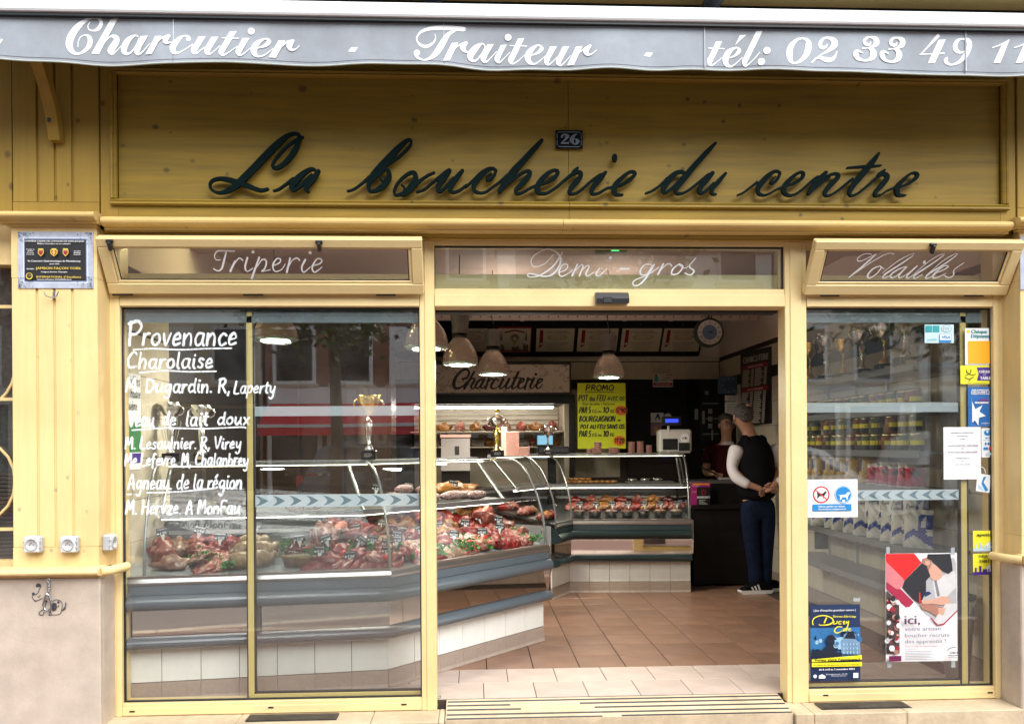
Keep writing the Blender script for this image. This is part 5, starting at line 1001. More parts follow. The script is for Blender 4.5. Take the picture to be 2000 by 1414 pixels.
for k, (u, v, w_, h_) in enumerate(((1361, 809, 7, 22), (1375, 815, 5, 26), (1388, 803, 8, 10), (1388, 818, 8, 10), (1388, 832, 8, 10), (1381, 767, 7, 8), (1392, 850, 3, 20))):
    p = at(u, v, y=4.67); q = w_*9.17/1623; solo('wall_gadget', BB(p.x-q/2, p.x+q/2, 4.672, 4.6985, p.z-h_*9.17/3246, p.z+h_*9.17/3246, .004), GM_, ['pale handset fixed on the dark door left of the cabinet', 'grey wall telephone on the tall cabinet', 'upper of three small key boxes on the tall cabinet', 'middle of three small key boxes on the tall cabinet', 'lowest of three small key boxes on the tall cabinet', 'round thermostat high on the tall cabinet', 'thin hanging tag under the key boxes'][k], 'gadget')
t, s = panel('notice', 'blue plaque with a ring of stars on the tall cabinet', 'plaque', 1402, 735, 1449, 769, 4.66, M('muted_blue_plaque', (.07, .14, .22), .4))
for k in range(9): a = k*math.tau/9+.3; s.disc(.5+.3*math.cos(a), .5+.38*math.sin(a), .02, M('star_pale', (.5, .55, .5), .5) if not bpy.data.materials.get('star_pale') else bpy.data.materials['star_pale'])
for k, tx in enumerate(('La clientèle est informée que', 'nos viandes bovines proviennent', "d'animaux nés élevés et abattus", 'en France')): s.text(tx, .1+.02*k, .32+.14*k, .9-.02*k, .05, I_BLK, bold=.004)
s.done(t)
for k, (v0, v1) in enumerate(((772, 783), (785, 830))):
    t, s = panel('notice', ['small white printed sheet under the blue star plaque', 'taller white printed sheet under the blue star plaque'][k], 'notice', 1416, v0, 1450, v1, 4.665, PAPER)
    for q in range(8): s.rect(.1, .1+q*.1, .6+.3*R.random(), .13+q*.1, I_GRY)
    s.done(t)
# price board on the right wall, hung at an angle
mb0, mb1 = at(1448, 760, x=2.64), at(1507, 760, x=2.86)
za, zb_ = 2.34, 1.34
q0 = Vector((2.60, 0, 0)); 
bl = at(1447, 830, y=4.2); br = at(1507, 832, y=3.58)
t = thing('price_board', "tall black price board headed 'CHARCUTERIE' hanging at an angle by the right wall", 'price board', bl)
tl = at(1449, 690, y=4.2)
o_ = Vector((bl.x, 4.2, tl.z)); ux = Vector((br.x-bl.x, -.62, 0)); uz = Vector((0, 0, -(tl.z-bl.z)))
nrm = Vector((ux.y, -ux.x, 0)).normalized(); nrm = nrm if nrm.y < 0 else -nrm
m = MB(); c4 = [o_, o_+ux, o_+ux+uz, o_+uz]; m.add([*c4, *[c-nrm*.04 for c in c4]], [(0, 1, 2, 3), (4, 7, 6, 5), (0, 4, 5, 1), (1, 5, 6, 2), (2, 6, 7, 3), (3, 7, 4, 0)]); obj('board', m, BLK, t)
s = Sheet(o_, ux, uz, nrm, .001); s.text('CHARCUTERIE', .1, .155, .92, .085, ink('chalk_white', (.5, .5, .48)), bold=.004)
s.rect(.08, .19, .92, .24, I_DRED); s.text('VIANDE DE PORC', .25, .228, .75, .025, PAPER); s.rect(.08, .5, .92, .55, I_DRED); s.text('PLATS A EMPORTER', .25, .538, .75, .025, PAPER)
for a, b in ((.25, .49), (.56, .97)):
    q = a
    while q < b:
        for c in (.08, .5):
            s.rect(c+.01, q, c+.2+.08*R.random(), q+.016, ink('list_pale', (.42, .38, .36)) if not bpy.data.materials.get('list_pale') else bpy.data.materials['list_pale']); s.rect(c+.3, q, c+.39, q+.016, bpy.data.materials['list_pale'])
        q += .024
s.done(t)
# pendant lamps
LG1 = M('grey_lamp_body', (.16, .145, .14), .45, var=.03)
DOME = bpy.data.materials.new('faceted_acrylic_dome'); DOME.use_nodes = True
n_ = DOME.node_tree.nodes; l_ = DOME.node_tree.links; p_ = n_['Principled BSDF']; p_.inputs['Base Color'].default_value = (.21, .165, .14, 1); p_.inputs['Roughness'].default_value = .16; p_.inputs['Metallic'].default_value = .6; p_.inputs['Coat Weight'].default_value = .5; p_.inputs['Emission Color'].default_value = (1, .6, .35, 1); p_.inputs['Emission Strength'].default_value = .03
vo = n_.new('ShaderNodeTexVoronoi'); vo.inputs['Scale'].default_value = 42; tc_ = n_.new('ShaderNodeTexCoord'); l_.new(tc_.outputs['Object'], vo.inputs['Vector'])
bp = n_.new('ShaderNodeBump'); bp.inputs['Strength'].default_value = .6; bp.inputs['Distance'].default_value = .006; l_.new(vo.outputs['Distance'], bp.inputs['Height']); l_.new(bp.outputs[0], p_.inputs['Normal'])
RIMG = M('pale_green_glass_rim', (.5, .62, .55), .15, var=0)
LITG = M('lit_lamp_glass', (.85, 1, .85), .4, var=0, emit=16)
def pendant(label, u, vtop, vneck, vbot, wpx, y):
    p = at(u, vbot, y=y); k = (y+4.5)/1623; r = wpx*k/2; hb = (vbot-vneck)*k; hn = (vneck-vtop)*k
    t = thing('pendant_lamp', label, 'lamp', p, 'pendant lamps over the counters')
    prof = []
    for i in range(13):
        f = i/12; prof.append((r*(1-.64*f**2.3)*(1.0 if i else 1), hb*(.05+.95*f)))
    obj('dome', MB().lathe(prof+[(r*.3, hb), (0, hb)], p, 28), DOME, t)
    obj('rim', MB().lathe([(r*.99, hb*.055), (r*1.04, hb*.02), (r*.9, -hb*.05), (r*.6, -hb*.02), (0, 0)], p, 28), RIMG, t)
    obj('lamp_glass', MB().lathe([(0, -hb*.055), (r*.62, -hb*.06), (r*.62, -hb*.04)], p, 20), LITG, t)
    ld = bpy.data.lights.new('pendant_and_fill_light', 'AREA'); ld.shape = 'DISK'; ld.size = r*1.3; ld.energy = 8.5; ld.color = (1, .9, .76); lo = bpy.data.objects.new('pendant_and_fill_light', ld); COL.objects.link(lo); lo.parent = t; lo.location = (0, 0, -hb*.08); uplight = ld.copy(); uplight.energy = 1.8 if y > 2 else .05; uplight.size = r*.5; lo = bpy.data.objects.new('pendant_and_fill_light', uplight); COL.objects.link(lo); lo.parent = t; lo.location = (.09, .05, hb+hn+.06); lo.rotation_euler.x = math.pi  # second disk is an added uplight that brightens the ceiling
    obj('collar', MB().lathe([(r*.36, hb), (r*.4, hb+.005), (r*.36, hb+.03), (0, hb+.03)], p, 20), GASK, t)
    rb = r*.47; obj('body', MB().lathe([(rb, hb+.03), (rb*1.02, hb+hn*.55), (rb*1.2, hb+hn), (rb*1.1, hb+hn+.006), (0, hb+hn+.008)], p, 24), LG1, t)
    m = MB(); zt__ = p.z+hb+hn; m.tube([(p.x, p.y, zt__), (p.x+.012, p.y, zt__+.04), (p.x-.008, p.y, zt__+.1), (p.x, p.y, max(ZC-.002, zt__+.12))], .004, 6); obj('cable', m, BLK, t)
pendant('nearest pendant lamp in the doorway, left of the Charcuterie sign', 899, 616, 660, 711, 68, 1.75)
pendant('lower pendant lamp hanging over the word Charcuterie', 963, 646, 684, 730, 60, 2.5)
pendant('pendant lamp above the yellow promo sheet', 1189, 656, 692, 736, 60, 2.5)
pendant('pendant lamp half hidden behind the centre post', 833, 560, 622, 680, 84, .95)
pendant('pendant lamp behind the roller blind of the meat counter window', 538, 560, 616, 664, 86, .85)
# roller blinds
BL = M('slate_translucent_blind', (.15, .19, .205), .28, var=.12, scale=9, bump=.15, bscale=20)
for a, b, lb in ((P1[1]+.01, P2[0]-.01, 'rolled slate plastic blind at the top of the meat counter window'), (P3[1]+.01, P4[0]-.03, 'rolled slate plastic blind at the top of the sticker covered window')):
    z_ = Z(617, .09); t = thing('roller_blind', lb, 'blind', ((a+b)/2, .085, z_))
    obj('roll', MB().tube([(a, .085, z_), (b, .085, z_)], .038, 18), BL, t)
    obj('bottom_edge', B(a, b, .045, .05, z_-.045, z_-.008), BL, t)
    for x in (a+.01, b-.01): obj('seam', MB().tube([(x+.0, .085, z_-.0), (x+.003, .085, z_)], .0388, 18), M('pale_thread', (.35, .4, .42), .7) if not bpy.data.materials.get('pale_thread') else bpy.data.materials['pale_thread'], t)
    obj('stitch_line', B(a, b, .046, .0475, z_-.003, z_-.0018), bpy.data.materials['pale_thread'], t)
# ================================================================ display counters
BUMP = M('slate_blue_bumper', (.095, .118, .135), .25, var=.05, scale=2, coat=.25)
STEEL = M('brushed_case_steel', (.42, .42, .41), .28, .9, var=.08, scale=6, stretch=(1, 1, 12))
MIRR = M('mirror_steel_panel', (.72, .64, .58), .03, 1, var=.02)
DECK = M('white_case_deck', (.30, .32, .32), .3, var=.04)
SLATB = M('black_case_slat', (.02, .022, .024), .35); SLATG = M('grey_case_slat', (.35, .36, .36), .35)
GREYP = M('grey_painted_steel', (.26, .27, .28), .35, var=.04)
POSTM = M('satin_aluminium_post', (.32, .33, .33), .35, .8, var=.02)
def offpath(pts, d):
    out = []
    for i, p in enumerate(pts):
        def nr(a, b): t = (b-a).normalized(); return Vector((t.y, -t.x, 0))
        if i == 0: n = nr(pts[0], pts[1]); out.append(p+n*d)
        elif i == len(pts)-1: n = nr(pts[-2], pts[-1]); out.append(p+n*d)
        else:
            n1, n2 = nr(pts[i-1], p), nr(p, pts[i+1]); b = (n1+n2).normalized(); out.append(p+b*(d/max(.3, b.dot(n1))))
    return out
def sweep(pts, prof, closed=True, smooth=False, caps=True):
    m = MB(); n = len(prof); rows = [offpath(pts, d) for d, z in prof]; vs = []
    for i in range(len(pts)):
        for k in range(n): p = rows[k][i]; vs.append((p.x, p.y, prof[k][1]))
    fs = [(i*n+k, i*n+(k+1) % n, (i+1)*n+(k+1) % n, (i+1)*n+k) for i in range(len(pts)-1) for k in range(n if closed else n-1)]
    m.add(vs, fs, smooth)
    if closed and caps: m.add(vs[:n], [tuple(range(n))]); m.add(vs[-n:], [tuple(range(n))])
    return m
def roundprof(d0, d1, z0, z1, n=10):
    pr = [(d0, z0), (d0+(d1-d0)*.45, z0)]
    zm, h = (z0+z1)/2, (z1-z0)/2; dm = d0+(d1-d0)*.45
    for k in range(n+1): a = -math.pi/2+math.pi*k/n; pr.append((dm+math.cos(a)*(d1-dm), zm+math.sin(a)*h))
    return pr+[(d0, z1)]
GP = [(.045, .69), (.04, .78), (.02, .9), (-.03, 1.04), (-.1, 1.17), (-.17, 1.245), (-.235, 1.278), (-.3, 1.29)]
def counter(label, pts, gstart, bm, depth=.8, shelf=True, dark=False):
    t = thing('display_counter', label, 'display counter', (pts[0].x, pts[0].y, 0))
    # tiled base
    obj('base_core', sweep(pts, [(-.012, 0), (-.012, .285), (-depth, .285), (-depth, 0)]), GROUT, t)
    for i in range(len(pts)-1):
        a, b = pts[i], pts[i+1]; L = (b-a).length; n = max(1, round(L/.203)); w_ = L/n; d = (b-a)/L; ang = math.atan2(d.y, d.x)
        k1 = 'ctile%.3f' % w_
        me1 = bpy.data.meshes.get(k1) or mesh(k1, BB(.0015, w_-.0015, -.0005, .012, .104, .284, .0012), WT)
        me2 = bpy.data.meshes.get(k1+'b') or mesh(k1+'b', MB().prismx([(-.016, .002), (-.006, .02), (-.005, .1), (.012, .101), (.012, .002)], .001, w_-.001), BT)
        for j in range(n):
            for nm, me in (('tile', me1), ('baseboard_tile', me2)):
                o = put(nm, me, a+d*(w_*j), t); o.rotation_euler.z = ang
    obj('lower_bumper', sweep(pts, roundprof(-.01, .088, .29, .362), smooth=True), bm, t)
    obj('mirror_panel', sweep(pts, [(.03, .364), (.03, .5), (0, .5), (0, .364)]), MIRR, t)
    obj('end_panel', sweep([pts[-1], pts[-1]+(pts[-1]-pts[-2]).normalized()*.02], [(.03, .364), (.06, .5), (.05, .68), (-depth, .68), (-depth, .364)]), MIRR, t)
    obj('upper_bumper', sweep(pts, roundprof(.0, .095, .502, .588), smooth=True), bm, t)
    obj('fascia_strip', sweep(pts, [(.058, .589), (.05, .64), (.0, .64), (.0, .589)]), bm, t)
    obj('rim', sweep(pts, [(.055, .641), (.06, .655), (.052, .676), (.058, .69), (.03, .692), (.03, .641)]), STEEL, t)
    obj('deck', sweep(pts, [(.029, .66), (.028, .675), (-.72, .817), (-.72, .79)]), SLATB if dark else DECK, t)
    obj('body', sweep(pts, [(-.005, .2851), (-.005, .659), (-depth, .659), (-depth, .2851)]), GREYP, t)
    obj('back_wall', sweep(pts, [(-.721, .76), (-.721, .98), (-depth, .98), (-depth, .66)]), SLATB, t)
    for k in range(1, 4): obj('back_slat', sweep(pts, [(-.70, .79+.048*k), (-.70, .812+.048*k), (-.72, .812+.048*k), (-.72, .79+.048*k)]), SLATG if k != 2 else SLATB, t)
    gp = [gstart]+pts[1:]
    obj('top_back_rail', sweep(gp, [(-.62, 1.27), (-.62, 1.3), (-.66, 1.3), (-.66, 1.27)]), GREYP, t)
    m = sweep(gp, GP+[(-.61, 1.292)], closed=False, smooth=True); obj('curved_glass', m, CGLASS, t)
    m = sweep(gp, [(-.296, 1.2935), (-.296, 1.296), (-.305, 1.296), (-.305, 1.2935)]); obj('glass_edge', m, STEEL, t)
    if shelf:
        obj('shelf', sweep(gp, [(-.36, .985), (-.36, 1.0), (-.72, 1.0), (-.72, .985)]), STEEL, t)
        obj('shelf_lip', sweep(gp, [(-.345, .965), (-.335, 1.0), (-.3595, 1.0), (-.36, .965)]), GREYP, t)
        obj('light_tube', sweep(gp, [(-.37, .96), (-.37, .972), (-.39, .972), (-.39, .96)]), TUBE2, t)
    obj('canopy_tube', sweep(gp, [(-.56, 1.266), (-.56, 1.272), (-.567, 1.272), (-.567, 1.266)]), TUBE3, t)
    for i, p in enumerate(gp):
        if i == 0: dr = (gp[1]-gp[0]).normalized(); n_ = Vector((dr.y, -dr.x, 0)); sh = dr*.0; kk = 1
        elif i == len(gp)-1: dr = (gp[-1]-gp[-2]).normalized(); n_ = Vector((dr.y, -dr.x, 0)); sh = -dr*.015; kk = 1
        else:
            a1 = (gp[i]-gp[i-1]).normalized(); a2 = (gp[i+1]-gp[i]).normalized(); n1 = Vector((a1.y, -a1.x, 0)); n2 = Vector((a2.y, -a2.x, 0)); n_ = (n1+n2).normalized(); kk = 1/n_.dot(n1); sh = Vector((0, 0, 0))
        obj('post', MB().tube([p+n_*(d*kk-.012)+sh+Vector((0, 0, z)) for d, z in GP], .009, 8), POSTM, t)
        obj('shelf_arm', MB().tube([p+n_*(-.36)*kk+sh+Vector((0, 0, .99)), p+n_*(-.62)*kk+sh+Vector((0, 0, 1.27))], .012, 6), POSTM, t)
    e = gp[-1]; dr = (gp[-1]-gp[-2]).normalized(); n_ = Vector((dr.y, -dr.x, 0))
    obj('end_glass', MB().add([e+n_*d+Vector((0, 0, z)) for d, z in GP+[(-.6, 1.29), (-.6, .69)]], [tuple(range(len(GP)+2))]), CGLASS, t)
    return t
TUBE3 = M('dim_case_tube', (1, .93, .7), .4, var=0, emit=2)
TUBE2 = M('warm_case_tube', (1, .9, .74), .4, var=0, emit=8)
ptsA = [A_, B_, C_]; gsA = A_+(B_-A_).normalized()*(.125)
cA = counter('long angled butcher counter with curved glass, white tiled base and slate bumpers', ptsA, gsA, BUMP)
BUMP_UNLIT = M('unlit_slate_bumper', (.018, .032, .035), .3, var=.05, coat=.3)  # same bumper as the front case, its unlit look painted in darker
ptsB = [D0_, D1_, D2_]
cB = counter('rear delicatessen counter with bumpers toned dark for shade facing the doorway', ptsB, D0_+(D1_-D0_)*.05, BUMP_UNLIT, depth=.8, dark=True)
def deckpt(pts, i, s, d, dz=0, z=None):
    a, b = pts[i], pts[i+1]; t = (b-a).normalized(); n = Vector((t.y, -t.x, 0)); p = a+t*s+n*d
    return Vector((p.x, p.y, (.675+(.028-d)*.19 if z is None else z)+dz)), math.atan2(t.y, t.x)
# ---------------------------------------------------------------- meat
MT = {'beef': meatmat('marbled_beef', (0.23, 0.010, 0.009), (0.340, 0.177, 0.129), 18, .63), 'lean': meatmat('lean_red_meat', (0.24, 0.006, 0.006), (0.245, 0.061, 0.048), 20, .66), 'pork': meatmat('pale_pork', (0.245, 0.058, 0.041), (0.354, 0.211, 0.150), 20, .58), 'veal': meatmat('pale_grey_pink_veal', (0.224, 0.116, 0.075), (0.354, 0.258, 0.184), 13, .55),
  'bacon': meatmat('streaky_belly', (0.258, 0.034, 0.031), (0.408, 0.272, 0.211), 24, .5), 'chick': meatmat('yellow_poultry_skin', (0.313, 0.197, 0.109), (0.394, 0.299, 0.197), 9, .5, .4), 'saus': meatmat('brown_sausage', (0.204, 0.058, 0.024), (0.286, 0.122, 0.054), 30, .6), 'pink': meatmat('pink_ham', (0.272, 0.058, 0.041), (0.354, 0.163, 0.116), 16, .55), 'dark': meatmat('dark_offal', (0.082, 0.007, 0.010), (0.170, 0.034, 0.034), 18, .62, .2), 'salami': meatmat('floured_salami', (0.231, 0.061, 0.054), (0.449, 0.374, 0.354), 34, .46, .7), 'rind': meatmat('golden_brown_rind', (0.286, 0.116, 0.027), (0.374, 0.190, 0.054), 12, .6), 'pate': meatmat('pate_crust', (0.136, 0.082, 0.034), (0.231, 0.150, 0.061), 26, .55)}
PARS = M('parsley_green', (.03, .17, .02), .6, var=.4, scale=60); TOMA = M('tomato_red', (.6, .02, .015), .2, var=.1)
TRAYW = M('white_tray', (.7, .72, .72), .3, var=.02); TRAYB = M('black_tray', (.012, .012, .013), .25); TAGB = M('slate_price_tag', (.014, .017, .02), .4, var=0); CLIPM = M('clear_white_clip', (.75, .77, .78), .25, var=0)
META = {}
def lump(kind, r, amp, seed, f=1.6, sub=3):
    m = MB().blob((0, 0, r[2]*.75), r, amp, f, seed, sub); m.v = [tuple(Vector(v)+Vector(v).normalized()*.22*r[2]*noise.noise(Vector(v)*60+Vector((seed, 0, 0)))) for v in m.v]; m.v = [(a, b, max(c, .001)) for a, b, c in m.v]
    return mesh('cut_%s_%d' % (kind, seed), m, MT[kind])
P_joint = {k: [lump(k, (.07*q, .046*q, .038), .3, s) for s, q in ((1, 1), (2, .85), (3, 1.1))] for k in ('beef', 'lean', 'pork', 'veal', 'dark', 'pink', 'bacon', 'rind')}
P_slice = {k: lump(k, (.075, .05, .011), .22, 11, 2.2) for k in ('beef', 'lean', 'pork', 'veal', 'bacon', 'pink', 'rind')}
P_cube = {k: lump(k, (.022, .018, .017), .35, 21, 2.5, 2) for k in ('beef', 'lean', 'pork', 'saus', 'dark')}
def saus_mesh(k='saus'):
    m = MB(); pts = [(-.07, -.02, .015), (-.04, .012, .016), (0, .022, .016), (.04, .012, .016), (.07, -.02, .015)]; m.tube(pts, [.006, .014, .0145, .014, .006], 10); return mesh('sausage', m, MT[k])
P_saus = saus_mesh()
m = MB(); m.blob((0, 0, .05), (.075, .055, .05), .08, 1.5, 4); P_chick = mesh('chicken_body', m, MT['chick'])
m = MB(); m.blob((0, 0, 0), (.045, .024, .022), .1, 1.5, 5, 2); P_leg = mesh('chicken_leg', m, MT['chick'])
def parsley_mesh(seed, k=70, r=.03):
    rr = random.Random(seed); m = MB()
    for i in range(k):
        c = Vector((rr.gauss(0, r*.5), rr.gauss(0, r*.4), abs(rr.gauss(.012, r*.4)))); u = Vector((rr.uniform(-1, 1), rr.uniform(-1, 1), rr.uniform(-1, 1))).normalized()*.007; v = u.cross(Vector((rr.uniform(-1, 1), rr.uniform(-1, 1), rr.uniform(-1, 1)))).normalized()*.005
        m.add([c-u, c+v, c+u, c-v], [(0, 1, 2, 3)])
    return mesh('parsley_leaves', m, PARS)
P_pars = [parsley_mesh(s) for s in (1, 2, 3)]
m = MB(); m.blob((0, 0, .014), (.016, .016, .015), .03, 1, 2, 2); P_tom = mesh('tomato', m, TOMA)
P_card = mesh('tag_card', MB().bbox(-.034, .034, -.001, .001, .0, .044, .0008), TAGB)
m = MB(); m.add([(-.012, -.002, .004), (.012, -.002, .004), (.003, -.002, -.03), (-.003, -.002, -.03)], [(0, 1, 2, 3)]); m.box(-.008, .008, -.003, .003, -.004, .006); P_clip = mesh('tag_clip', m, CLIPM)
def tagtext(nm, pr):
    s = Sheet((-.034, -.0012, .044), (.068, 0, 0), (0, 0, -.044), (0, -1, 0), .0004)
    s.text(nm, .12, .24, .88, .14, I_WHT, bold=.006)
    s.rect(.05, .62, .22, .82, I_WHT); s.hand(pr, .28, .86, .86, .34, I_WHT, .05)
    return mesh('tag_print', s.mb, s.mats)
TAGS = [tagtext(a, b) for a, b in (('JARRET', '6.90€'), ('JARRET AVANT', '6.70€'), ('POITRINE 1/2 SEL', '10.40€'), ('PALETTE', '12.40€'), ('BOURGUIGNON', '11.20€'), ('PLAT DE COTE', '7.90€'), ('PAVE', '15.90€'), ('COLLIER', '8.90€'))]
NTAG = [0]
def price_tag(p, ang, label, tilt=-.15, roll=0.0, i=None):
    t = thing('price_tag', label, 'price tag', (p.x, p.y, p.z+.03), 'slate price tags stuck among the meat', ang)
    t.rotation_euler = (tilt, roll, ang); k = NTAG[0] if i is None else i; NTAG[0] += 1
    for nm, me in (('card', P_card), ('clip', P_clip), ('print', TAGS[k % len(TAGS)])):
        o = bpy.data.objects.new(nm, me); COL.objects.link(o); o.parent = t
    return t
def one(name, me, p, rz, label, cat, group=None, sc_=1.0, rot=(0, 0)):
    o = bpy.data.objects.new(name, me); COL.objects.link(o); o.location = p; o.rotation_euler = (rot[0], rot[1], rz); o.scale = (sc_,)*3 if not isinstance(sc_, tuple) else sc_
    return tag(o, label, cat, group)
ORD = ['first', 'second', 'third', 'fourth', 'fifth', 'sixth', 'seventh', 'eighth', 'ninth', 'tenth', 'eleventh', 'twelfth']
def slices(kind, p, rz, label, n=5, st=.028, lean=.5, group=None):
    t = thing('meat_slices', label, 'meat', p, group, rz)
    for i in range(n):
        o = bpy.data.objects.new('slice', P_slice[kind]); COL.objects.link(o); o.parent = t; o.location = ((i-(n-1)/2)*st, R.uniform(-.004, .004), .012+.004*(i % 2)); o.rotation_euler = (R.uniform(-.1, .1), -lean, R.uniform(.9, 1.3)); o.scale = (R.uniform(.8, 1), R.uniform(.9, 1.1), 1)
    return t
def diced(kind, p, rz, label, n=26, tray=TRAYB, w_=.065, d_=.05):
    t = thing('meat_tray', label, 'meat tray', p, None, rz)
    m = MB(); m.bbox(-w_, w_, -d_, d_, .001, .008, .002)
    for q in ((-w_, w_, -d_, -d_+.004), (-w_, w_, d_-.004, d_), (-w_, -w_+.004, -d_, d_), (w_-.004, w_, -d_, d_)): m.box(q[0], q[1], q[2], q[3], .008, .02)
    obj('tray', m, tray, t, local=True)
    for i in range(n):
        a, b = R.uniform(-1, 1), R.uniform(-1, 1); o = bpy.data.objects.new('piece', P_cube[kind]); COL.objects.link(o); o.parent = t
        o.location = (a*(w_-.02), b*(d_-.018), .008+.03*(1-max(abs(a), abs(b)))*R.random()); o.rotation_euler = (R.random(), R.random(), R.random()*6); o.scale = (R.uniform(.8, 1.4),)*3
    return t
def chicken(p, rz, label):
    t = thing('raw_chicken', label, 'chicken', p, 'raw chickens in the clear crate', rz)
    for nm, me, l, r_ in (('body', P_chick, (0, 0, 0), (0, 0, 0)), ('leg', P_leg, (.06, .03, .06), (0, -.5, .4)), ('leg', P_leg, (.06, -.03, .06), (0, -.5, -.4)), ('wing', P_leg, (-.03, .055, .04), (.3, 0, .2))):
        o = bpy.data.objects.new(nm, me); COL.objects.link(o); o.parent = t; o.location = l; o.rotation_euler = r_
    return t
def sausages(p, rz, label, n=6):
    t = thing('sausage_pile', label, 'sausages', p, None, rz)
    for i in range(n):
        o = bpy.data.objects.new('sausage', P_saus); COL.objects.link(o); o.parent = t; o.location = (R.uniform(-.012, .012), (i % 4-1.5)*.027, .001+.022*(i//4)); o.rotation_euler.z = R.uniform(-.2, .2)
    return t
GARN = [0]
def garnish(p, rz=0):
    n = GARN[0]; GARN[0] += 1
    if n % 3 == 2: return one('tomato', P_tom, p+Vector((0, 0, .004)), R.random()*6, 'small red tomato set among the parsley and meat', 'tomato', 'tomatoes garnishing the meat', R.uniform(1.1, 1.7))
    o = one('parsley', P_pars[n % 3], p, R.random()*6, 'sprig of curly parsley tucked between cuts of meat', 'parsley', 'parsley sprigs garnishing the meat', R.uniform(1.3, 2.2)); return o
SA = (B_-A_).length; SB = (C_-B_).length
def uv_s(u, d): # path distance on first segment for a photo column
    a, b = A_, B_; t = (b-a).normalized(); n = Vector((t.y, -t.x, 0)); best = 0; bd = 1e9
    for k in range(200):
        s = SA*k/199; p = a+t*s+n*d; r = p-CAM; uu = PU+F*r.dot(RT)/r.dot(FW)
        if abs(uu-u) < bd: bd = abs(uu-u); best = s
    return best
# window case, from the left post
def DA(u, d, dz=0): return deckpt(ptsA, 0, uv_s(u, d), d, dz)
p, a = DA(335, -.1); o = one('ham_hock', P_joint['veal'][2], p, a, 'large pale knuckle of pork lying frontmost at the left end of the window case', 'meat', None, (1.15, 1.0, 1.15))
p, a = DA(372, -.15, .02); one('ham_hock', P_joint['veal'][0], p, a+1.4, 'tall pale pork knuckle standing cut face out, left end of the window case', 'meat', None, (1.25, .8, 2.0), (1.2, 0))
p, a = DA(318, -.22, .01); one('ham_hock', P_joint['pork'][1], p, a+.6, 'pink pork knuckle behind the pale knuckles by the left case post', 'meat', None, (1.1, 1, 1.5))
for k, (u, d) in enumerate(((410, -.08), (432, -.13), (418, -.2), (440, -.27))):
    p, a = DA(u, d, .005*k); slices('bacon', p, a+.2, '%s stack of streaky belly slices beside the pork knuckles' % ['front', 'second', 'third', 'rear'][k], 5, .022)
for k, (u, d, z) in enumerate(((470, -.08, 0), (505, -.1, 0), (478, -.17, .03), (512, -.2, .02), (490, -.28, .04))):
    p, a = DA(u, d, z); chicken(p, a+R.uniform(-1, 1), ['front left raw chicken in the clear crate of the window case', 'front right raw chicken, beside the brown dish', 'raw chicken on top of the front left one', 'raw chicken leaning on the right side of the crate', 'rearmost raw chicken in the clear crate'][k])
cr0, a = DA(447, -.02); cr1, a = DA(532, -.02)
t = thing('clear_crate', 'clear plastic crate holding the raw chickens', 'crate', cr0)
m = MB(); 
for q in (cr0, cr1): m.tube([q+Vector((0, 0, .0)), q+Vector((0, .0, .16))], .003, 4); m.add([q, q+Vector((0, .3, .03)), q+Vector((0, .3, .19)), q+Vector((0, 0, .15))], [(0, 1, 2, 3)])
obj('side', m, CGLASS, t)
p, a = DA(583, -.1)
t = thing('terrine_dish', 'oval brown crusted terrine in a glazed dish, middle of the window case', 'terrine', p, None, a)
obj('dish', MB().lathe([(.0, 0), (.085, 0), (.1, .05), (.108, .062), (.1, .064), (.094, .052), (0, .05)], (0, 0, 0), 28, squash=.62), M('ochre_earthenware', (.2, .11, .035), .25, var=.35, scale=18), t, local=True)
obj('crust', MB().blob((0, 0, .05), (.092, .055, .018), .1, 2, 3), MT['pate'], t, local=True)
for k in range(10):
    p, a = DA(315+(k % 5)*34, -.3-.13*(k//5), .01); one('pork_cut', P_joint[('bacon', 'pork', 'lean', 'veal', 'beef')[(k*3) % 5]][k % 3], p, a+k, 'cut of pork behind the pale knuckles, %s row, %s from the left post' % (('middle', 'rear')[k//5], ORD[k % 5]), 'meat', None, (1.1, 1.1, 1.2))
beef = [('beef', 640, -.08), ('lean', 660, -.2), ('beef', 700, -.12), ('bacon', 735, -.07), ('lean', 770, -.16), ('beef', 745, -.24), ('lean', 610, -.25), ('dark', 575, -.27), ('beef', 800, -.1), ('lean', 690, -.3), ('beef', 625, -.36)]
for k, (kd, u, d) in enumerate(beef):
    p, a = DA(u, d)
    one('beef_joint', P_joint[kd][k % 3], p, a+R.uniform(-.8, .8), ['marbled red joint at the front beside the terrine', 'lean red joint behind the first marbled joint', 'wide marbled joint right of the upright fat piece', 'streaky fatty cut at the front near the glass post', 'deep red joint beyond the glass post, second row', 'marbled joint behind the streaky cut by the post', 'lean joint behind the terrine dish', 'dark joint behind the terrine, leftmost of the reds', 'marbled joint nearest the case corner', 'lean red joint in the rear row of the window case', 'marbled joint in the rear row behind the terrine'][k], 'meat', None, (1.15, 1.15, 1.2))
p, a = DA(640, -.3, .02); one('beef_rib', P_joint['bacon'][2], p, a+.9, 'tall orange fat cap rising above the red joints in the window case', 'meat', None, (1.3, 1, 2.6), (0, -.5))
for k, (u, d) in enumerate(((655, -.04), (700, -.03), (620, -.05), (770, -.03), (812, -.05))):
    p, a = DA(u, d); slices('beef' if k % 2 == 0 else 'lean', p, a, 'sliced red beef at the very front of the window case, %s from the terrine' % ORD[k], 4, .03)
for u, d in ((396, -.12), (441, -.02), (535, -.25), (605, -.12), (620, -.17), (672, -.12), (725, -.18), (780, -.22), (755, -.02), (690, -.22), (810, -.2), (792, -.28), (560, -.3), (715, -.3), (800, -.3)):
    p, a = DA(u, d, .03); garnish(p)
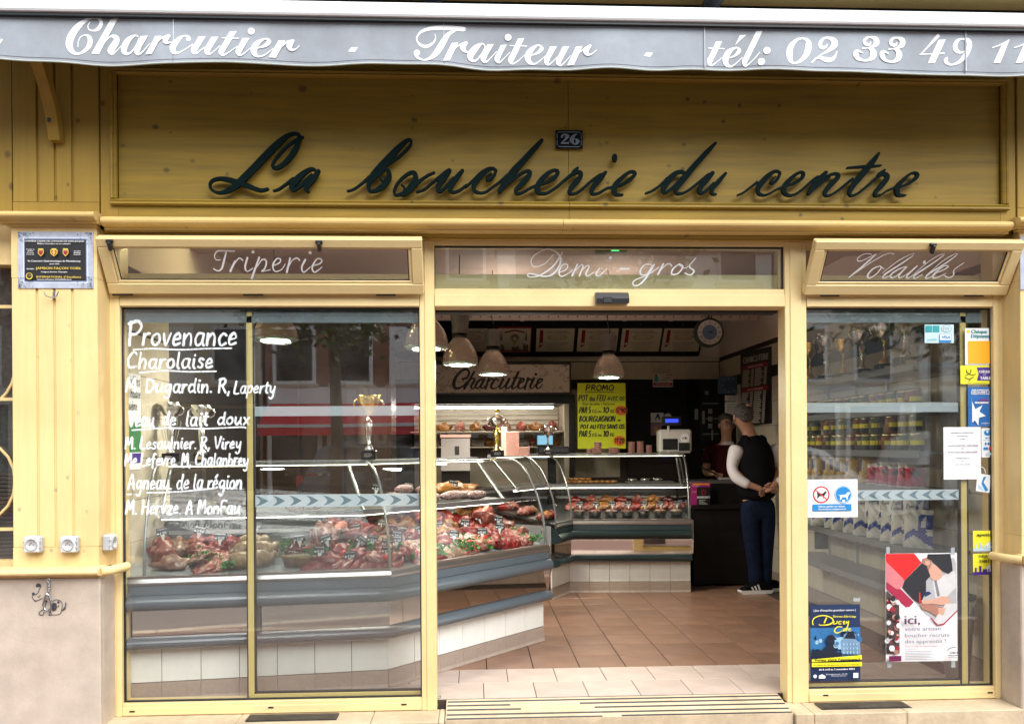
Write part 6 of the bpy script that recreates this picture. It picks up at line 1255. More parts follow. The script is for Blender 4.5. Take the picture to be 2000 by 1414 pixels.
for k, (u, d, z, rl) in enumerate(((318, -.22, .13, -.15), (388, -.24, .13, .2), (428, -.2, .1, .05), (500, -.2, .16, .05), (585, -.2, .08, -.1), (637, -.18, .08, -.3), (624, -.06, .05, .05), (683, -.05, .02, -.05), (700, -.16, .07, .7), (790, -.16, .05, .2), (768, -.06, .04, .1))):
    p, a = DA(u, d, z); price_tag(p, a, 'slate price tag in the window case, ' + ['leftmost, over the knuckles', 'over the tall knuckle', 'above the belly slices', 'over the chickens', 'on the terrine', 'tilted, behind the first beef joint', 'low, beside the terrine', 'lowest, front of the beef', 'turned askew among the beef', 'right of the glass post', 'low, by the glass post'][k], -.15, rl)
# second segment, in the open doorway
kinds = ['beef', 'lean', 'pork', 'bacon', 'dark', 'pink', 'veal']
rows = [-.06, -.17, -.28, -.39, -.5, -.61]
rn = ['front', 'second', 'third', 'fourth', 'fifth', 'rear']
lay = [['diced', 'joint:lean', 'sl:bacon', 'sl:beef', 'sl:veal', 'sl:bacon', 'joint:pink'], ['joint:beef', 'sl:bacon', 'sl:veal', 'sl:lean', 'joint:pork', 'sl:bacon', 'sl:veal'], ['joint:dark', 'sl:pork', 'sl:veal', 'joint:beef', 'sl:beef', 'joint:rind', 'sl:pork'],
       ['joint:lean', 'diced', 'joint:dark', 'saus', 'saus', 'saus', 'joint:rind'], ['joint:pink', 'joint:beef', 'diced', 'joint:rind', 'joint:rind', 'ham', 'joint:pork'], ['joint:lean', 'diced', 'joint:dark', 'saus', 'joint:bacon', 'joint:rind', 'sl:pink']]
for r_, d in enumerate(rows):
    for c, it in enumerate((lay[r_]+['joint:beef', 'sl:lean', 'sl:bacon', 'joint:lean'])[:11]):
        s = .06+c*.136+(.04 if r_ % 2 else 0); 
        if s > SB-.05: continue
        p, a = deckpt(ptsA, 1, s, d, .004+.012*r_); where = '%s row of the doorway case, %s from the corner' % (rn[r_], ORD[c]); a += R.uniform(-.3, .3)
        if it == 'diced': diced(R.choice(['beef', 'lean']), p, a, 'black tray of diced red meat, '+where)
        elif it == 'saus': sausages(p, a, 'pile of brown sausages, '+where, 8)
        elif it == 'ham': one('boiled_ham', P_joint['pink'][2], p+Vector((0, 0, .02)), a+1, 'big cut pink ham with golden rind, right end of the doorway case', 'ham', None, (1.5, 1.6, 2.2))
        elif it[:2] == 'sl': slices(it[3:], p, a+.2, 'overlapping %s slices, ' % {'bacon': 'streaky belly', 'pork': 'pale pork', 'veal': 'greyish veal', 'lean': 'lean red', 'pink': 'pink ham', 'beef': 'marbled beef'}[it[3:]] + where, 6, .025, .7)
        else: one('meat_joint', P_joint[it[6:]][(r_+c) % 3], p, a+R.uniform(-1, 1), '%s joint, ' % {'beef': 'marbled red', 'dark': 'dark liver coloured', 'lean': 'lean red', 'pink': 'pink', 'rind': 'brown smoked', 'pork': 'pale pork', 'bacon': 'fatty'}[it[6:]] + where, 'meat', None, (1.1, 1.1, 1.25))
for k in range(60):
    s, d = R.uniform(.03, SB-.04), R.uniform(-.62, -.02); p, a = deckpt(ptsA, 1, s, d, .025+.02*(-d)); garnish(p)
for k, (s, d) in enumerate(((.06, -.2), (.2, -.14), (.27, -.22), (.42, -.08), (.5, -.26), (.68, -.12), (.72, -.3), (.93, -.1), (.98, -.3), (1.17, -.15), (1.22, -.38), (.12, -.42), (.36, -.45), (.6, -.5), (.85, -.52), (1.1, -.56), (.3, -.62), (1.33, -.3))):
    if s > SB-.03: continue
    p, a = deckpt(ptsA, 1, s, d, .06+.03*(-d)); price_tag(p, a-.5, 'slate price tag in the doorway case, %s row, %s from the corner' % (rn[min(5, int(-d/.115))], ORD[min(11, int(s/.12))]), -.2, R.uniform(-.35, .35))
for k, (s, d, kd, z, q) in enumerate(((1.3, -.42, 'pink', .05, 1.7), (1.36, -.55, 'rind', .04, 1.6), (1.2, -.62, 'rind', .03, 1.5), (1.42, -.3, 'bacon', .01, 1.2), (1.44, -.14, 'pork', 0, 1.1))):
    p, a = deckpt(ptsA, 1, s, d, z); one('ham_piece', P_joint[kd][k % 3], p, a+k, 'large ham cut near the glass end of the doorway case, %s from the rear' % ORD[k], 'ham', None, (q, q, q*1.2), (.4, .2))
# salami shelf of the doorway segment
z_s = 1.001
bd, a = deckpt(ptsA, 1, .5, -.5, z=z_s); 
t = thing('chopping_board', 'pale wooden board under the salamis on the upper case shelf', 'board', bd, None, a); obj('plank', BB(-.16, .16, -.1, .1, 0, .018, .006), M('pale_beech', (.62, .42, .18), .5, var=.2, scale=3, stretch=(1, 12, 12)), t, local=True)
m = MB(); m.blob((0, 0, 0), (.11, .033, .033), .05, 2.5, 9); P_sal = mesh('salami', m, MT['salami'])
for k, (s, d, z, ln, rz) in enumerate(((.05, -.44, .05, 1, .1), (.1, -.52, .05, 1, -.1), (.12, -.46, .1, .9, .2), (.33, -.43, .035, 1, .1), (.36, -.5, .035, 1.1, -.15), (.34, -.47, .09, 1, .05), (.55, -.42, .04, 1.35, .1), (.8, -.43, .03, .95, .05), (.78, -.52, .03, 1, 0))):
    p, a = deckpt(ptsA, 1, s+.44, d, z, z=z_s); one('salami', P_sal, p, a+rz, 'white floured dry sausage on the upper shelf, %s along from the centre post' % ORD[k], 'salami', 'floured salamis on the upper shelf', (ln, 1, 1))
for k, (s, d) in enumerate(((-.28, -.45), (-.14, -.5))):
    p, a = deckpt(ptsA, 1, s+.02, d, .04, z=z_s); one('dry_sausage', P_sal, p, a, ['dark unfloured dry sausage left of the salamis, behind the window', 'pale floured sausage beside the dark one, behind the centre post'][k], 'salami', None, (1, 1, 1))
p, a = deckpt(ptsA, 1, 1.15, -.6, .02, z=z_s); one('cured_ham', P_joint['rind'][2], p, a, 'long brown cured ham lying behind the salamis on the upper shelf', 'ham', None, (3.2, 1.1, 1.4))
for k, (s, d) in enumerate(((.28, -.57), (.72, -.57), (.02, -.6))):
    p, a = deckpt(ptsA, 1, s+.42, d, .06, z=z_s); price_tag(p, a-.5, 'slate price tag on the upper salami shelf, %s from the post' % ORD[k], -.1, .2)
# rear counter contents
BOWL = M('steel_bowl', (.5, .5, .5), .2, .9, var=.03)
SBk = (D2_-D1_).length
for k in range(7):
    s = .1+k*.155
    p, a = deckpt(ptsB, 1, s, -.12); col = [MT['veal'], MT['pink'], MT['salami'], MT['saus'], MT['dark'], MT['rind'], MT['chick']][k]
    t = thing('salad_bowl', 'steel bowl of %s at the front of the rear counter' % ['creamy salad', 'pink salad', 'sliced white sausage', 'orange grated salad', 'dark olives', 'golden potato salad', 'pale coleslaw'][k], 'bowl', p, None, a)
    obj('bowl', MB().lathe([(.0, 0), (.05, 0), (.066, .05), (.068, .052), (.062, .05)], (0, 0, 0), 20), BOWL, t, local=True)
    obj('salad', MB().blob((0, 0, .045), (.058, .058, .02), .25, 4, k), col, t, local=True)
    p, a = deckpt(ptsB, 1, s+.02, -.2, .05); price_tag(p, a, 'slate price tag behind the bowl of %s' % ['creamy salad', 'pink salad', 'sliced white sausage', 'orange grated salad', 'dark olives', 'golden potato salad', 'pale coleslaw'][k])
for k, kd in enumerate(('pink', 'pork', 'rind', 'bacon', 'beef', 'rind', 'pink', 'pork')):
    p, a = deckpt(ptsB, 1, .08+k*.14, -.38, .01); slices(kd, p, a, 'row of sliced cooked meat in the middle of the rear counter, %s from the left' % ORD[k], 5, .02)
for k, kd in enumerate(('lean', 'pink', 'rind', 'beef', 'bacon', 'rind', 'dark')):
    p, a = deckpt(ptsB, 1, .1+k*.155, -.58, .01); one('cooked_joint', P_joint[kd][k % 3], p, a, 'small cooked joint at the back of the rear counter, %s from the left' % ORD[k], 'meat')
m = MB(); m.lathe([(0, 0), (.028, 0), (.036, .02), (.03, .026), (0, .03)], n=14); P_tart = mesh('tartlet', m, MT['rind'])
for k in range(13):
    s = .02+.056*(k % 9)+(.03 if k > 8 else 0); p, a = deckpt(ptsB, 1, s, -.4 if k < 9 else -.43, .004 if k < 9 else .03, z=z_s); one('tartlet', P_tart, p, 0, 'small golden baked tartlet on the upper shelf of the rear counter', 'tartlet', 'baked tartlets on the rear counter shelf')
p, a = deckpt(ptsB, 1, .86, -.5, z=z_s); t = thing('steel_tray', 'flat steel tray on the right half of the rear counter shelf', 'tray', p); obj('tray', BB(-.26, .2, -.1, .1, 0, .02, .006), STEEL, t, local=True)
for k in range(3): obj('pot', MB().lathe([(0, .021), (.04, .021), (.05, .045), (.046, .045)], (-.2+.13*k, 0, 0), 14), BOWL, t, local=True)
p, a = deckpt(ptsB, 1, .8, -.65); t = thing('open_book', 'open white pages of a book behind the rear counter glass', 'book', p+Vector((0, 0, .14))); m = MB(); m.add([(-.12, -.08, 0), (0, -.08, .03), (0, .08, .05), (-.12, .08, .02)], [(0, 1, 2, 3)]); m.add([(.0, -.08, .03), (.1, -.08, .05), (.13, .08, .05), (0, .08, .05)], [(0, 1, 2, 3)]); obj('pages', m, PAPER, t, local=True)
for k in range(9):
    p, a = deckpt(ptsB, 0, .06+.1*(k % 3), -.12-.2*(k//3)); one('cooked_joint', P_joint[('pink', 'rind', 'lean', 'bacon')[k % 4]][k % 3], p, a, 'small joint in the narrow corner end of the rear counter, %s counting from the front' % ORD[k], 'meat')
# things on top of the cases
def cups(p, r, h, n, label, mt, taper=.8):
    t = thing('cup_stack', label, 'cups', p)
    for i in range(n):
        z0 = h*i/n; obj('cup', MB().lathe([(0, z0), (r*taper, z0), (r, z0+h/n*1.0), (r*1.05, z0+h/n*.97), (r*1.03, z0+h/n*.85)], p, 14), mt, t)
    return t
PK = M('translucent_pink_tub', (.72, .42, .36), .35, var=.05, spec=.6)
def topB(u, back=-.42):
    a, b = D1_, D2_; t = (b-a).normalized(); n = Vector((t.y, -t.x, 0)); y = a.y-n.y*0+.42; q = at(u, 885, y=a.y+.42); return Vector((q.x, q.y, 1.297))
for k, (u, r, h, n) in enumerate(((1150, .024, .05, 3), (1160, .022, .06, 3), (1168, .018, .03, 2), (1166.5, .04, .115, 6), (1197, .05, .06, 4), (1232, .035, .115, 7), (1249, .035, .118, 7), (1266, .03, .08, 5))):
    if k == 2: continue
    cups(topB(u+(0 if k < 3 else 1.5)), r, h, n, '%s stack of pinkish plastic tubs on the rear counter, counting from the trophy side' % ORD[k], PK)
# weighing scale with round sticker
p = topB(1317); SCW = M('white_scale_plastic', (.6, .58, .55), .4, var=.03)
t = thing('weighing_scale', 'white shop weighing scale with a blue display pole and a round UCIA sticker', 'scale', p)
obj('housing', BB(p.x-.155, p.x+.175, p.y-.02, p.y+.12, .997+.3, 1.297+.235, .02), SCW, t)
obj('screen_recess', BB(p.x-.12, p.x+.03, p.y-.026, p.y-.0205, 1.33, 1.44), BLK, t); obj('keypad', BB(p.x+.04, p.x+.15, p.y-.026, p.y-.0205, 1.32, 1.4), GASK, t)
obj('display_pole', MB().tube([(p.x-.06, p.y-.01, 1.3), (p.x-.06, p.y-.01, 1.6)], .012, 8), SCW, t)
obj('customer_display', BB(p.x-.13, p.x+.06, p.y-.05, p.y, 1.57, 1.66), BLK, t); obj('display_glow', B(p.x-.1, p.x+.03, p.y-.0515, p.y-.0505, 1.6, 1.635), M('blue_lcd_glow', (.02, .04, .6), .4, var=0, emit=1.0), t)
s = Sheet((p.x+.055, p.y-.027, 1.49), (.09, 0, 0), (0, 0, -.09), (0, -1, 0)); s.disc(.5, .5, .5, PAPER); 
for i_, (ch, cm) in enumerate(zip('UCIA', (I_MAG, I_GRN, I_BLK, I_ORG))): s.text(ch, .18+.16*i_, .6, .32+.16*i_, .22, cm, bold=.012)
s.done(t)
# trophies
SILV = M('polished_silver', (.8, .78, .74), .16, 1, var=.03); GOLD = M('polished_gold', (.95, .68, .18), .2, 1, var=.03); BASEM = M('black_marble_base', (.012, .012, .013), .12, var=.3)
def trophy(p, H, label, style=0, cupm=SILV, stem=SILV, wide=1.0):
    t = thing('trophy', label, 'trophy', p)
    b = H*.14; w_ = H*.14*wide
    obj('base', BB(p.x-w_, p.x+w_, p.y-w_*.8, p.y+w_*.8, p.z, p.z+b, .004), BASEM, t)
    obj('nameplate', B(p.x-w_*.5, p.x+w_*.5, p.y-w_*.8-.0015, p.y-w_*.8-.0003, p.z+b*.3, p.z+b*.7), SILV, t)
    s_ = H*.86; z = p.z+b
    if style == 0: prof = [(.11, 0), (.12, .02), (.05, .08), (.025, .16), (.045, .22), (.02, .3), (.03, .36), (.02, .42), (.06, .47)]; cup = [(.03, .47), (.12, .54), (.19, .66), (.2, .8), (.215, .82), (.19, .8), (.17, .66), (.09, .55)]
    elif style == 1: prof = [(.1, 0), (.11, .03), (.04, .09), (.07, .3), (.085, .5), (.03, .56), (.02, .6)]; cup = [(.02, .6), (.1, .66), (.22, .8), (.25, .95), (.24, .96), (.2, .82), (.08, .68)]
    else: prof = [(.12, 0), (.1, .04), (.06, .1), (.09, .3), (.1, .42), (.05, .5), (.03, .56)]; cup = [(.04, .56), (.13, .6), (.19, .68), (.19, .76), (.15, .79), (.08, .84), (.03, .87), (.02, .9)]
    obj('stem', MB().lathe([(r*s_*wide, h*s_) for r, h in prof], (p.x, p.y, z), 16), stem, t)
    obj('cup', MB().lathe([(r*s_*wide, h*s_) for r, h in cup], (p.x, p.y, z), 20), cupm, t)
    zc = {0: .66, 1: .8, 2: .68}[style]*s_; rr_ = {0: .2, 1: .22, 2: .19}[style]*s_*wide
    for sd in (-1, 1): obj('handle', MB().tube([(p.x+sd*rr_*(.9+.55*math.sin(a)), p.y, z+zc+.09*s_*math.cos(a)) for a in [i*math.pi/8 for i in range(9)]], s_*.012, 6), cupm, t)
    if style == 2: obj('finial', MB().lathe([(0, .9*s_), (.055*s_, .94*s_), (.06*s_, .98*s_), (.0, 1.04*s_)], (p.x, p.y, z), 14, squash=.4), GOLD, t)
    return t
q = at(971, 892, y=2.1); q.z = 1.296; trophy(Vector((at(971, 870, y=1.95).x, 1.95, 1.297)), .37, 'tall silver and gold lidded trophy standing on the doorway case', 2, SILV, GOLD)
trophy(Vector((at(1070, 870, y=2.75).x, 2.75, 1.297)), .30, 'smaller silver two handled trophy in front of the till, on the doorway case', 0)
# tubs beside the trophy
def tub(u, v0, v1, w_, y, label, nt=8):
    p = at(u, v1, y=y); k = (y+4.5)/1623; h = (v1-v0)*k; W_ = w_*k/2
    t = thing('tub_stack', label, 'tubs', (p.x, y, 1.297))
    m = MB(); 
    for i in range(nt): z0 = 1.297+h*i/nt; m.bbox(p.x-W_*(.93+.07*(i/nt)), p.x+W_*(.93+.07*(i/nt)), y-W_*.7, y+W_*.7, z0, z0+h/nt-.0008, .002)
    obj('tubs', m, PK, t); t.children[0]['kind'] = 'stuff'
tub(1001, 843, 890, 26, 2.5, 'tall stack of nested pink plastic tubs right of the big trophy', 26); tub(985, 832, 888, 12, 2.65, 'narrow taller stack of pink tubs directly behind the big trophy', 20); tub(1024, 872, 889, 20, 2.45, 'low stack of pink lids beside the tall tub stack', 12)
# till and slicer
p = Vector((at(1076, 890, y=3.75).x, 3.75, 1.3))
t = thing('till', 'black cash till with a lit touch screen behind the silver trophy', 'till', p)
obj('body', BB(p.x-.14, p.x+.18, p.y-.1, p.y+.2, 1.2975, 1.37, .015), BLK, t); obj('screen', BB(p.x-.16, p.x+.03, p.y-.09, p.y-.05, 1.371, 1.5, .01), BLK, t)
obj('screen_glow', B(p.x-.14, p.x+.01, p.y-.0915, p.y-.0905, 1.39, 1.48), M('till_screen_glow', (.12, .3, .45), .4, var=0, emit=.35), t)
obj('stand', B(p.x-.02, p.x+.06, p.y+.1, p.y+.16, .7, 1.297), DKS, t)
yw = 3.4; x0, x1 = at(862, 890, y=yw).x, at(918, 890, y=yw).x
t = thing('wrapping_machine', 'grey sloped front wrapping machine behind the counter at the left of the doorway', 'machine', ((x0+x1)/2, yw, 1))
obj('body', MB().prismx([(yw-.08, 1.15), (yw-.02, 1.46), (yw+.2, 1.46), (yw+.2, 1.15)], x0, x1), M('pinkish_grey_enamel', (.22, .19, .18), .4), t); obj('slot', B(x0+.13, x0+.17, yw-.055, yw-.045, 1.3, 1.38), BLK, t); obj('top_lip', BB(x0-.01, x1+.01, yw-.04, yw+.2, 1.461, 1.49), PK, t); obj('stand', B(x0, x1, yw, yw+.2, 0, 1.149), DKS, t)
# rear shelf meats in the wall fridge
for k in range(8):
    u = 868+k*30; p = at(u, 842, y=yc+.25); p.z = zsh[0]; one('fridge_meat', P_joint[['rind', 'bacon', 'rind', 'dark', 'veal', 'pink', 'rind', 'pork'][k]][k % 3], p, k, 'cooked joint on the upper shelf of the wall fridge, %s from the left' % ORD[k], 'meat', None, (1.1, 1, 1.5))
    q = at(u, 850, y=yc+.095); o = solo('shelf_label', BB(q.x-.035, q.x+.035, yc+.09, yc+.096, q.z-.03, q.z+.02, .002), TAGB, 'black shelf label under the upper shelf of the wall fridge', 'shelf label', 'shelf labels in the wall fridge')
for k in range(6):
    u = 872+k*42; p = at(u, 874, y=yc+.25); p.z = zsh[1]; one('fridge_meat', [P_joint['pink'][0], P_joint['pork'][1], P_joint['rind'][0]][k % 3], p, k*2, 'cooked joint on the lower shelf of the wall fridge, %s from the left' % ORD[k], 'meat', None, (1, 1, 1.3))
# checkout
yk = 3.66; x0, x1 = at(1349, 1100, y=yk).x, at(1462, 1100, y=yk).x
t = thing('checkout_desk', 'dark wood checkout desk with a lower front ledge', 'desk', ((x0+x1)/2, yk, 0))
obj('front_panel', BB(x0, ROOMX1-.3, yk, yk+.03, .0, .99, .003), DKW, t); obj('top', BB(x0, ROOMX1-.3, yk+.0005, yk+.5, .991, 1.02, .004), M('grey_laminate', (.1, .1, .1), .3), t); obj('ledge', BB(x0-.02, x1-.02, yk-.17, yk-.001, .75, .79, .004), DKW, t); obj('lower_panel', B(x0-.01, x1-.03, yk-.15, yk-.002, .02, .749), DKW, t)
t, s = panel('flyer_stand', 'magenta and black event flyers standing on the checkout ledge', 'flyers', 1350, 942, 1387, 992, yk-.1, I_MAG, th=.02); s.rect(.3, .18, 1, .98, I_BLK); s.rect(.08, .04, .95, .1, I_ORG); s.text('INDOMETABLES', .32, .62, .98, .09, I_WHT, bold=.01); s.disc(.65, .38, .14, I_DRED); s.disc(.66, .38, .08, I_BLK); s.text('FOIRE', .05, .16, .4, .05, I_WHT)
for q in range(7): s.rect(.4, .68+.04*q, .6+.3*R.random(), .69+.04*q, I_WHT)
s.text('1000', .04, .4, .27, .08, I_ORG); s.done(t)
p = at(1385, 932, y=yk+.1); t = thing('folder', 'green plastic folder lying on the checkout desk', 'folder', p); m = MB(); m.add([(-.07, -.08, .1), (.12, -.08, .01), (.1, .12, .03), (-.08, .12, .11)], [(0, 1, 2, 3)]); m.add([(-.07, -.08, .09), (.12, -.08, .0), (.1, .12, .02), (-.08, .12, .1)], [(3, 2, 1, 0)]); obj('cover', m, M('green_plastic', (.01, .2, .06), .35), t, local=True)
p = at(1415, 938, y=yk+.06); t = thing('card_reader', 'grey card terminal on the checkout desk', 'card terminal', p); obj('body', BB(p.x-.06, p.x+.05, yk+.02, yk+.1, 1.021, 1.05, .01), M('grey_terminal', (.3, .3, .3), .4), t)
# ================================================================ writing on the left pane
MARK = M('white_marker_paint', (.80, .86, .90), .6, var=.12, scale=40)
n_ = MARK.node_tree.nodes; nz = n_.new('ShaderNodeTexNoise'); nz.inputs['Scale'].default_value = 55; nz.inputs['Detail'].default_value = 4; mr = n_.new('ShaderNodeMapRange'); mr.inputs[1].default_value = .35; mr.inputs[2].default_value = .6; mr.inputs[3].default_value = .5
tcm = n_.new('ShaderNodeTexCoord'); mpm = n_.new('ShaderNodeMapping'); mpm.inputs['Rotation'].default_value = (0, .6, 0); mpm.inputs['Scale'].default_value = (3, 1, .5)
MARK.node_tree.links.new(tcm.outputs['Object'], mpm.inputs[0]); MARK.node_tree.links.new(mpm.outputs[0], nz.inputs['Vector']); MARK.node_tree.links.new(nz.outputs['Fac'], mr.inputs[0]); MARK.node_tree.links.new(mr.outputs[0], n_['Principled BSDF'].inputs['Alpha'])
m = MB(); idf = lambda a, b: (lambda p: (p.x, p.z))(at(a, b, y=.024))
HW = []
rw = random.Random(3)
for tx, x0, yb_, x1, h, w_, sl in (('P', 249, 675, 282, 46, 6.2, .05), ('rovenance', 277, 674, 465, 40, 4.6, .12), ('Charolaise', 247, 719, 418, 31, 4.6, .1), ('M. Dugardin. R,', 245, 766, 452, 27, 4.4, .1), ('Laperty', 456, 768, 538, 24, 3.6, .15), ('Veau', 250, 833, 302, 30, 4.6, .08), ('de', 316, 830, 345, 26, 4.4, .1), ('lait', 362, 831, 408, 28, 4.4, .1), ('doux', 424, 829, 489, 24, 4.2, .1), ('M. Lesaulnier. R, Virey', 244, 876, 472, 23, 3.8, .08), ('Me Lefevre. M, Chalanbrey', 243, 909, 486, 24, 3.8, .08), ('Agneau. de la région', 249, 955, 474, 29, 4.0, .1), ('M. Hervze. A MonFau', 245, 1003, 470, 26, 4.2, .1)):
    HW.append(hand(tx, x0, yb_, x1, h, w_, sl, wob=.8, rng=rw))
HW.append('260,683,3 300,681,3.5 350,683,3 400,681,3 452,680,3;272,728,3 320,724,3 370,726,3 422,725,3;258,840,3 320,836,3.4 400,837,3 470,834,3 480,836,3;247,965,3 256,965,3;286,962,3 350,960,3 420,953,3;440,953,3 460,953,3')
for k, d in enumerate(HW):
    draw(m, d, idf, .0255, step=3, dy=.00001, cap=True)
o = obj('lettering', m, MARK, fr); o['label'] = 'white handwritten list of meat origins on the left pane'
# ================================================================ shelves on the right wall
SH = M('grey_shelf', (.17, .18, .185), .35, var=.04)
XS = 2.63
def wshelf(z, label, m_=SH, y1=2.42):
    t = thing('wall_shelf', label, 'shelf', (2.78, 1.3, z)); obj('plank', B(XS, ROOMX1-.011, .3, y1, z-.022, z), m_, t); obj('front_lip', BB(XS-.012, XS-.0005, .3, y1, z-.04, z+.006, .003), m_, t); return t
wshelf(1.86, 'highest wall shelf, carrying the row of trophies'); wshelf(1.6, 'narrow wall shelf with the upper row of spice jars'); wshelf(1.335, 'wall shelf with stacked spice jars'); wshelf(1.105, 'wall shelf with pasta bags and red packets'); wshelf(.745, 'wall shelf with blue and white crisp bags'); wshelf(.47, 'empty lowest wall shelf by the posters')
BRK = M('white_shelf_bracket', (.6, .6, .58), .4)
for k, y in enumerate((1.25, 1.75, 2.25)):
    t = thing('shelf_upright', 'white perforated shelf upright on the right wall, %s from the street' % ORD[k], 'bracket', (2.92, y, 1)); obj('upright', B(2.905, 2.929, y-.012, y+.012, .3, 2.0), BRK, t)
    for z in (.45, .72, 1.08): obj('arm', MB().prismx([(y-.006, z), (y+.006, z), (y+.006, z-.03), (y-.006, z-.03)], 2.68, 2.904), BRK, t)
for k, (u, H, st, c1, c2) in enumerate(((1594, .42, 0, GOLD, GOLD), (1627, .4, 1, SILV, SILV), (1661, .36, 0, GOLD, GOLD), (1700, .36, 1, SILV, SILV), (1745, .4, 0, SILV, GOLD), (1790, .5, 1, SILV, SILV))):
    D = 2.76*F/(u-928); p = at(u, 800, y=D-4.5); trophy(Vector((2.76, p.y, 1.861)), H, ['gold faceted cup trophy, farthest along the trophy shelf', 'silver cup trophy second along the shelf from the doorway', 'gold trophy third along the shelf from the doorway', 'silver fluted trophy fourth along the shelf', 'silver bowl and gold stem trophy, last but one on the shelf', 'tallest silver trophy at the street end of the shelf'][k], st, c1, c2, 1.0)
OILS = [M('amber_spice', (.3, .09, .02), .5, var=.5, scale=60), M('olive_herb', (.14, .14, .02), .5, var=.6, scale=60), M('green_pepper', (.1, .13, .03), .5, var=.6, scale=60), M('brown_pepper', (.12, .05, .03), .5, var=.6, scale=60)]
LID = M('brass_lid', (.55, .45, .25), .25, .8, var=.05); LBL = ink('jar_label_black', (.012, .012, .012)); 
JM = {}
def jar(p, r, h, k, label):
    key = (round(r, 3), k % 4)
    if key not in JM:
        a = mesh('jar_glass', MB().lathe([(0, 0), (r, 0), (r, h*.8), (r*.85, h*.86), (0, h*.86)], n=14), OILS[k % 4]); b = mesh('jar_lid', MB().lathe([(r*.9, h*.86), (r*.92, h), (0, h)], n=14), LID)
        mm = MB(); vs = []; 
        for j in range(7): an = math.radians(165+j*22); vs += [(r*1.01*math.cos(an), r*1.01*math.sin(an), h*.1), (r*1.01*math.cos(an), r*1.01*math.sin(an), h*.33), (r*1.01*math.cos(an), r*1.01*math.sin(an), h*.58)]
        fs = [(j*3, j*3+3, j*3+4, j*3+1) for j in range(6)]; mm.add(vs, fs); mm.mi = 1; mm.add(vs, [(j*3+1, j*3+4, j*3+5, j*3+2) for j in range(6)]); JM[key] = (a, b, mesh('jar_label', mm, [LBL, I_YEL]))
    t = thing('spice_jar', label, 'jar', (p[0]+R.uniform(-.01, .01), p[1]+R.uniform(-.012, .012), p[2]), 'spice jars on the wall shelves')
    for nm, me in zip(('jar', 'lid', 'label'), JM[key]):
        o = bpy.data.objects.new(nm, me); COL.objects.link(o); o.parent = t
        if nm == 'label': o.rotation_euler.z = R.uniform(-.5, 1)
    return t
for k in range(15): jar((2.70, .5+.125*k, 1.6), .043 if k % 3 else .05, .12, k, 'brass lidded spice jar on the upper jar shelf, %s from the street end' % (ORD+['thirteenth', 'fourteenth', 'fifteenth'])[k])
for k in range(15):
    jar((2.69, .45+.125*k, 1.335), .045, .115, k+1, 'brass lidded spice jar on the lower jar shelf, bottom row, %s from the street end' % (ORD+['thirteenth', 'fourteenth', 'fifteenth'])[k])
    if k % 4 != 3: jar((2.69, .47+.125*k, 1.451), .045, .115, k+2, 'spice jar stacked on the lower jar shelf row, %s from the street end' % (ORD+['thirteenth', 'fourteenth', 'fifteenth'])[k])
def bagmesh(nm, w_, h, d, mats, pick, nx=10, nz=12):
    m = MB(); vs = []; 
    for sgn in (-1, 1):
        for j in range(nz+1):
            for i in range(nx+1):
                a, b = i/nx, j/nz; e = (math.sin(math.pi*a)**.6)*(math.sin(math.pi*min(1, b*.93+.05))**.5); vs.append(((a-.5)*w_*(1-.06*math.sin(b*math.pi)), sgn*d/2*e+.004*math.sin(a*19+b*23), b*h))
    N = (nx+1)*(nz+1)
    for s_ in (0, 1):
        for j in range(nz):
            for i in range(nx):
                q = s_*N+j*(nx+1)+i; m.f.append((q, q+1, q+nx+2, q+nx+1)); m.m.append(pick((i+.5)/nx, (j+.5)/nz) if s_ == 0 else 0); m.sm.append(True)
    m.v = vs; return mesh(nm, m, mats)
BAGW = M('cream_foil_bag', (.62, .61, .55), .3, var=.08, scale=12, bump=.4, bscale=14); BAGB = M('royal_blue_foil', (.015, .05, .28), .25, var=.1, bump=.4, bscale=14); BAGR = M('raspberry_packet', (.42, .02, .07), .3, var=.1, bump=.3, bscale=14); PASTA = M('pasta_in_clear_bag', (.48, .31, .09), .25, var=.55, scale=45, bump=.5, bscale=45)
def swoosh(a, b):
    if b > .86: return 0
    c = (a-.95)**2/.16+(b-.62)**2/.14
    if .55 < c < 1.25 and a > .55: return 1
    if a > .82 and b > .5: return 1
    y = .27+.13*math.sin((a-.1)*5.2)
    if abs(b-y) < .085 and a > .05: return 1
    if (a-.72)**2+(b-.44)**2 < .012: return 1
    return 0
P_chip = bagmesh('crisp_bag', .165, .23, .07, [BAGW, BAGB], swoosh, 20, 24)
P_red = bagmesh('red_packet', .12, .15, .05, [BAGR, BAGW, BLK], lambda a, b: 2 if (a-.5)**2/.09+(b-.6)**2/.02 < 1 else (1 if b > .8 or b < .06 else 0), 14, 16)
P_pas = bagmesh('pasta_bag', .14, .19, .07, [PASTA, BAGW, I_NAVY], lambda a, b: 1 if b > .9 else (2 if a < .25 and .4 < b < .8 else 0))
def bag(me, nm, p, rz, label, cat, tx=None, grp=None):
    t = thing(nm, label, cat, (p[0]+R.uniform(-.012, .012), p[1]+R.uniform(-.02, .02), p[2]), grp, rz+R.uniform(-.22, .22)); t.rotation_euler.x = R.uniform(-.22, -.04); t.scale = (R.uniform(.92, 1.08), 1, R.uniform(.93, 1.05)); o = bpy.data.objects.new('packet', me); COL.objects.link(o); o.parent = t
    if tx:
        s = Sheet((-.07, -.036, .21), (.12, 0, 0), (0, 0, -.2), (0, -1, 0), .001)
        for k, (q, a, y_, b, h) in enumerate(tx): s.hand(q, a, y_, b, h, I_BLK, .018, .1)
        me2 = mesh('bag_print', s.mb, s.mats); o = bpy.data.objects.new('print', me2); COL.objects.link(o); o.parent = t
    return t
rzb = math.radians(-38)
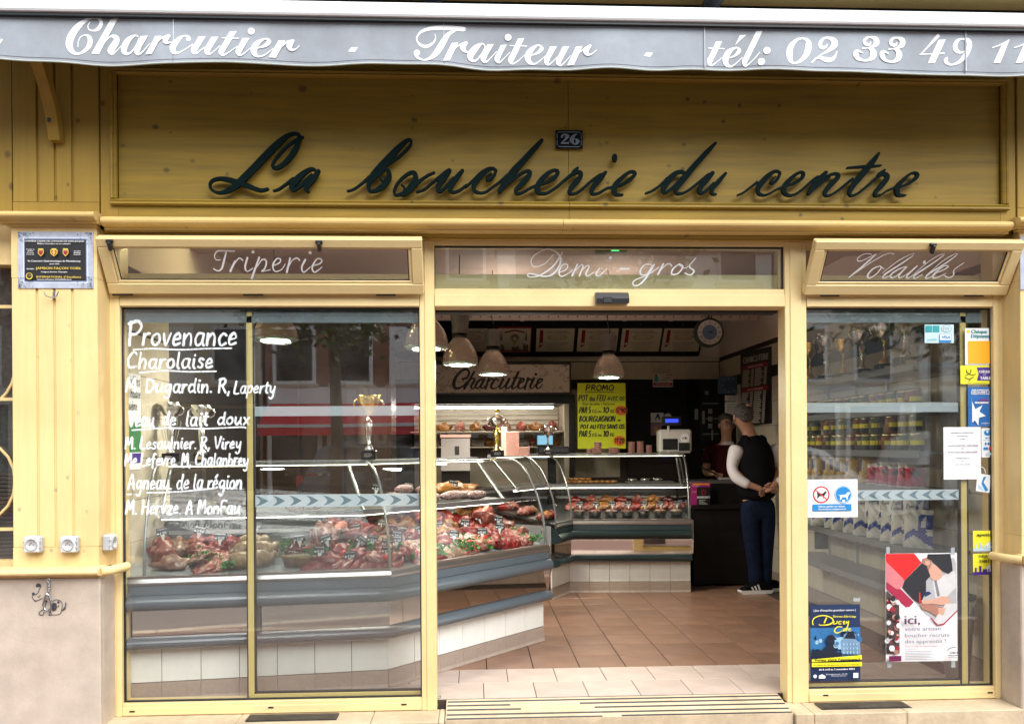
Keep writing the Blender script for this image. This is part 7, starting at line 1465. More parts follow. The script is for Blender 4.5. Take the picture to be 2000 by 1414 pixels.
for k in range(9): bag(P_chip, 'crisp_bag', (2.735, .55+k*.17, .84), rzb, 'blue and white crisp bag in the upper layer, %s from the street end' % ORD[k], 'crisp bag', (('Pain-', .18, .35, .62, .14), ('Escaut', .12, .52, .72, .16)) if k < 5 else None, 'blue and white crisp bags')
for k in range(10): bag(P_chip, 'crisp_bag', (2.69, .45+k*.17, .746), rzb, 'blue and white crisp bag in the front layer, %s from the street end' % ORD[k], 'crisp bag', None, 'blue and white crisp bags')
for k in range(6): bag(P_red, 'biscuit_packet', (2.70, .5+k*.1, 1.106), rzb, 'raspberry red packet with black oval logo, %s from the street end' % ORD[k], 'packet', None, 'red packets on the shelf')
for k in range(7): bag(P_pas, 'pasta_bag', (2.71, 1.15+k*.15, 1.106), rzb, 'clear bag of golden pasta on the shelf, %s beyond the red packets' % ORD[k], 'pasta bag', None, 'pasta bags on the shelf')
t, s = panel('notice', 'dark green poster on the right wall under the crisp bags', 'poster', 1591, 1034, 1618, 1072, 1.9, M('dark_green_poster', (.02, .05, .03), .4)); 
for q in range(6): s.rect(.1, .25+.1*q, .5+.2*R.random(), .28+.1*q, ink('muted_green', (.12, .2, .1)) if not bpy.data.materials.get('muted_green') else bpy.data.materials['muted_green'])
s.done(t)
p = at(1886, 1338, z=0); 
t = thing('steel_bin', 'tapered brushed steel bin standing behind the sliding door stile', 'bin', (p.x, p.y+.08, 0)); q = (p.x, p.y+.08, 0)
obj('shell', MB().lathe([(0, .002), (.062, .002), (.098, .5), (.094, .5), (.09, .42)], q, 28), M('brushed_bin_steel', (.45, .46, .46), .3, .95, var=.05, scale=4, stretch=(8, 8, .5)), t); obj('liner', MB().lathe([(.1, .485), (.101, .505), (.085, .5), (0, .46)], q, 24), BLK, t)
p = at(1862, 1090, y=.6); t = thing('trolley_handle', 'curved black tubular handle of a trolley behind the recruitment poster', 'trolley', (p.x, .6, 0))
obj('tube', MB().tube([at(1845, 1120, y=.6), at(1846, 1075, y=.6), at(1856, 1055, y=.6), at(1875, 1049, y=.6), at(1884, 1052, y=.6)], .014, 8), BLK, t); obj('frame', MB().tube([at(1845, 1120, y=.6), Vector((at(1845, 1200, y=.6).x, .6, .02))], .014, 8), BLK, t)
p = at(1821, 1073, y=.5); t = thing('tool_handle', 'turned wooden tool handle just above the recruitment poster', 'tool', (p.x, .5, p.z)); obj('grip', MB().lathe([(.008, -.12), (.014, -.03), (.018, .0), (.019, .012), (.012, .018), (0, .018)], (p.x, .5, p.z), 12), M('orange_wood', (.5, .24, .08), .4), t)
# ================================================================ things stuck on the right panes
YG = .0245
MATT = {k: M(k, c, .5, var=.02) for k, c in (('white_sticker', (.78, .82, .84)), ('pale_blue_sticker', (.5, .68, .72)), ('navy_poster', (.012, .03, .09)), ('blue_sticker', (.01, .13, .42)), ('yellow_sticker', (.82, .78, .03)), ('orange_sticker', (.9, .42, .01)))}
t, s = panel('payment_sticker', 'pale bank card sticker with the VISA mark high on the right pane', 'sticker', 1806, 634, 1863, 670, YG, MATT['pale_blue_sticker'], .0008)
s.rect(.02, .06, .25, .42, I_TEAL); s.rect(.27, .06, .5, .42, I_TEAL); s.disc(.14, .24, .1, I_TEAL); s.disc(.74, .22, .18, I_GRY, ry=.2); s.disc(.74, .22, .165, MATT['pale_blue_sticker'], ry=.17)
for q in range(4): s.rect(.62+.06*q, .14, .64+.06*q, .3, I_GRY)
s.rect(.49, .52, .9, .96, I_BLU); s.rect(.505, .54, .885, .84, MATT['white_sticker']); s.text('VISA', .56, .78, .85, .18, I_BLU, bold=.008, slant=.2); s.text('paylib', .08, .86, .4, .12, I_TEAL); s.done(t)
t, s = panel('voucher_sticker', "white and orange sticker headed 'Chèque Déjeuner', topmost on the right pane edge", 'sticker', 1885, 641, 1938, 713, YG, MATT['white_sticker'], .0008)
s.rect(.06, .05, .17, .13, I_ORG); s.rect(.08, .07, .15, .11, I_YEL); s.text('Chèque', .22, .14, .8, .1, I_TEAL, bold=.008); s.text('Déjeuner', .22, .26, .93, .1, I_TEAL, bold=.008); s.rect(.1, .35, .9, .96, MATT['orange_sticker']); s.done(t)
t, s = panel('voucher_sticker', "yellow and violet sticker reading 'Chèque de Table' under the orange one", 'sticker', 1876, 714, 1939, 750, YG-.001, MATT['yellow_sticker'], .0008)
s.poly([(.5, .1), (.95, .1), (.95, .82), (.5, .82), (.56, .46)], I_PUR); s.text('CHÈQUE', .57, .4, .92, .14, I_WHT, bold=.006); s.text('DE', .7, .54, .78, .08, I_WHT); s.text('TABLE', .6, .76, .92, .17, I_WHT, bold=.008); s.strokes('18,22,2 20,38,3 27,42,3 32,30,2 30,20,2;14,55,3 26,46,3 38,52,3 46,44,2;12,62,3 24,72,3 40,62,3;24,84,3 30,76,2', I_BLK, 100, 100, 3); s.text('www.chequedetable.com', .2, .95, .8, .05, I_BLK); s.done(t)
t, s = panel('voucher_sticker', "tall blue sticker with a white star, 'Chèque Restaurant'", 'sticker', 1891, 756, 1940, 833, YG, MATT['blue_sticker'], .0008)
s.text("ENVIE D'AVANTAGES", .15, .09, .82, .035, I_WHT, bold=.006); s.text('EXCLUSIFS ?', .13, .15, .84, .05, I_WHT, bold=.01); s.text('RENDEZ-VOUS SUR', .13, .19, .84, .03, I_WHT, bold=.006)
for a, b, c, d in ((.12, .26, .125, .96), (.83, .26, .835, .96), (.12, .26, .835, .262), (.12, .96, .835, .962)): s.rect(a, b, c, d, I_LBL)
s.text('CHÈQUE', .43, .35, .76, .045, I_MAG, bold=.006); s.text('RESTAURANT', .26, .42, .8, .05, I_WHT, bold=.01); s.poly([(.14, .36), (.26, .56), (.55, .46), (.42, .62), (.68, .73), (.4, .78), (.38, .97), (.24, .84), (.14, .9)], I_WHT); s.text('sodexo', .5, .93, .8, .04, I_WHT); s.done(t)
t, s = panel('paper_notice', 'white A4 typed notice seeking an apprentice taped across the door stile', 'notice', 1843, 834, 1916, 936, YG-.002, PAPER, .0006)
for tx, a, y_, b, w_ in (('RECHERCHE APPRENTI (E)', .2, .12, .8, 0), ('MOTIVÉ (E)', .36, .185, .64, 0), ('POUR', .43, .24, .57, 0), ('CAP BOUCHER 1ÈRE / 2ÈME ANNÉE', .1, .365, .92, 1), ('OU', .46, .42, .54, 0), ('BP BOUCHER 1ÈRE / 2ÈME ANNÉE', .11, .485, .9, 1), ("S'ADRESSER ICI", .31, .6, .7, 0), ('OU', .46, .66, .54, 0), ('AU 02.33.49', .3, .72, .7, 0)):
    s.text(tx, a, y_, b, .025, I_GRY, bold=.002); 
    if w_: s.rect(a, y_+.01, b, y_+.013, I_GRY)
s.done(t)
t, s = panel('payment_sticker', "small white sticker 'ICI 1€' with a blue thumb, right of the typed notice", 'sticker', 1917, 836, 1941, 893, YG, MATT['white_sticker'], .0008)
s.disc(.5, .16, .3, I_BLU, ry=.1); s.rect(.4, .08, .55, .16, MATT['white_sticker']); s.text('ICI', .34, .36, .62, .05, I_BLU, bold=.02); s.text('carte acceptée', .1, .42, .9, .03, I_BLU); s.text('1€', .3, .58, .75, .1, I_BLU, bold=.03); s.rect(.15, .65, .5, .74, I_BLU); s.rect(.58, .64, .88, .75, I_RED); s.disc(.55, .88, .22, I_LBL, ry=.05); s.done(t)
p0 = at(1905, 917, y=YG); p1 = at(1936, 960, y=YG); t = thing('paper_tag', 'tilted little paper bag shaped tag with blue and lilac swoosh on the right pane', 'tag', (p0.x, YG, p1.z))
s = Sheet((p0.x+.012, YG-.0005, p0.z-.02), (p1.x-p0.x-.012, 0, -.012), (-.012, 0, p1.z-p0.z+.025), (0, -1, 0)); s.rect(0, 0, 1, 1, MATT['white_sticker']); s.poly([(.45, .15), (.65, .12), (.5, .45), (.9, .85), (.7, .95), (.35, .55)], I_BLU); s.poly([(.1, .6), (.4, .7), (.6, .95), (.15, .85)], I_LBL); s.done(t); obj('loop', MB().tube([(p0.x+.03+.028*math.cos(a), YG, p0.z-.02+.035*math.sin(a)) for a in [i*math.pi/8 for i in range(9)]], .0025, 5), MATT['white_sticker'], t)
t, s = panel('dog_notice', 'white notice with a no-dogs symbol and a blue guide dog disc', 'notice', 1577.5, 936, 1675, 1010, YG-.001, PAPER, .0008)
s.disc(.27, .4, .17, I_RED); s.disc(.27, .4, .14, PAPER)
s.poly([(.18, .34), (.2, .33), (.22, .37), (.29, .37), (.33, .34), (.325, .31), (.34, .33), (.36, .3), (.385, .35), (.36, .37), (.34, .42), (.32, .44), (.325, .5), (.31, .5), (.3, .44), (.24, .44), (.22, .47), (.195, .5), (.18, .5), (.195, .42)], I_BLK)
s.poly([(.155, .29), (.17, .27), (.39, .52), (.375, .545)], I_RED); s.disc(.71, .4, .175, I_BLU); s.disc(.71, .4, .165, MATT['white_sticker']); s.disc(.71, .4, .155, I_BLU)
s.poly([(.61, .38), (.63, .42), (.68, .41), (.76, .4), (.79, .34), (.83, .34), (.85, .37), (.82, .4), (.8, .46), (.79, .54), (.775, .54), (.77, .47), (.68, .47), (.66, .54), (.64, .54), (.65, .45), (.62, .42)], I_WHT); s.rect(.69, .54, .74, .6, I_WHT)
s.rect(.09, .65, .87, .83, I_BLU); s.text('Chiens guides ou chiens', .2, .73, .74, .045, I_WHT, bold=.003); s.text("d'assistance uniquement", .2, .8, .76, .045, I_WHT, bold=.003); s.done(t)
for nm, (v0, v1), hd, c2 in (("yellow 'apetiz' voucher sticker low on the right pane edge", (1036, 1076), 0, I_LBL), ("yellow 'Chèque de Table' voucher sticker with a purple skyline, lowest on the pane edge", (1081, 1122), 1, I_PUR)):
    t, s = panel('voucher_sticker', nm, 'sticker', 1900.5, v0, 1942, v1, YG, MATT['yellow_sticker'], .0008)
    s.poly([(1, .42), (.8, .5), (.62, .65), (.55, .85), (1, .85)], MATT['white_sticker']); s.rect(0, .86, 1, 1, c2)
    for a, w_, h in ((.08, .08, .3), (.28, .1, .42), (.45, .2, .2), (.7, .06, .22), (.85, .08, .15)): s.rect(a, .87-h*.7, a+w_, .87, c2)
    for q in range(4): s.rect(.77+.09*(q % 2), .5+.13*(q//2), .83+.09*(q % 2), .58+.13*(q//2), I_GRY)
    if hd: s.text('CHÈQUE', .25, .16, .75, .11, I_BLK, bold=.006); s.text('DE', .45, .23, .55, .05, I_BLK); s.text('TABLE', .27, .41, .75, .14, I_BLK, bold=.006)
    else: s.text('apetiz', .16, .26, .86, .15, I_BLK, bold=.008)
    s.done(t)
t, s = panel('event_poster', "dark blue 'Ducey Code' game poster with castle and detective silhouette", 'poster', 1582.5, 1180.5, 1680, 1329, YG-.002, MATT['navy_poster'], .0008)
SKYB = ink('storm_blue_print', (.03, .16, .38)); SKYL = ink('cloud_light_print', (.3, .5, .66)); CAST = ink('castle_print', (.16, .28, .42)); DK = ink('night_print', (.006, .012, .03))
q = lambda L: [((a-92)/393, (b-568)/597) for a, b in L]
s.rect(0, .3, 1, .7, SKYB)
for k in range(26): a, b = R.random(), .34+R.random()*.28; s.disc(a, b, .02+.05*R.random(), [SKYL, SKYB, DK, SKYB][k % 4], 10, ry=.012+.02*R.random())
s.disc(.6, .5, .2, SKYL, ry=.08); s.poly(q([(330, 950), (325, 850), (345, 830), (350, 800), (385, 780), (420, 775), (440, 800), (450, 845), (478, 860), (480, 960)]), CAST); s.poly(q([(350, 830), (385, 775), (425, 775), (445, 835)]), DK)
for i_ in range(5):
    for j_ in range(3): s.rect(.64+.065*i_, .5+.055*j_, .665+.065*i_, .53+.055*j_, SKYL)
s.poly(q([(92, 905), (150, 920), (330, 940), (330, 970), (92, 970)]), DK)
s.poly(q([(160, 975), (168, 920), (200, 890), (225, 872), (205, 840), (215, 805), (250, 796), (275, 812), (290, 835), (270, 838), (275, 858), (262, 880), (270, 905), (300, 900), (285, 940), (265, 975)]), DK); s.disc(.51, .5, .045, SKYL); s.disc(.51, .5, .036, SKYB)
s.text('| Jeu d\'enquête grandeur nature |', .05, .075, .88, .026, I_WHT, bold=.002); s.hand('Oserez-vous défier le temps?', .43, .155, .88, .028, I_YEL, .004)
s.strokes('105,718,8 100,690,8 120,660,8 180,645,8 240,660,8 260,690,10 230,715,10 160,720,6 150,712,5;205,660,10 190,700,12;268,690,8 262,712,8 285,708,6 292,690,8 288,712,6;325,692,8 305,695,8 305,712,7 325,710,6;335,700,7 350,690,6 340,712,7 355,710,5;362,690,7 365,708,7 382,690,8 370,735,8 340,765,6;330,735,7 290,735,8 268,765,9 290,782,8 330,765,5;340,752,6 335,766,6 350,765,5 352,752,5 342,750,5;372,735,6 362,766,6;372,752,5 355,758,5 362,768,5;378,760,5 395,750,6 380,748,5 380,766,5 400,764,4', I_YEL, 1, 1, 6) if False else s.strokes(' '.join('%.1f,%.1f,%s' % (float(z_.split(',')[0])-92, float(z_.split(',')[1])-568, z_.split(',')[2]) if ';' not in z_ else ';'.join('%.1f,%.1f,%s' % (float(y_.split(',')[0])-92, float(y_.split(',')[1])-568, y_.split(',')[2]) for y_ in z_.split(';')) for z_ in '105,718,8 100,690,8 120,660,8 180,645,8 240,660,8 262,690,10 230,715,10 160,720,6 150,712,5;210,660,10 190,704,12;268,690,8 262,712,8 285,708,6;292,688,8 288,712,6;325,692,8 305,695,8 305,712,7 325,710,6;335,700,7 350,690,6 340,712,7 355,710,5;362,690,7 365,708,7 382,690,8;382,690,8 370,735,8 340,765,6;330,735,7 290,735,8 268,765,9 290,782,8 330,765,5;340,750,6 335,766,6 350,765,5 352,752,5 342,750,5;372,735,6 362,766,6;372,752,5 355,758,5 362,768,5;378,760,5 395,750,6 380,748,5 380,766,5 400,764,4'.split()), I_YEL, 393, 597, 6)
s.poly([(0, .7), (1, .655), (1, .71), (0, .735)], I_YEL); s.rect(0, .745, 1, .8, I_YEL); s.text("Venez vivre l'aventure !", .05, .725, .95, .036, I_BLK, bold=.003); s.text('au Château des Montgommery à Ducey-Les Chéris (50)', .04, .785, .95, .02, I_BLK); s.text('du 6 avril au 3 novembre 2024', .14, .845, .85, .026, I_WHT, bold=.003)
s.text('Renseignements : 02 33', .28, .905, .7, .016, I_WHT); s.text('www.ducey-code.com', .38, .925, .68, .014, I_WHT); s.disc(.06, .92, .035, I_WHT); s.poly([(.13, .95), (.14, .91), (.2, .895), (.27, .92), (.26, .95)], I_WHT); s.rect(.82, .885, .92, .95, I_WHT); s.done(t)
t, s = panel('recruitment_poster', "white and red poster of a capped apprentice butcher reading 'ici, votre artisan boucher recrute'", 'poster', 1729.5, 1080, 1869.5, 1291, YG-.002, M('glossy_white_poster', (.78, .78, .80), .3, var=.01), .0008)
q = lambda L: [((a-686)/569, (b-162)/850) for a, b in L]
RD = ink('bright_red_print', (.75, .03, .03), .3); R2 = ink('rose_print', (.62, .2, .22), .3); R3 = ink('crimson_print', (.38, .03, .07), .3); SK = ink('warm_skin_print', (.6, .34, .25)); SKD = ink('shaded_skin_print', (.38, .18, .13)); JK = ink('black_cloth_print', (.02, .022, .028)); GYB = ink('grey_blur_print', (.42, .42, .43)); GY2 = ink('light_blur_print', (.6, .6, .6))
s.poly(q([(940, 240), (1230, 200), (1248, 240), (1250, 600), (1120, 725), (1000, 640), (830, 440), (836, 370)]), GYB); s.poly(q([(1060, 370), (1240, 300), (1248, 430), (1160, 520), (1090, 560)]), GY2); s.poly(q([(1070, 370), (1090, 370), (1118, 500), (1095, 505)]), ink('steel_print', (.2, .2, .22))); s.poly(q([(980, 470), (1030, 462), (1050, 480), (1000, 505)]), I_NAVY)
s.poly(q([(688, 163), (915, 163), (973, 236), (836, 374), (690, 230)]), RD); s.poly(q([(688, 222), (828, 362), (833, 400), (800, 440), (770, 440), (690, 380)]), R2); s.poly(q([(690, 382), (770, 442), (806, 440), (908, 545), (875, 580), (845, 582), (692, 440)]), R3)
s.poly(q([(1010, 235), (1100, 260), (1130, 300), (1135, 350), (1105, 372), (1060, 378), (1030, 340), (990, 300), (978, 250)]), SK)
s.poly(q([(978, 205), (1040, 190), (1050, 250), (1030, 300), (1000, 280), (975, 240)]), SKD); s.disc((1018-686)/569, (238-162)/850, .035, SK)
s.poly(q([(1020, 170), (1200, 168), (1212, 240), (1218, 300), (1185, 326), (1130, 300), (1080, 250), (1045, 215), (1015, 205)]), JK)
s.poly(q([(972, 240), (1010, 260), (1040, 340), (1005, 380), (1005, 460), (960, 560), (900, 520), (818, 430), (836, 374)]), JK); s.poly(q([(958, 470), (962, 560), (948, 545), (950, 470)]), RD)
s.poly(q([(965, 530), (1060, 525), (1130, 500), (1180, 505), (1200, 540), (1180, 575), (1130, 570), (1060, 560), (975, 560)]), SK); s.poly(q([(955, 565), (1010, 560), (1080, 570), (1150, 590), (1135, 650), (1080, 655), (1030, 620), (970, 600)]), SKD); s.poly(q([(1055, 700), (1160, 560), (1250, 560), (1250, 610), (1140, 715), (1095, 722)]), GY2); s.poly(q([(1100, 590), (1160, 596), (1140, 650), (1100, 640)]), SK)
s.poly(q([(1040, 665), (1095, 722), (1140, 715), (1250, 610), (1250, 622), (1142, 726), (1092, 732), (1034, 672)]), R3)
s.poly(q([(688, 448), (790, 540), (790, 945), (688, 945)]), ink('collage_dark', (.08, .05, .05)))
for k in range(46): a, b = .005+.15*R.random(), .36+.55*R.random(); s.disc(a, max(b, .36+a*.6), .012+.03*R.random(), [SK, I_DRED, JK, GY2, SKD, PAPER][k % 6], 9)
s.rect(.015, .935, .185, .985, ink('plum_print', (.14, .01, .06)))
PL = ink('plum_text', (.13, .06, .11)); TH = ink('slate_text', (.18, .17, .24))
s.text('ici,', .235, .645, .445, .085, PL, bold=.006); 
for k, (tx, a, y_, b) in enumerate((('votre artisan', .235, .705, .735), ('boucher recrute', .235, .765, .855), ('des apprentis !', .235, .82, .80))): s.text(tx, a, y_, b, .035, TH, bold=.0015)
s.text("Faites le choix de l'apprentissage !", .235, .857, .69, .014, R3, slant=.15); s.text('Rejoignez-nous !', .235, .88, .41, .011, R3); s.text('Pour plus d\'infos :', .235, .525, .4, .01, I_GRY)
for k, w_ in enumerate((.61, .59, .63, .58, .62, .66)): s.rect(.235, .893+.0145*k, w_, .898+.0145*k, I_GRY)
s.text('CFBCT', .85, .922, .965, .017, PL, bold=.003); s.strokes('82,90,.5 83,88,.6 88,86.5,.5 93,86,.4;83,93.5,.4 90,94,.5 97,93.5,.4', I_GRY, 100, 100, 2); s.rect(.83, .955, .97, .96, I_GRY); s.done(t)
TAPE = film('clear_tape', (.5, .55, .58), .45)
for k, (u0, v0, u1, v1) in enumerate(((1731, 1068, 1738, 1082), (1857, 1069, 1865, 1083), (1733, 1289, 1741, 1303), (1858, 1290, 1866, 1303), (1667, 1167, 1680, 1174))):
    t, s = panel('tape', 'strip of clear tape at the %s' % ['top left corner of the recruitment poster', 'top right corner of the recruitment poster', 'bottom left corner of the recruitment poster', 'bottom right corner of the recruitment poster', 'top of the Ducey poster'][k], 'tape', u0, v0, u1, v1, YG-.0035, TAPE, .0005)
# poultry poster and leaflets on the left wall, seen in the left window
lw = Sheet((ROOMX0+.013, .16, at(243, 725, y=.2).z), (0, .3, 0), (0, 0, -.55), (1, 0, 0)); t = thing('notice', 'white and green handwritten poultry leaflet on the left tiled wall', 'poster', (ROOMX0+.012, .3, 1.5))
lw.rect(0, 0, 1, 1, PAPER); lw.rect(0, .5, 1, .82, I_GRN); lw.hand('Volailles', .1, .12, .95, .1, I_BLK, .012); lw.hand('de la haute', .05, .25, .95, .1, I_BLK, .012); lw.hand('bruyère', .1, .38, .8, .1, I_BLK, .012); lw.rect(.1, .66, .4, .8, I_DRED); lw.rect(0, .83, 1, .93, I_PUR); lw.done(t)
for k, (u, vb, vt, st, c) in enumerate(((333, 897, 778, 1, SILV), (394, 900, 787, 1, SILV), (720, 888, 758, 1, GOLD))):
    y = .72 if k < 2 else 1.0; p = at(u, vb, y=y); H = (vb-vt)*(y+4.5)/F
    trophy(Vector((p.x, y, 1.298)), H, ['left silver trophy on the window case, with wire rays', 'second silver trophy on the window case, gold rimmed bowl', 'tall gold flame topped trophy beside the centre of the window case'][k], st, c, SILV, .8)
    if k == 0:
        t = thing('trophy_rays', 'thin silver wire rays fanning around the left window trophy', 'trophy ornament', (p.x, y, 1.3))
        for j in (-3, -2, 2, 3): obj('ray', MB().tube([(p.x+j*.004, y, 1.34), (p.x+j*.022, y, 1.34+.2), (p.x+j*.02, y, 1.34+.3-.03*abs(j))], .002, 4), SILV, t)
# dark wood dresser seen behind the window case
t = thing('dark_dresser', 'dark wood dresser behind the window case at the far left of the shop', 'dresser', (-1.7, 3.2, 0))
WDK = M('dark_walnut', (.045, .02, .01), .35, var=.4, scale=4, stretch=(1, 1, 8)); obj('carcass', BB(-1.955, -.75, 3.0, 3.45, 0, 2.55), WDK, t)
for k in range(3): obj('door', BB(-1.93+.39*k, -1.57+.39*k, 2.975, 2.999, .9, 2.1), M('dresser_door', (.06, .03, .016), .3, var=.3) if k == 0 else bpy.data.materials['dresser_door'], t)
obj('cornice', BB(-1.956, -.72, 2.95, 3.46, 2.551, 2.62), WDK, t)
obj('mantel_scroll', MB().lathe([(.0, 0), (.05, .01), (.05, .5), (0, .51)], (-1.0, 2.93, 1.4), 14), M('pale_plaster_corbel', (.3, .25, .2), .5), t)
# ================================================================ people
def skin(name, nodes, edges, mt, parent, sub=2, root=0):
    me = bpy.data.meshes.new(name); me.from_pydata([n[:3] for n in nodes], [], []); me.edges.add(len(edges))
    for e, (a, b) in zip(me.edges, edges): e.vertices = (a, b)
    me.update(); me.materials.append(mt); o = bpy.data.objects.new(name, me); COL.objects.link(o); o.parent = parent
    sk = o.modifiers.new('skin', 'SKIN'); sk.use_smooth_shade = True
    me.skin_vertices.new() if not me.skin_vertices else None
    for i, n in enumerate(nodes):
        d = me.skin_vertices[0].data[i]; d.radius = (n[3], n[4] if len(n) > 4 else n[3]); d.use_root = (i == root)
    sb = o.modifiers.new('sub', 'SUBSURF'); sb.levels = sub; sb.render_levels = sub
    return o
def chain(*idx): return list(zip(idx[:-1], idx[1:]))
SKM = M('skin', (.42, .22, .15), .5, var=.08, scale=14); HAIR = M('grey_hair', (.10, .095, .09), .8, var=.75, scale=60, bump=1, bscale=70, spec=.1); HAIR2 = M('short_dark_grey_hair', (.06, .05, .045), .7, var=.4, scale=50, bump=.6)
VEST = M('black_padded_vest', (.006, .006, .008), .85, var=.2, bump=.8, bscale=6, spec=.06); SHIRT = M('white_shirt', (.68, .66, .7), .7, var=.05, bump=.5, bscale=12); JEAN = M('dark_blue_jeans', (.008, .014, .036), .85, spec=.08, var=.3, scale=30, bump=.4, bscale=14); POLO = M('dark_maroon_polo', (.045, .006, .008), .8, spec=.1, var=.15, bump=.3, bscale=12)
x0 = at(1486, 1160, y=3.12).x
pm = thing('person', 'grey haired man seen from behind in black vest, white sleeves and jeans, hands clasped behind his back', 'person', (x0, 3.12, 0))
pm['label'] = 'grey haired man seen from behind in black vest and jeans, hands clasped at his back'
body = [(-.03, 0, .9, .08, .07), (-.05, .0, 1.02, .08, .07), (-.06, .0, 1.2, .09, .07), (-.07, .0, 1.36, .09, .07), (-.09, .0, 1.46, .06, .06), (-.115, .0, 1.53, .055, .06), (-.15, .01, 1.59, .075, .088), (-.155, .0, 1.66, .078, .095), (-.15, -.0, 1.71, .05, .06),
        (-.2, .0, 1.33, .035), (-.285, -.02, 1.17, .045), (-.17, -.13, 1.02, .034), (-.03, -.17, .965, .026), (.06, .0, 1.33, .035), (.165, -.03, 1.16, .045), (.1, -.13, 1.03, .034), (.03, -.18, .97, .026),
        (-.1, 0, .84, .085), (-.08, .02, .48, .06), (-.05, .02, .1, .045), (.05, 0, .84, .085), (.06, .02, .48, .06), (.05, .05, .1, .045)]
skin('body', body, chain(0, 1, 2, 3, 4, 5, 6, 7, 8)+chain(3, 9, 10, 11, 12)+chain(3, 13, 14, 15, 16)+chain(0, 17, 18, 19)+chain(0, 20, 21, 22), SKM, pm)
skin('vest', [(-.03, 0, .84, .2, .17), (-.04, -.01, .98, .19, .16), (-.05, .0, 1.15, .2, .165), (-.065, .0, 1.3, .21, .16), (-.08, .0, 1.41, .15, .12), (-.09, 0, 1.47, .075, .075)], chain(0, 1, 2, 3, 4, 5), VEST, pm)
skin('shoulder', [(-.08, 0, 1.38, .12), (-.19, 0, 1.37, .12)], [(0, 1)], VEST, pm); skin('shoulder', [(-.06, 0, 1.38, .12), (.07, 0, 1.36, .12)], [(0, 1)], VEST, pm)
skin('sleeve', [(-.19, 0, 1.37, .1), (-.24, -.01, 1.28, .075), (-.275, -.02, 1.17, .055), (-.25, -.08, 1.07, .056), (-.14, -.15, 1.0, .045)], chain(0, 1, 2, 3, 4), SHIRT, pm)
skin('sleeve', [(.08, 0, 1.37, .11), (.135, -.01, 1.28, .085), (.18, -.03, 1.16, .056), (.16, -.09, 1.07, .052), (.1, -.15, 1.01, .042)], chain(0, 1, 2, 3, 4), SHIRT, pm)
skin('jeans', [(-.03, 0, .93, .145, .12), (-.03, 0, .84, .14, .125), (-.095, 0, .72, .098), (-.08, .01, .48, .078), (-.05, .02, .25, .066), (-.045, .02, .06, .068), (.055, 0, .72, .098), (.06, .02, .48, .078), (.06, .04, .25, .066), (.055, .05, .06, .068)], chain(0, 1, 2, 3, 4, 5)+chain(1, 6, 7, 8, 9), JEAN, pm)
def handm(o, c, d, sd, label=None):
    "palm with four fingers and a thumb, c wrist, d direction, sd thumb side"
    c = Vector(c); d = Vector(d).normalized(); s_ = Vector(sd).normalized(); n = d.cross(s_); nodes = [(*c, .024), (*(c+d*.05), .033, .018), (*(c+d*.085), .032, .016)]; ed = [(0, 1), (1, 2)]
    h = skin('hand', nodes, ed, SKM, o, 1)
    for k in range(4):
        b = c+d*.08+s_*(.026-.0175*k); L = (.07, .078, .072, .056)[k]; q = [(*b, .0095), (*(b+d*L*.45+n*.006), .009), (*(b+d*L*.75-n*.008), .008), (*(b+d*L*.9-n*.024), .007)]; skin('finger', q, chain(0, 1, 2, 3), SKM, o, 1)
    b = c+d*.03+s_*.026; skin('thumb', [(*b, .012), (*(b+s_*.022+d*.025), .011), (*(b+s_*.03+d*.055), .0095)], chain(0, 1, 2), SKM, o, 1)
handm(pm, (-.04, -.165, .975), (1, -.1, -.05), (.0, 0, 1)); handm(pm, (.05, -.19, .975), (-.8, -.1, -.25), (0, 0, 1))
m = MB(); m.blob((-.155, -.018, 1.675), (.086, .1, .086), .09, 5, 5); m.blob((-.145, -.05, 1.625), (.066, .055, .04), .12, 6, 6); obj('hair', m, HAIR, pm, local=True)
m = MB().blob((-.13, -.075, 1.74), (.028, .03, .014), .1, 2, 3, 2); obj('bald_patch', m, SKM, pm, local=True)
for sd in (-1, 1): obj('ear', MB().blob((-.155+sd*.083, 0, 1.63), (.012, .02, .032), .05, 1, 2, 2), SKM, pm, local=True)
m = MB(); m.blob((-.175, .09, 1.625), (.014, .02, .022), .0, 1, 1, 2); obj('nose', m, SKM, pm, local=True)
def shoe(x, y, rz):
    t = bpy.data.objects.new('shoe', None); COL.objects.link(t); t.parent = pm; t.location = (x, y, 0); t.rotation_euler.z = rz
    obj('sole', MB().prism([(-.14, .0), (.14, .0), (.155, .02), (.15, .035), (-.15, .03), (-.155, .015)], -.045, .045), WHITEP, t, local=True)
    m = MB(); m.prism([(-.15, .031), (.148, .036), (.11, .055), (.02, .095), (-.03, .105), (-.12, .1), (-.15, .07)], -.04, .04); obj('upper', m, VEST, t, local=True)
    for k in range(3): obj('stripe', MB().prism([(-.035+k*.032, .035), (-.02+k*.032, .035), (.0+k*.03, .085-k*.01), (-.015+k*.03, .088-k*.01)], -.0425, -.04), WHITEP, t, local=True)
shoe(-.06, -.02, math.pi+.12); shoe(.06, .06, math.pi+.3)
for o in list(pm.children):
    if o.name.startswith('shoe'):
        for c in o.children:
            if c.name.startswith('stripe'): c.location.y = .0825
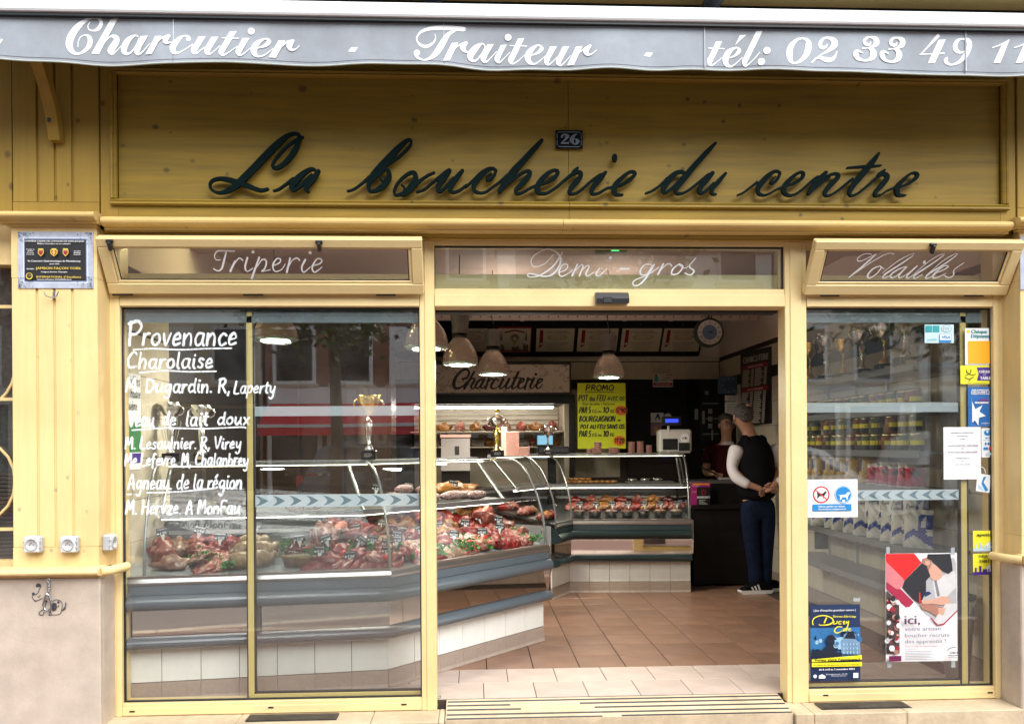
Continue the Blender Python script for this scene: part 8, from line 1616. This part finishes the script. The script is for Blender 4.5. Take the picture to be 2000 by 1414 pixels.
# butcher
x0 = at(1417, 900, y=4.28).x
pb = thing('person', 'man with glasses in a dark maroon polo behind the checkout, facing out', 'person', (x0, 4.28, 0))
body = [(.02, 0, .9, .08, .07), (.02, 0, 1.1, .08, .07), (.02, 0, 1.3, .09, .07), (.01, -.02, 1.42, .055, .055), (0, -.03, 1.48, .055, .06), (0, -.05, 1.54, .068, .082), (0, -.04, 1.62, .074, .088), (0, -.03, 1.67, .05, .06),
        (-.17, 0, 1.31, .055), (-.22, -.02, 1.08, .045), (-.2, -.26, 1.08, .034), (.19, 0, 1.31, .055), (.2, -.04, 1.08, .045), (.02, -.26, 1.07, .034)]
skin('body', body, chain(0, 1, 2, 3, 4, 5, 6, 7)+chain(2, 8, 9, 10)+chain(2, 11, 12, 13), SKM, pb)
skin('polo', [(.02, 0, .88, .2, .16), (.02, 0, 1.1, .21, .16), (.02, 0, 1.27, .22, .15), (.01, 0, 1.36, .14, .1), (.01, -.02, 1.4, .07, .07), (-.17, 0, 1.31, .075), (-.215, -.01, 1.16, .066), (.2, 0, 1.31, .075), (.21, -.02, 1.16, .066)], chain(0, 1, 2, 3, 4)+chain(2, 5, 6)+chain(2, 7, 8), POLO, pb)
handm(pb, (-.2, -.27, 1.08), (.1, -1, -.15), (1, 0, 0)); handm(pb, (.015, -.27, 1.07), (-.5, -1, -.1), (-1, 0, .2))
m = MB(); m.blob((0, -.015, 1.655), (.08, .088, .06), .05, 3, 8); obj('hair', m, HAIR2, pb, local=True)
obj('nose', MB().blob((0, -.138, 1.575), (.011, .016, .024), 0, 1, 1, 2), SKM, pb, local=True)
for sd in (-1, 1):
    obj('ear', MB().blob((sd*.078, -.04, 1.58), (.01, .018, .03), .05, 1, 2, 2), SKM, pb, local=True); obj('eye', MB().blob((sd*.03, -.122, 1.597), (.01, .005, .006), 0, 1, 1, 2), I_BLK, pb, local=True); obj('brow', MB().blob((sd*.03, -.122, 1.622), (.017, .006, .004), 0, 1, 1, 2), HAIR2, pb, local=True)
    obj('glasses', MB().tube([(sd*.032+.026*math.cos(a), -.136, 1.595+.018*math.sin(a)) for a in [i*math.pi/6 for i in range(13)]], .0022, 5), BLK, pb, local=True)
obj('mouth', MB().blob((0, -.125, 1.53), (.022, .006, .004), 0, 1, 1, 2), M('lips', (.3, .09, .07), .5), pb, local=True)
obj('collar', MB().lathe([(.07, 0), (.06, .035), (.065, .036), (.082, .0)], (.01, -.02, 1.375), 16), SHIRT, pb, local=True)
# ================================================================ the street behind the viewer, seen mirrored in the glass
ASR = M('reddish_asphalt', (.20, .115, .095), .9, var=.2, scale=60, bump=.5, bscale=180, dirt=.1)
ASG = M('reddish_grey_road', (.19, .165, .155), .9, var=.2, scale=50, bump=.4, bscale=160)
struct('pavement', B(-30, 30, -2.5, -.192, -.3, -.16), ASR)
struct('pavement_inner', B(-30, -3.6, -.191, .03, -.3, -.16), ASR); 
struct('road', B(-60, 60, -60, -2.92, -.4, -.3), ASG)
KB = M('pale_kerb_stone', (.52, .43, .33), .85, var=.15, scale=8, bump=.4, bscale=40); CB = M('rough_cobble', (.38, .28, .21), .9, var=.25, scale=12, bump=.8, bscale=30, rnd=.2)
kb = struct('kerb', B(-6, 6, -2.92, -2.5, -.4, -.32), ASG)
me = mesh('kerb_piece', BB(-.495, .495, -.06, .06, -.1, 0, .012), KB); mc = mesh('cobble_piece', BB(-.095, .095, -.115, .115, -.1, 0, .03), CB)
for k in range(12): put('kerb_stone', me, (-5.5+k, -2.565, -.158), kb)
for k in range(54): put('cobble', mc, (-5.6+.21*k+R.uniform(-.008, .008), -2.76, -.235+R.uniform(-.006, .006)), kb, rot=(R.uniform(-.04, .04), R.uniform(-.04, .04), R.uniform(-.06, .06)))
struct('far_pavement', B(-60, 60, -60, -17.2, -.29, -.17), ASR)
RED = M('red_awning_canvas', (.7, .02, .05), .7, var=.06); RND = M('sandy_render', (.58, .51, .42), .9, var=.1, scale=3); RN2 = M('grey_white_render', (.72, .72, .70), .9, var=.08, scale=3); BRI = M('brown_brick_wall', (.24, .12, .08), .9, var=.2, scale=20)
SHW = M('white_roller_shutter', (.7, .7, .7), .5, var=.04); DKG = M('dark_window_glass', (.02, .025, .03), .06, var=0); RF = M('grey_slate_roof', (.08, .085, .095), .7, var=.2, scale=12)
def house(label, x0, x1, h, wm, floors, n, shop, roofh=2.2):
    t = thing('town_house', label, 'building', ((x0+x1)/2, -24, -.2)); yf = -20
    obj('wall', B(x0, x1, yf-8, yf, -.2, h), wm, t)
    obj('roof', MB().prismx([(yf+.3, h+.002), (yf-4, h+roofh), (yf-8.3, h+.002)], x0-.05, x1+.05), RF, t); obj('cornice', B(x0, x1, yf+.001, yf+.25, h-.3, h-.001), KB, t)
    w_ = (x1-x0)/n
    for f in range(1, floors):
        for k in range(n):
            cx = x0+w_*(k+.5); z = .2+f*3.0
            fr_ = obj('window', B(cx-.6, cx+.6, yf+.001, yf+.06, z, z+1.7), SHW, t); obj('pane', B(cx-.5, cx+.5, yf+.061, yf+.07, z+.1, z+1.6), DKG if (k+f) % 3 else SHW, fr_); obj('sill', B(cx-.7, cx+.7, yf+.061, yf+.2, z-.12, z-.005), KB, fr_)
    m = MB()
    for k in range(n):
        cx = x0+w_*(k+.5); obj('shop_pane', B(cx-w_*.4, cx+w_*.4, yf+.001, yf+.05, .1, 2.5), DKG, t)
        for q in (-.42, .42): obj('shop_post', B(cx+w_*q-.06, cx+w_*q+.06, yf+.002, yf+.12, -.16, 2.6), shop, t)
    obj('shop_fascia', B(x0+.1, x1-.1, yf+.001, yf+.18, 2.62, 3.1), shop, t)
    return t
house('sandy house with dark shopfront opposite, mirrored left of the doorway', -13, -6.2, 8.2, RND, 3, 4, DKG)
hr = house('brown brick house with a red shop awning opposite, mirrored in the meat window', -6.1, .6, 8.6, BRI, 3, 4, SHW)
house('grey white house with white shutters opposite, mirrored in the poultry window', .7, 8.9, 7.4, RN2, 3, 4, SHW); house('sandy stone house at the right of the square opposite', 9.0, 17, 8.8, RND, 3, 4, RN2); house('brick house far left of the square opposite', -24, -13.1, 7.6, BRI, 3, 5, RND); house('grey house far right of the square opposite', 17.1, 30, 8, RN2, 3, 6, RND)
t = thing('shop_awning', 'red sloping awning with white front bar on the brick house opposite', 'awning', (-3.5, -19, 2.2))
m = MB(); m.prismx([(-19.75, 2.62), (-18.3, 1.98), (-18.3, 1.93), (-19.75, 2.57)], -5.9, -.9); obj('canvas', m, RED, t); obj('front_bar', B(-5.9, -.9, -18.3, -18.22, 1.9, 1.99), SHW, t); obj('valance', B(-5.9, -.9, -18.27, -18.26, 1.68, 1.9), RED, t)
def car(label, cx, cy, L, H, W_, paint, suv=False):
    t = thing('parked_car', label, 'car', (cx, cy, -.3)); h = H; g = .3
    lo = [(-L/2, .35), (-L/2+.05, .75), (-L*.44, .92*h*.62), (-L*.2, h*.62), (L*.22, h*.6), (L*.43, h*.52), (L/2, h*.36), (L/2-.03, .3), (L*.4, .24), (-L*.4, .24)]
    m = MB(); m.prism(lo, -W_/2, W_/2); obj('body', m, paint, t, local=True)
    cab = [(-L*.44, h*.61), (-L*.38, h*.9), (-L*.3, h), (L*.02, h), (L*.12, h*.93), (L*.27, h*.6)] if suv else [(-L*.4, h*.6), (-L*.26, h*.95), (-L*.12, h), (L*.03, h*.99), (L*.12, h*.92), (L*.28, h*.58)]
    m = MB(); n = len(cab); k = .8
    m.add([(x, -W_/2*(.98 if i in (0, n-1) else k), z) for i, (x, z) in enumerate(cab)]+[(x, W_/2*(.98 if i in (0, n-1) else k), z) for i, (x, z) in enumerate(cab)], [tuple(range(n)), tuple(range(2*n-1, n-1, -1))]+[(i, (i+1) % n, n+(i+1) % n, n+i) for i in range(n)]); obj('cabin', m, paint, t, local=True)
    for q in ((-.33, -.12), (-.1, .06), (.08, .2)):
        m = MB(); a, b = q[0]*L, q[1]*L; zt = h*.92 if q[1] < .1 else h*.82; y0, y1 = W_/2*.985, W_/2*.83; m.add([(a, y0+.012, h*.64), (b, y0+.012, h*.64), (b-(.1*L if q[1] > .1 else 0), y1+.02, zt), (a+.02, y1+.02, h*.92)], [(0, 1, 2, 3)]); obj('side_window', m, DKG, t, local=True)
    for wx in (-L*.31, L*.31):
        for sy in (-1, 1):
            m = MB().lathe([(0, -.1), (.3, -.1), (.33, -.06), (.33, .06), (.3, .1), (0, .1)], (wx, sy*(W_/2-.08), .33), 18, 'y'); w2 = obj('wheel', m, GASK, t, local=True); obj('rim', MB().lathe([(0, -.115), (.2, -.112), (.21, -.1)] if sy > 0 else [(0, .115), (.2, .112), (.21, .1)], (wx, sy*(W_/2-.08), .33), 14, 'y'), POSTM, w2, local=True)
    for sy in (-1, 1): obj('headlight', BB(L*.43, L*.49, sy*W_*.4-.12, sy*W_*.4+.12, h*.4, h*.47), WHITEP, t, local=True); obj('tail_light', BB(-L*.49, -L*.455, sy*W_*.42-.08, sy*W_*.42+.08, h*.45, h*.58), I_RED, t, local=True)
    obj('door_handle', BB(-.1, .08, W_/2, W_/2+.03, h*.52, h*.54), POSTM, t, local=True); return t
car('dark blue grey compact SUV parked across the street', -1.9, -14.8, 4.2, 1.78, 1.8, M('dark_car_paint', (.10, .12, .15), .15, .5, var=0, coat=1), True)
car('silver saloon car parked across the street on the right', 6.4, -12.4, 4.5, 1.66, 1.8, M('silver_car_paint', (.75, .77, .8), .2, .3, var=0, coat=1))
car('pale grey van like car at the far right of the square', 11.6, -14, 4.6, 1.95, 1.9, M('pale_car_paint', (.55, .56, .57), .25, .3, var=0), True)
LEAF = M('green_leaves', (.075, .12, .03), .6, var=.5, scale=3); BARK = M('tree_bark', (.1, .08, .06), .9, var=.3, scale=12, bump=.6)
def tree(label, x, y, zc, r, n, seed):
    rr = random.Random(seed); t = thing('plane_tree', label, 'tree', (x, y, -.3))
    m = MB(); m.tube([(x, y, -.3), (x+.05, y, 1.2), (x, y+.05, zc-r*.4), (x+.1, y, zc+r*.2)], [.16, .12, .1, .04], 10)
    cl = []
    for k in range(9):
        a = rr.uniform(0, 6.28); e = rr.uniform(-.35, 1); c = Vector((x+r*.62*math.cos(a)*math.cos(e), y+r*.62*math.sin(a)*math.cos(e), zc+r*.62*math.sin(e))); cl.append(c); m.tube([(x, y, zc-r*.5+.1*k), (Vector((x, y, zc-r*.3))+c)/2, c], [.06, .04, .015], 6)
    obj('trunk', m, BARK, t); m = MB()
    for i in range(n):
        c = rr.choice(cl); p = c+Vector((rr.gauss(0, r*.22), rr.gauss(0, r*.22), rr.gauss(0, r*.2))); u = Vector((rr.uniform(-1, 1), rr.uniform(-1, 1), rr.uniform(-.6, .6))).normalized()*.1; v = u.cross(Vector((rr.uniform(-1, 1), rr.uniform(-1, 1), 1))).normalized()*.055
        m.add([p-u, p+v, p+u, p-v], [(0, 1, 2, 3)])
    obj('crown', m, LEAF, t)
tree('leafy street tree mirrored in the meat counter window', -2.7, -11.5, 4.3, 1.8, 5200, 4); tree('leafy street tree mirrored in the poultry window', 8.8, -11, 4.1, 2.0, 6000, 5); tree('leafy street tree mirrored in the middle transom', 3.2, -12.5, 5.4, 1.9, 5200, 6)
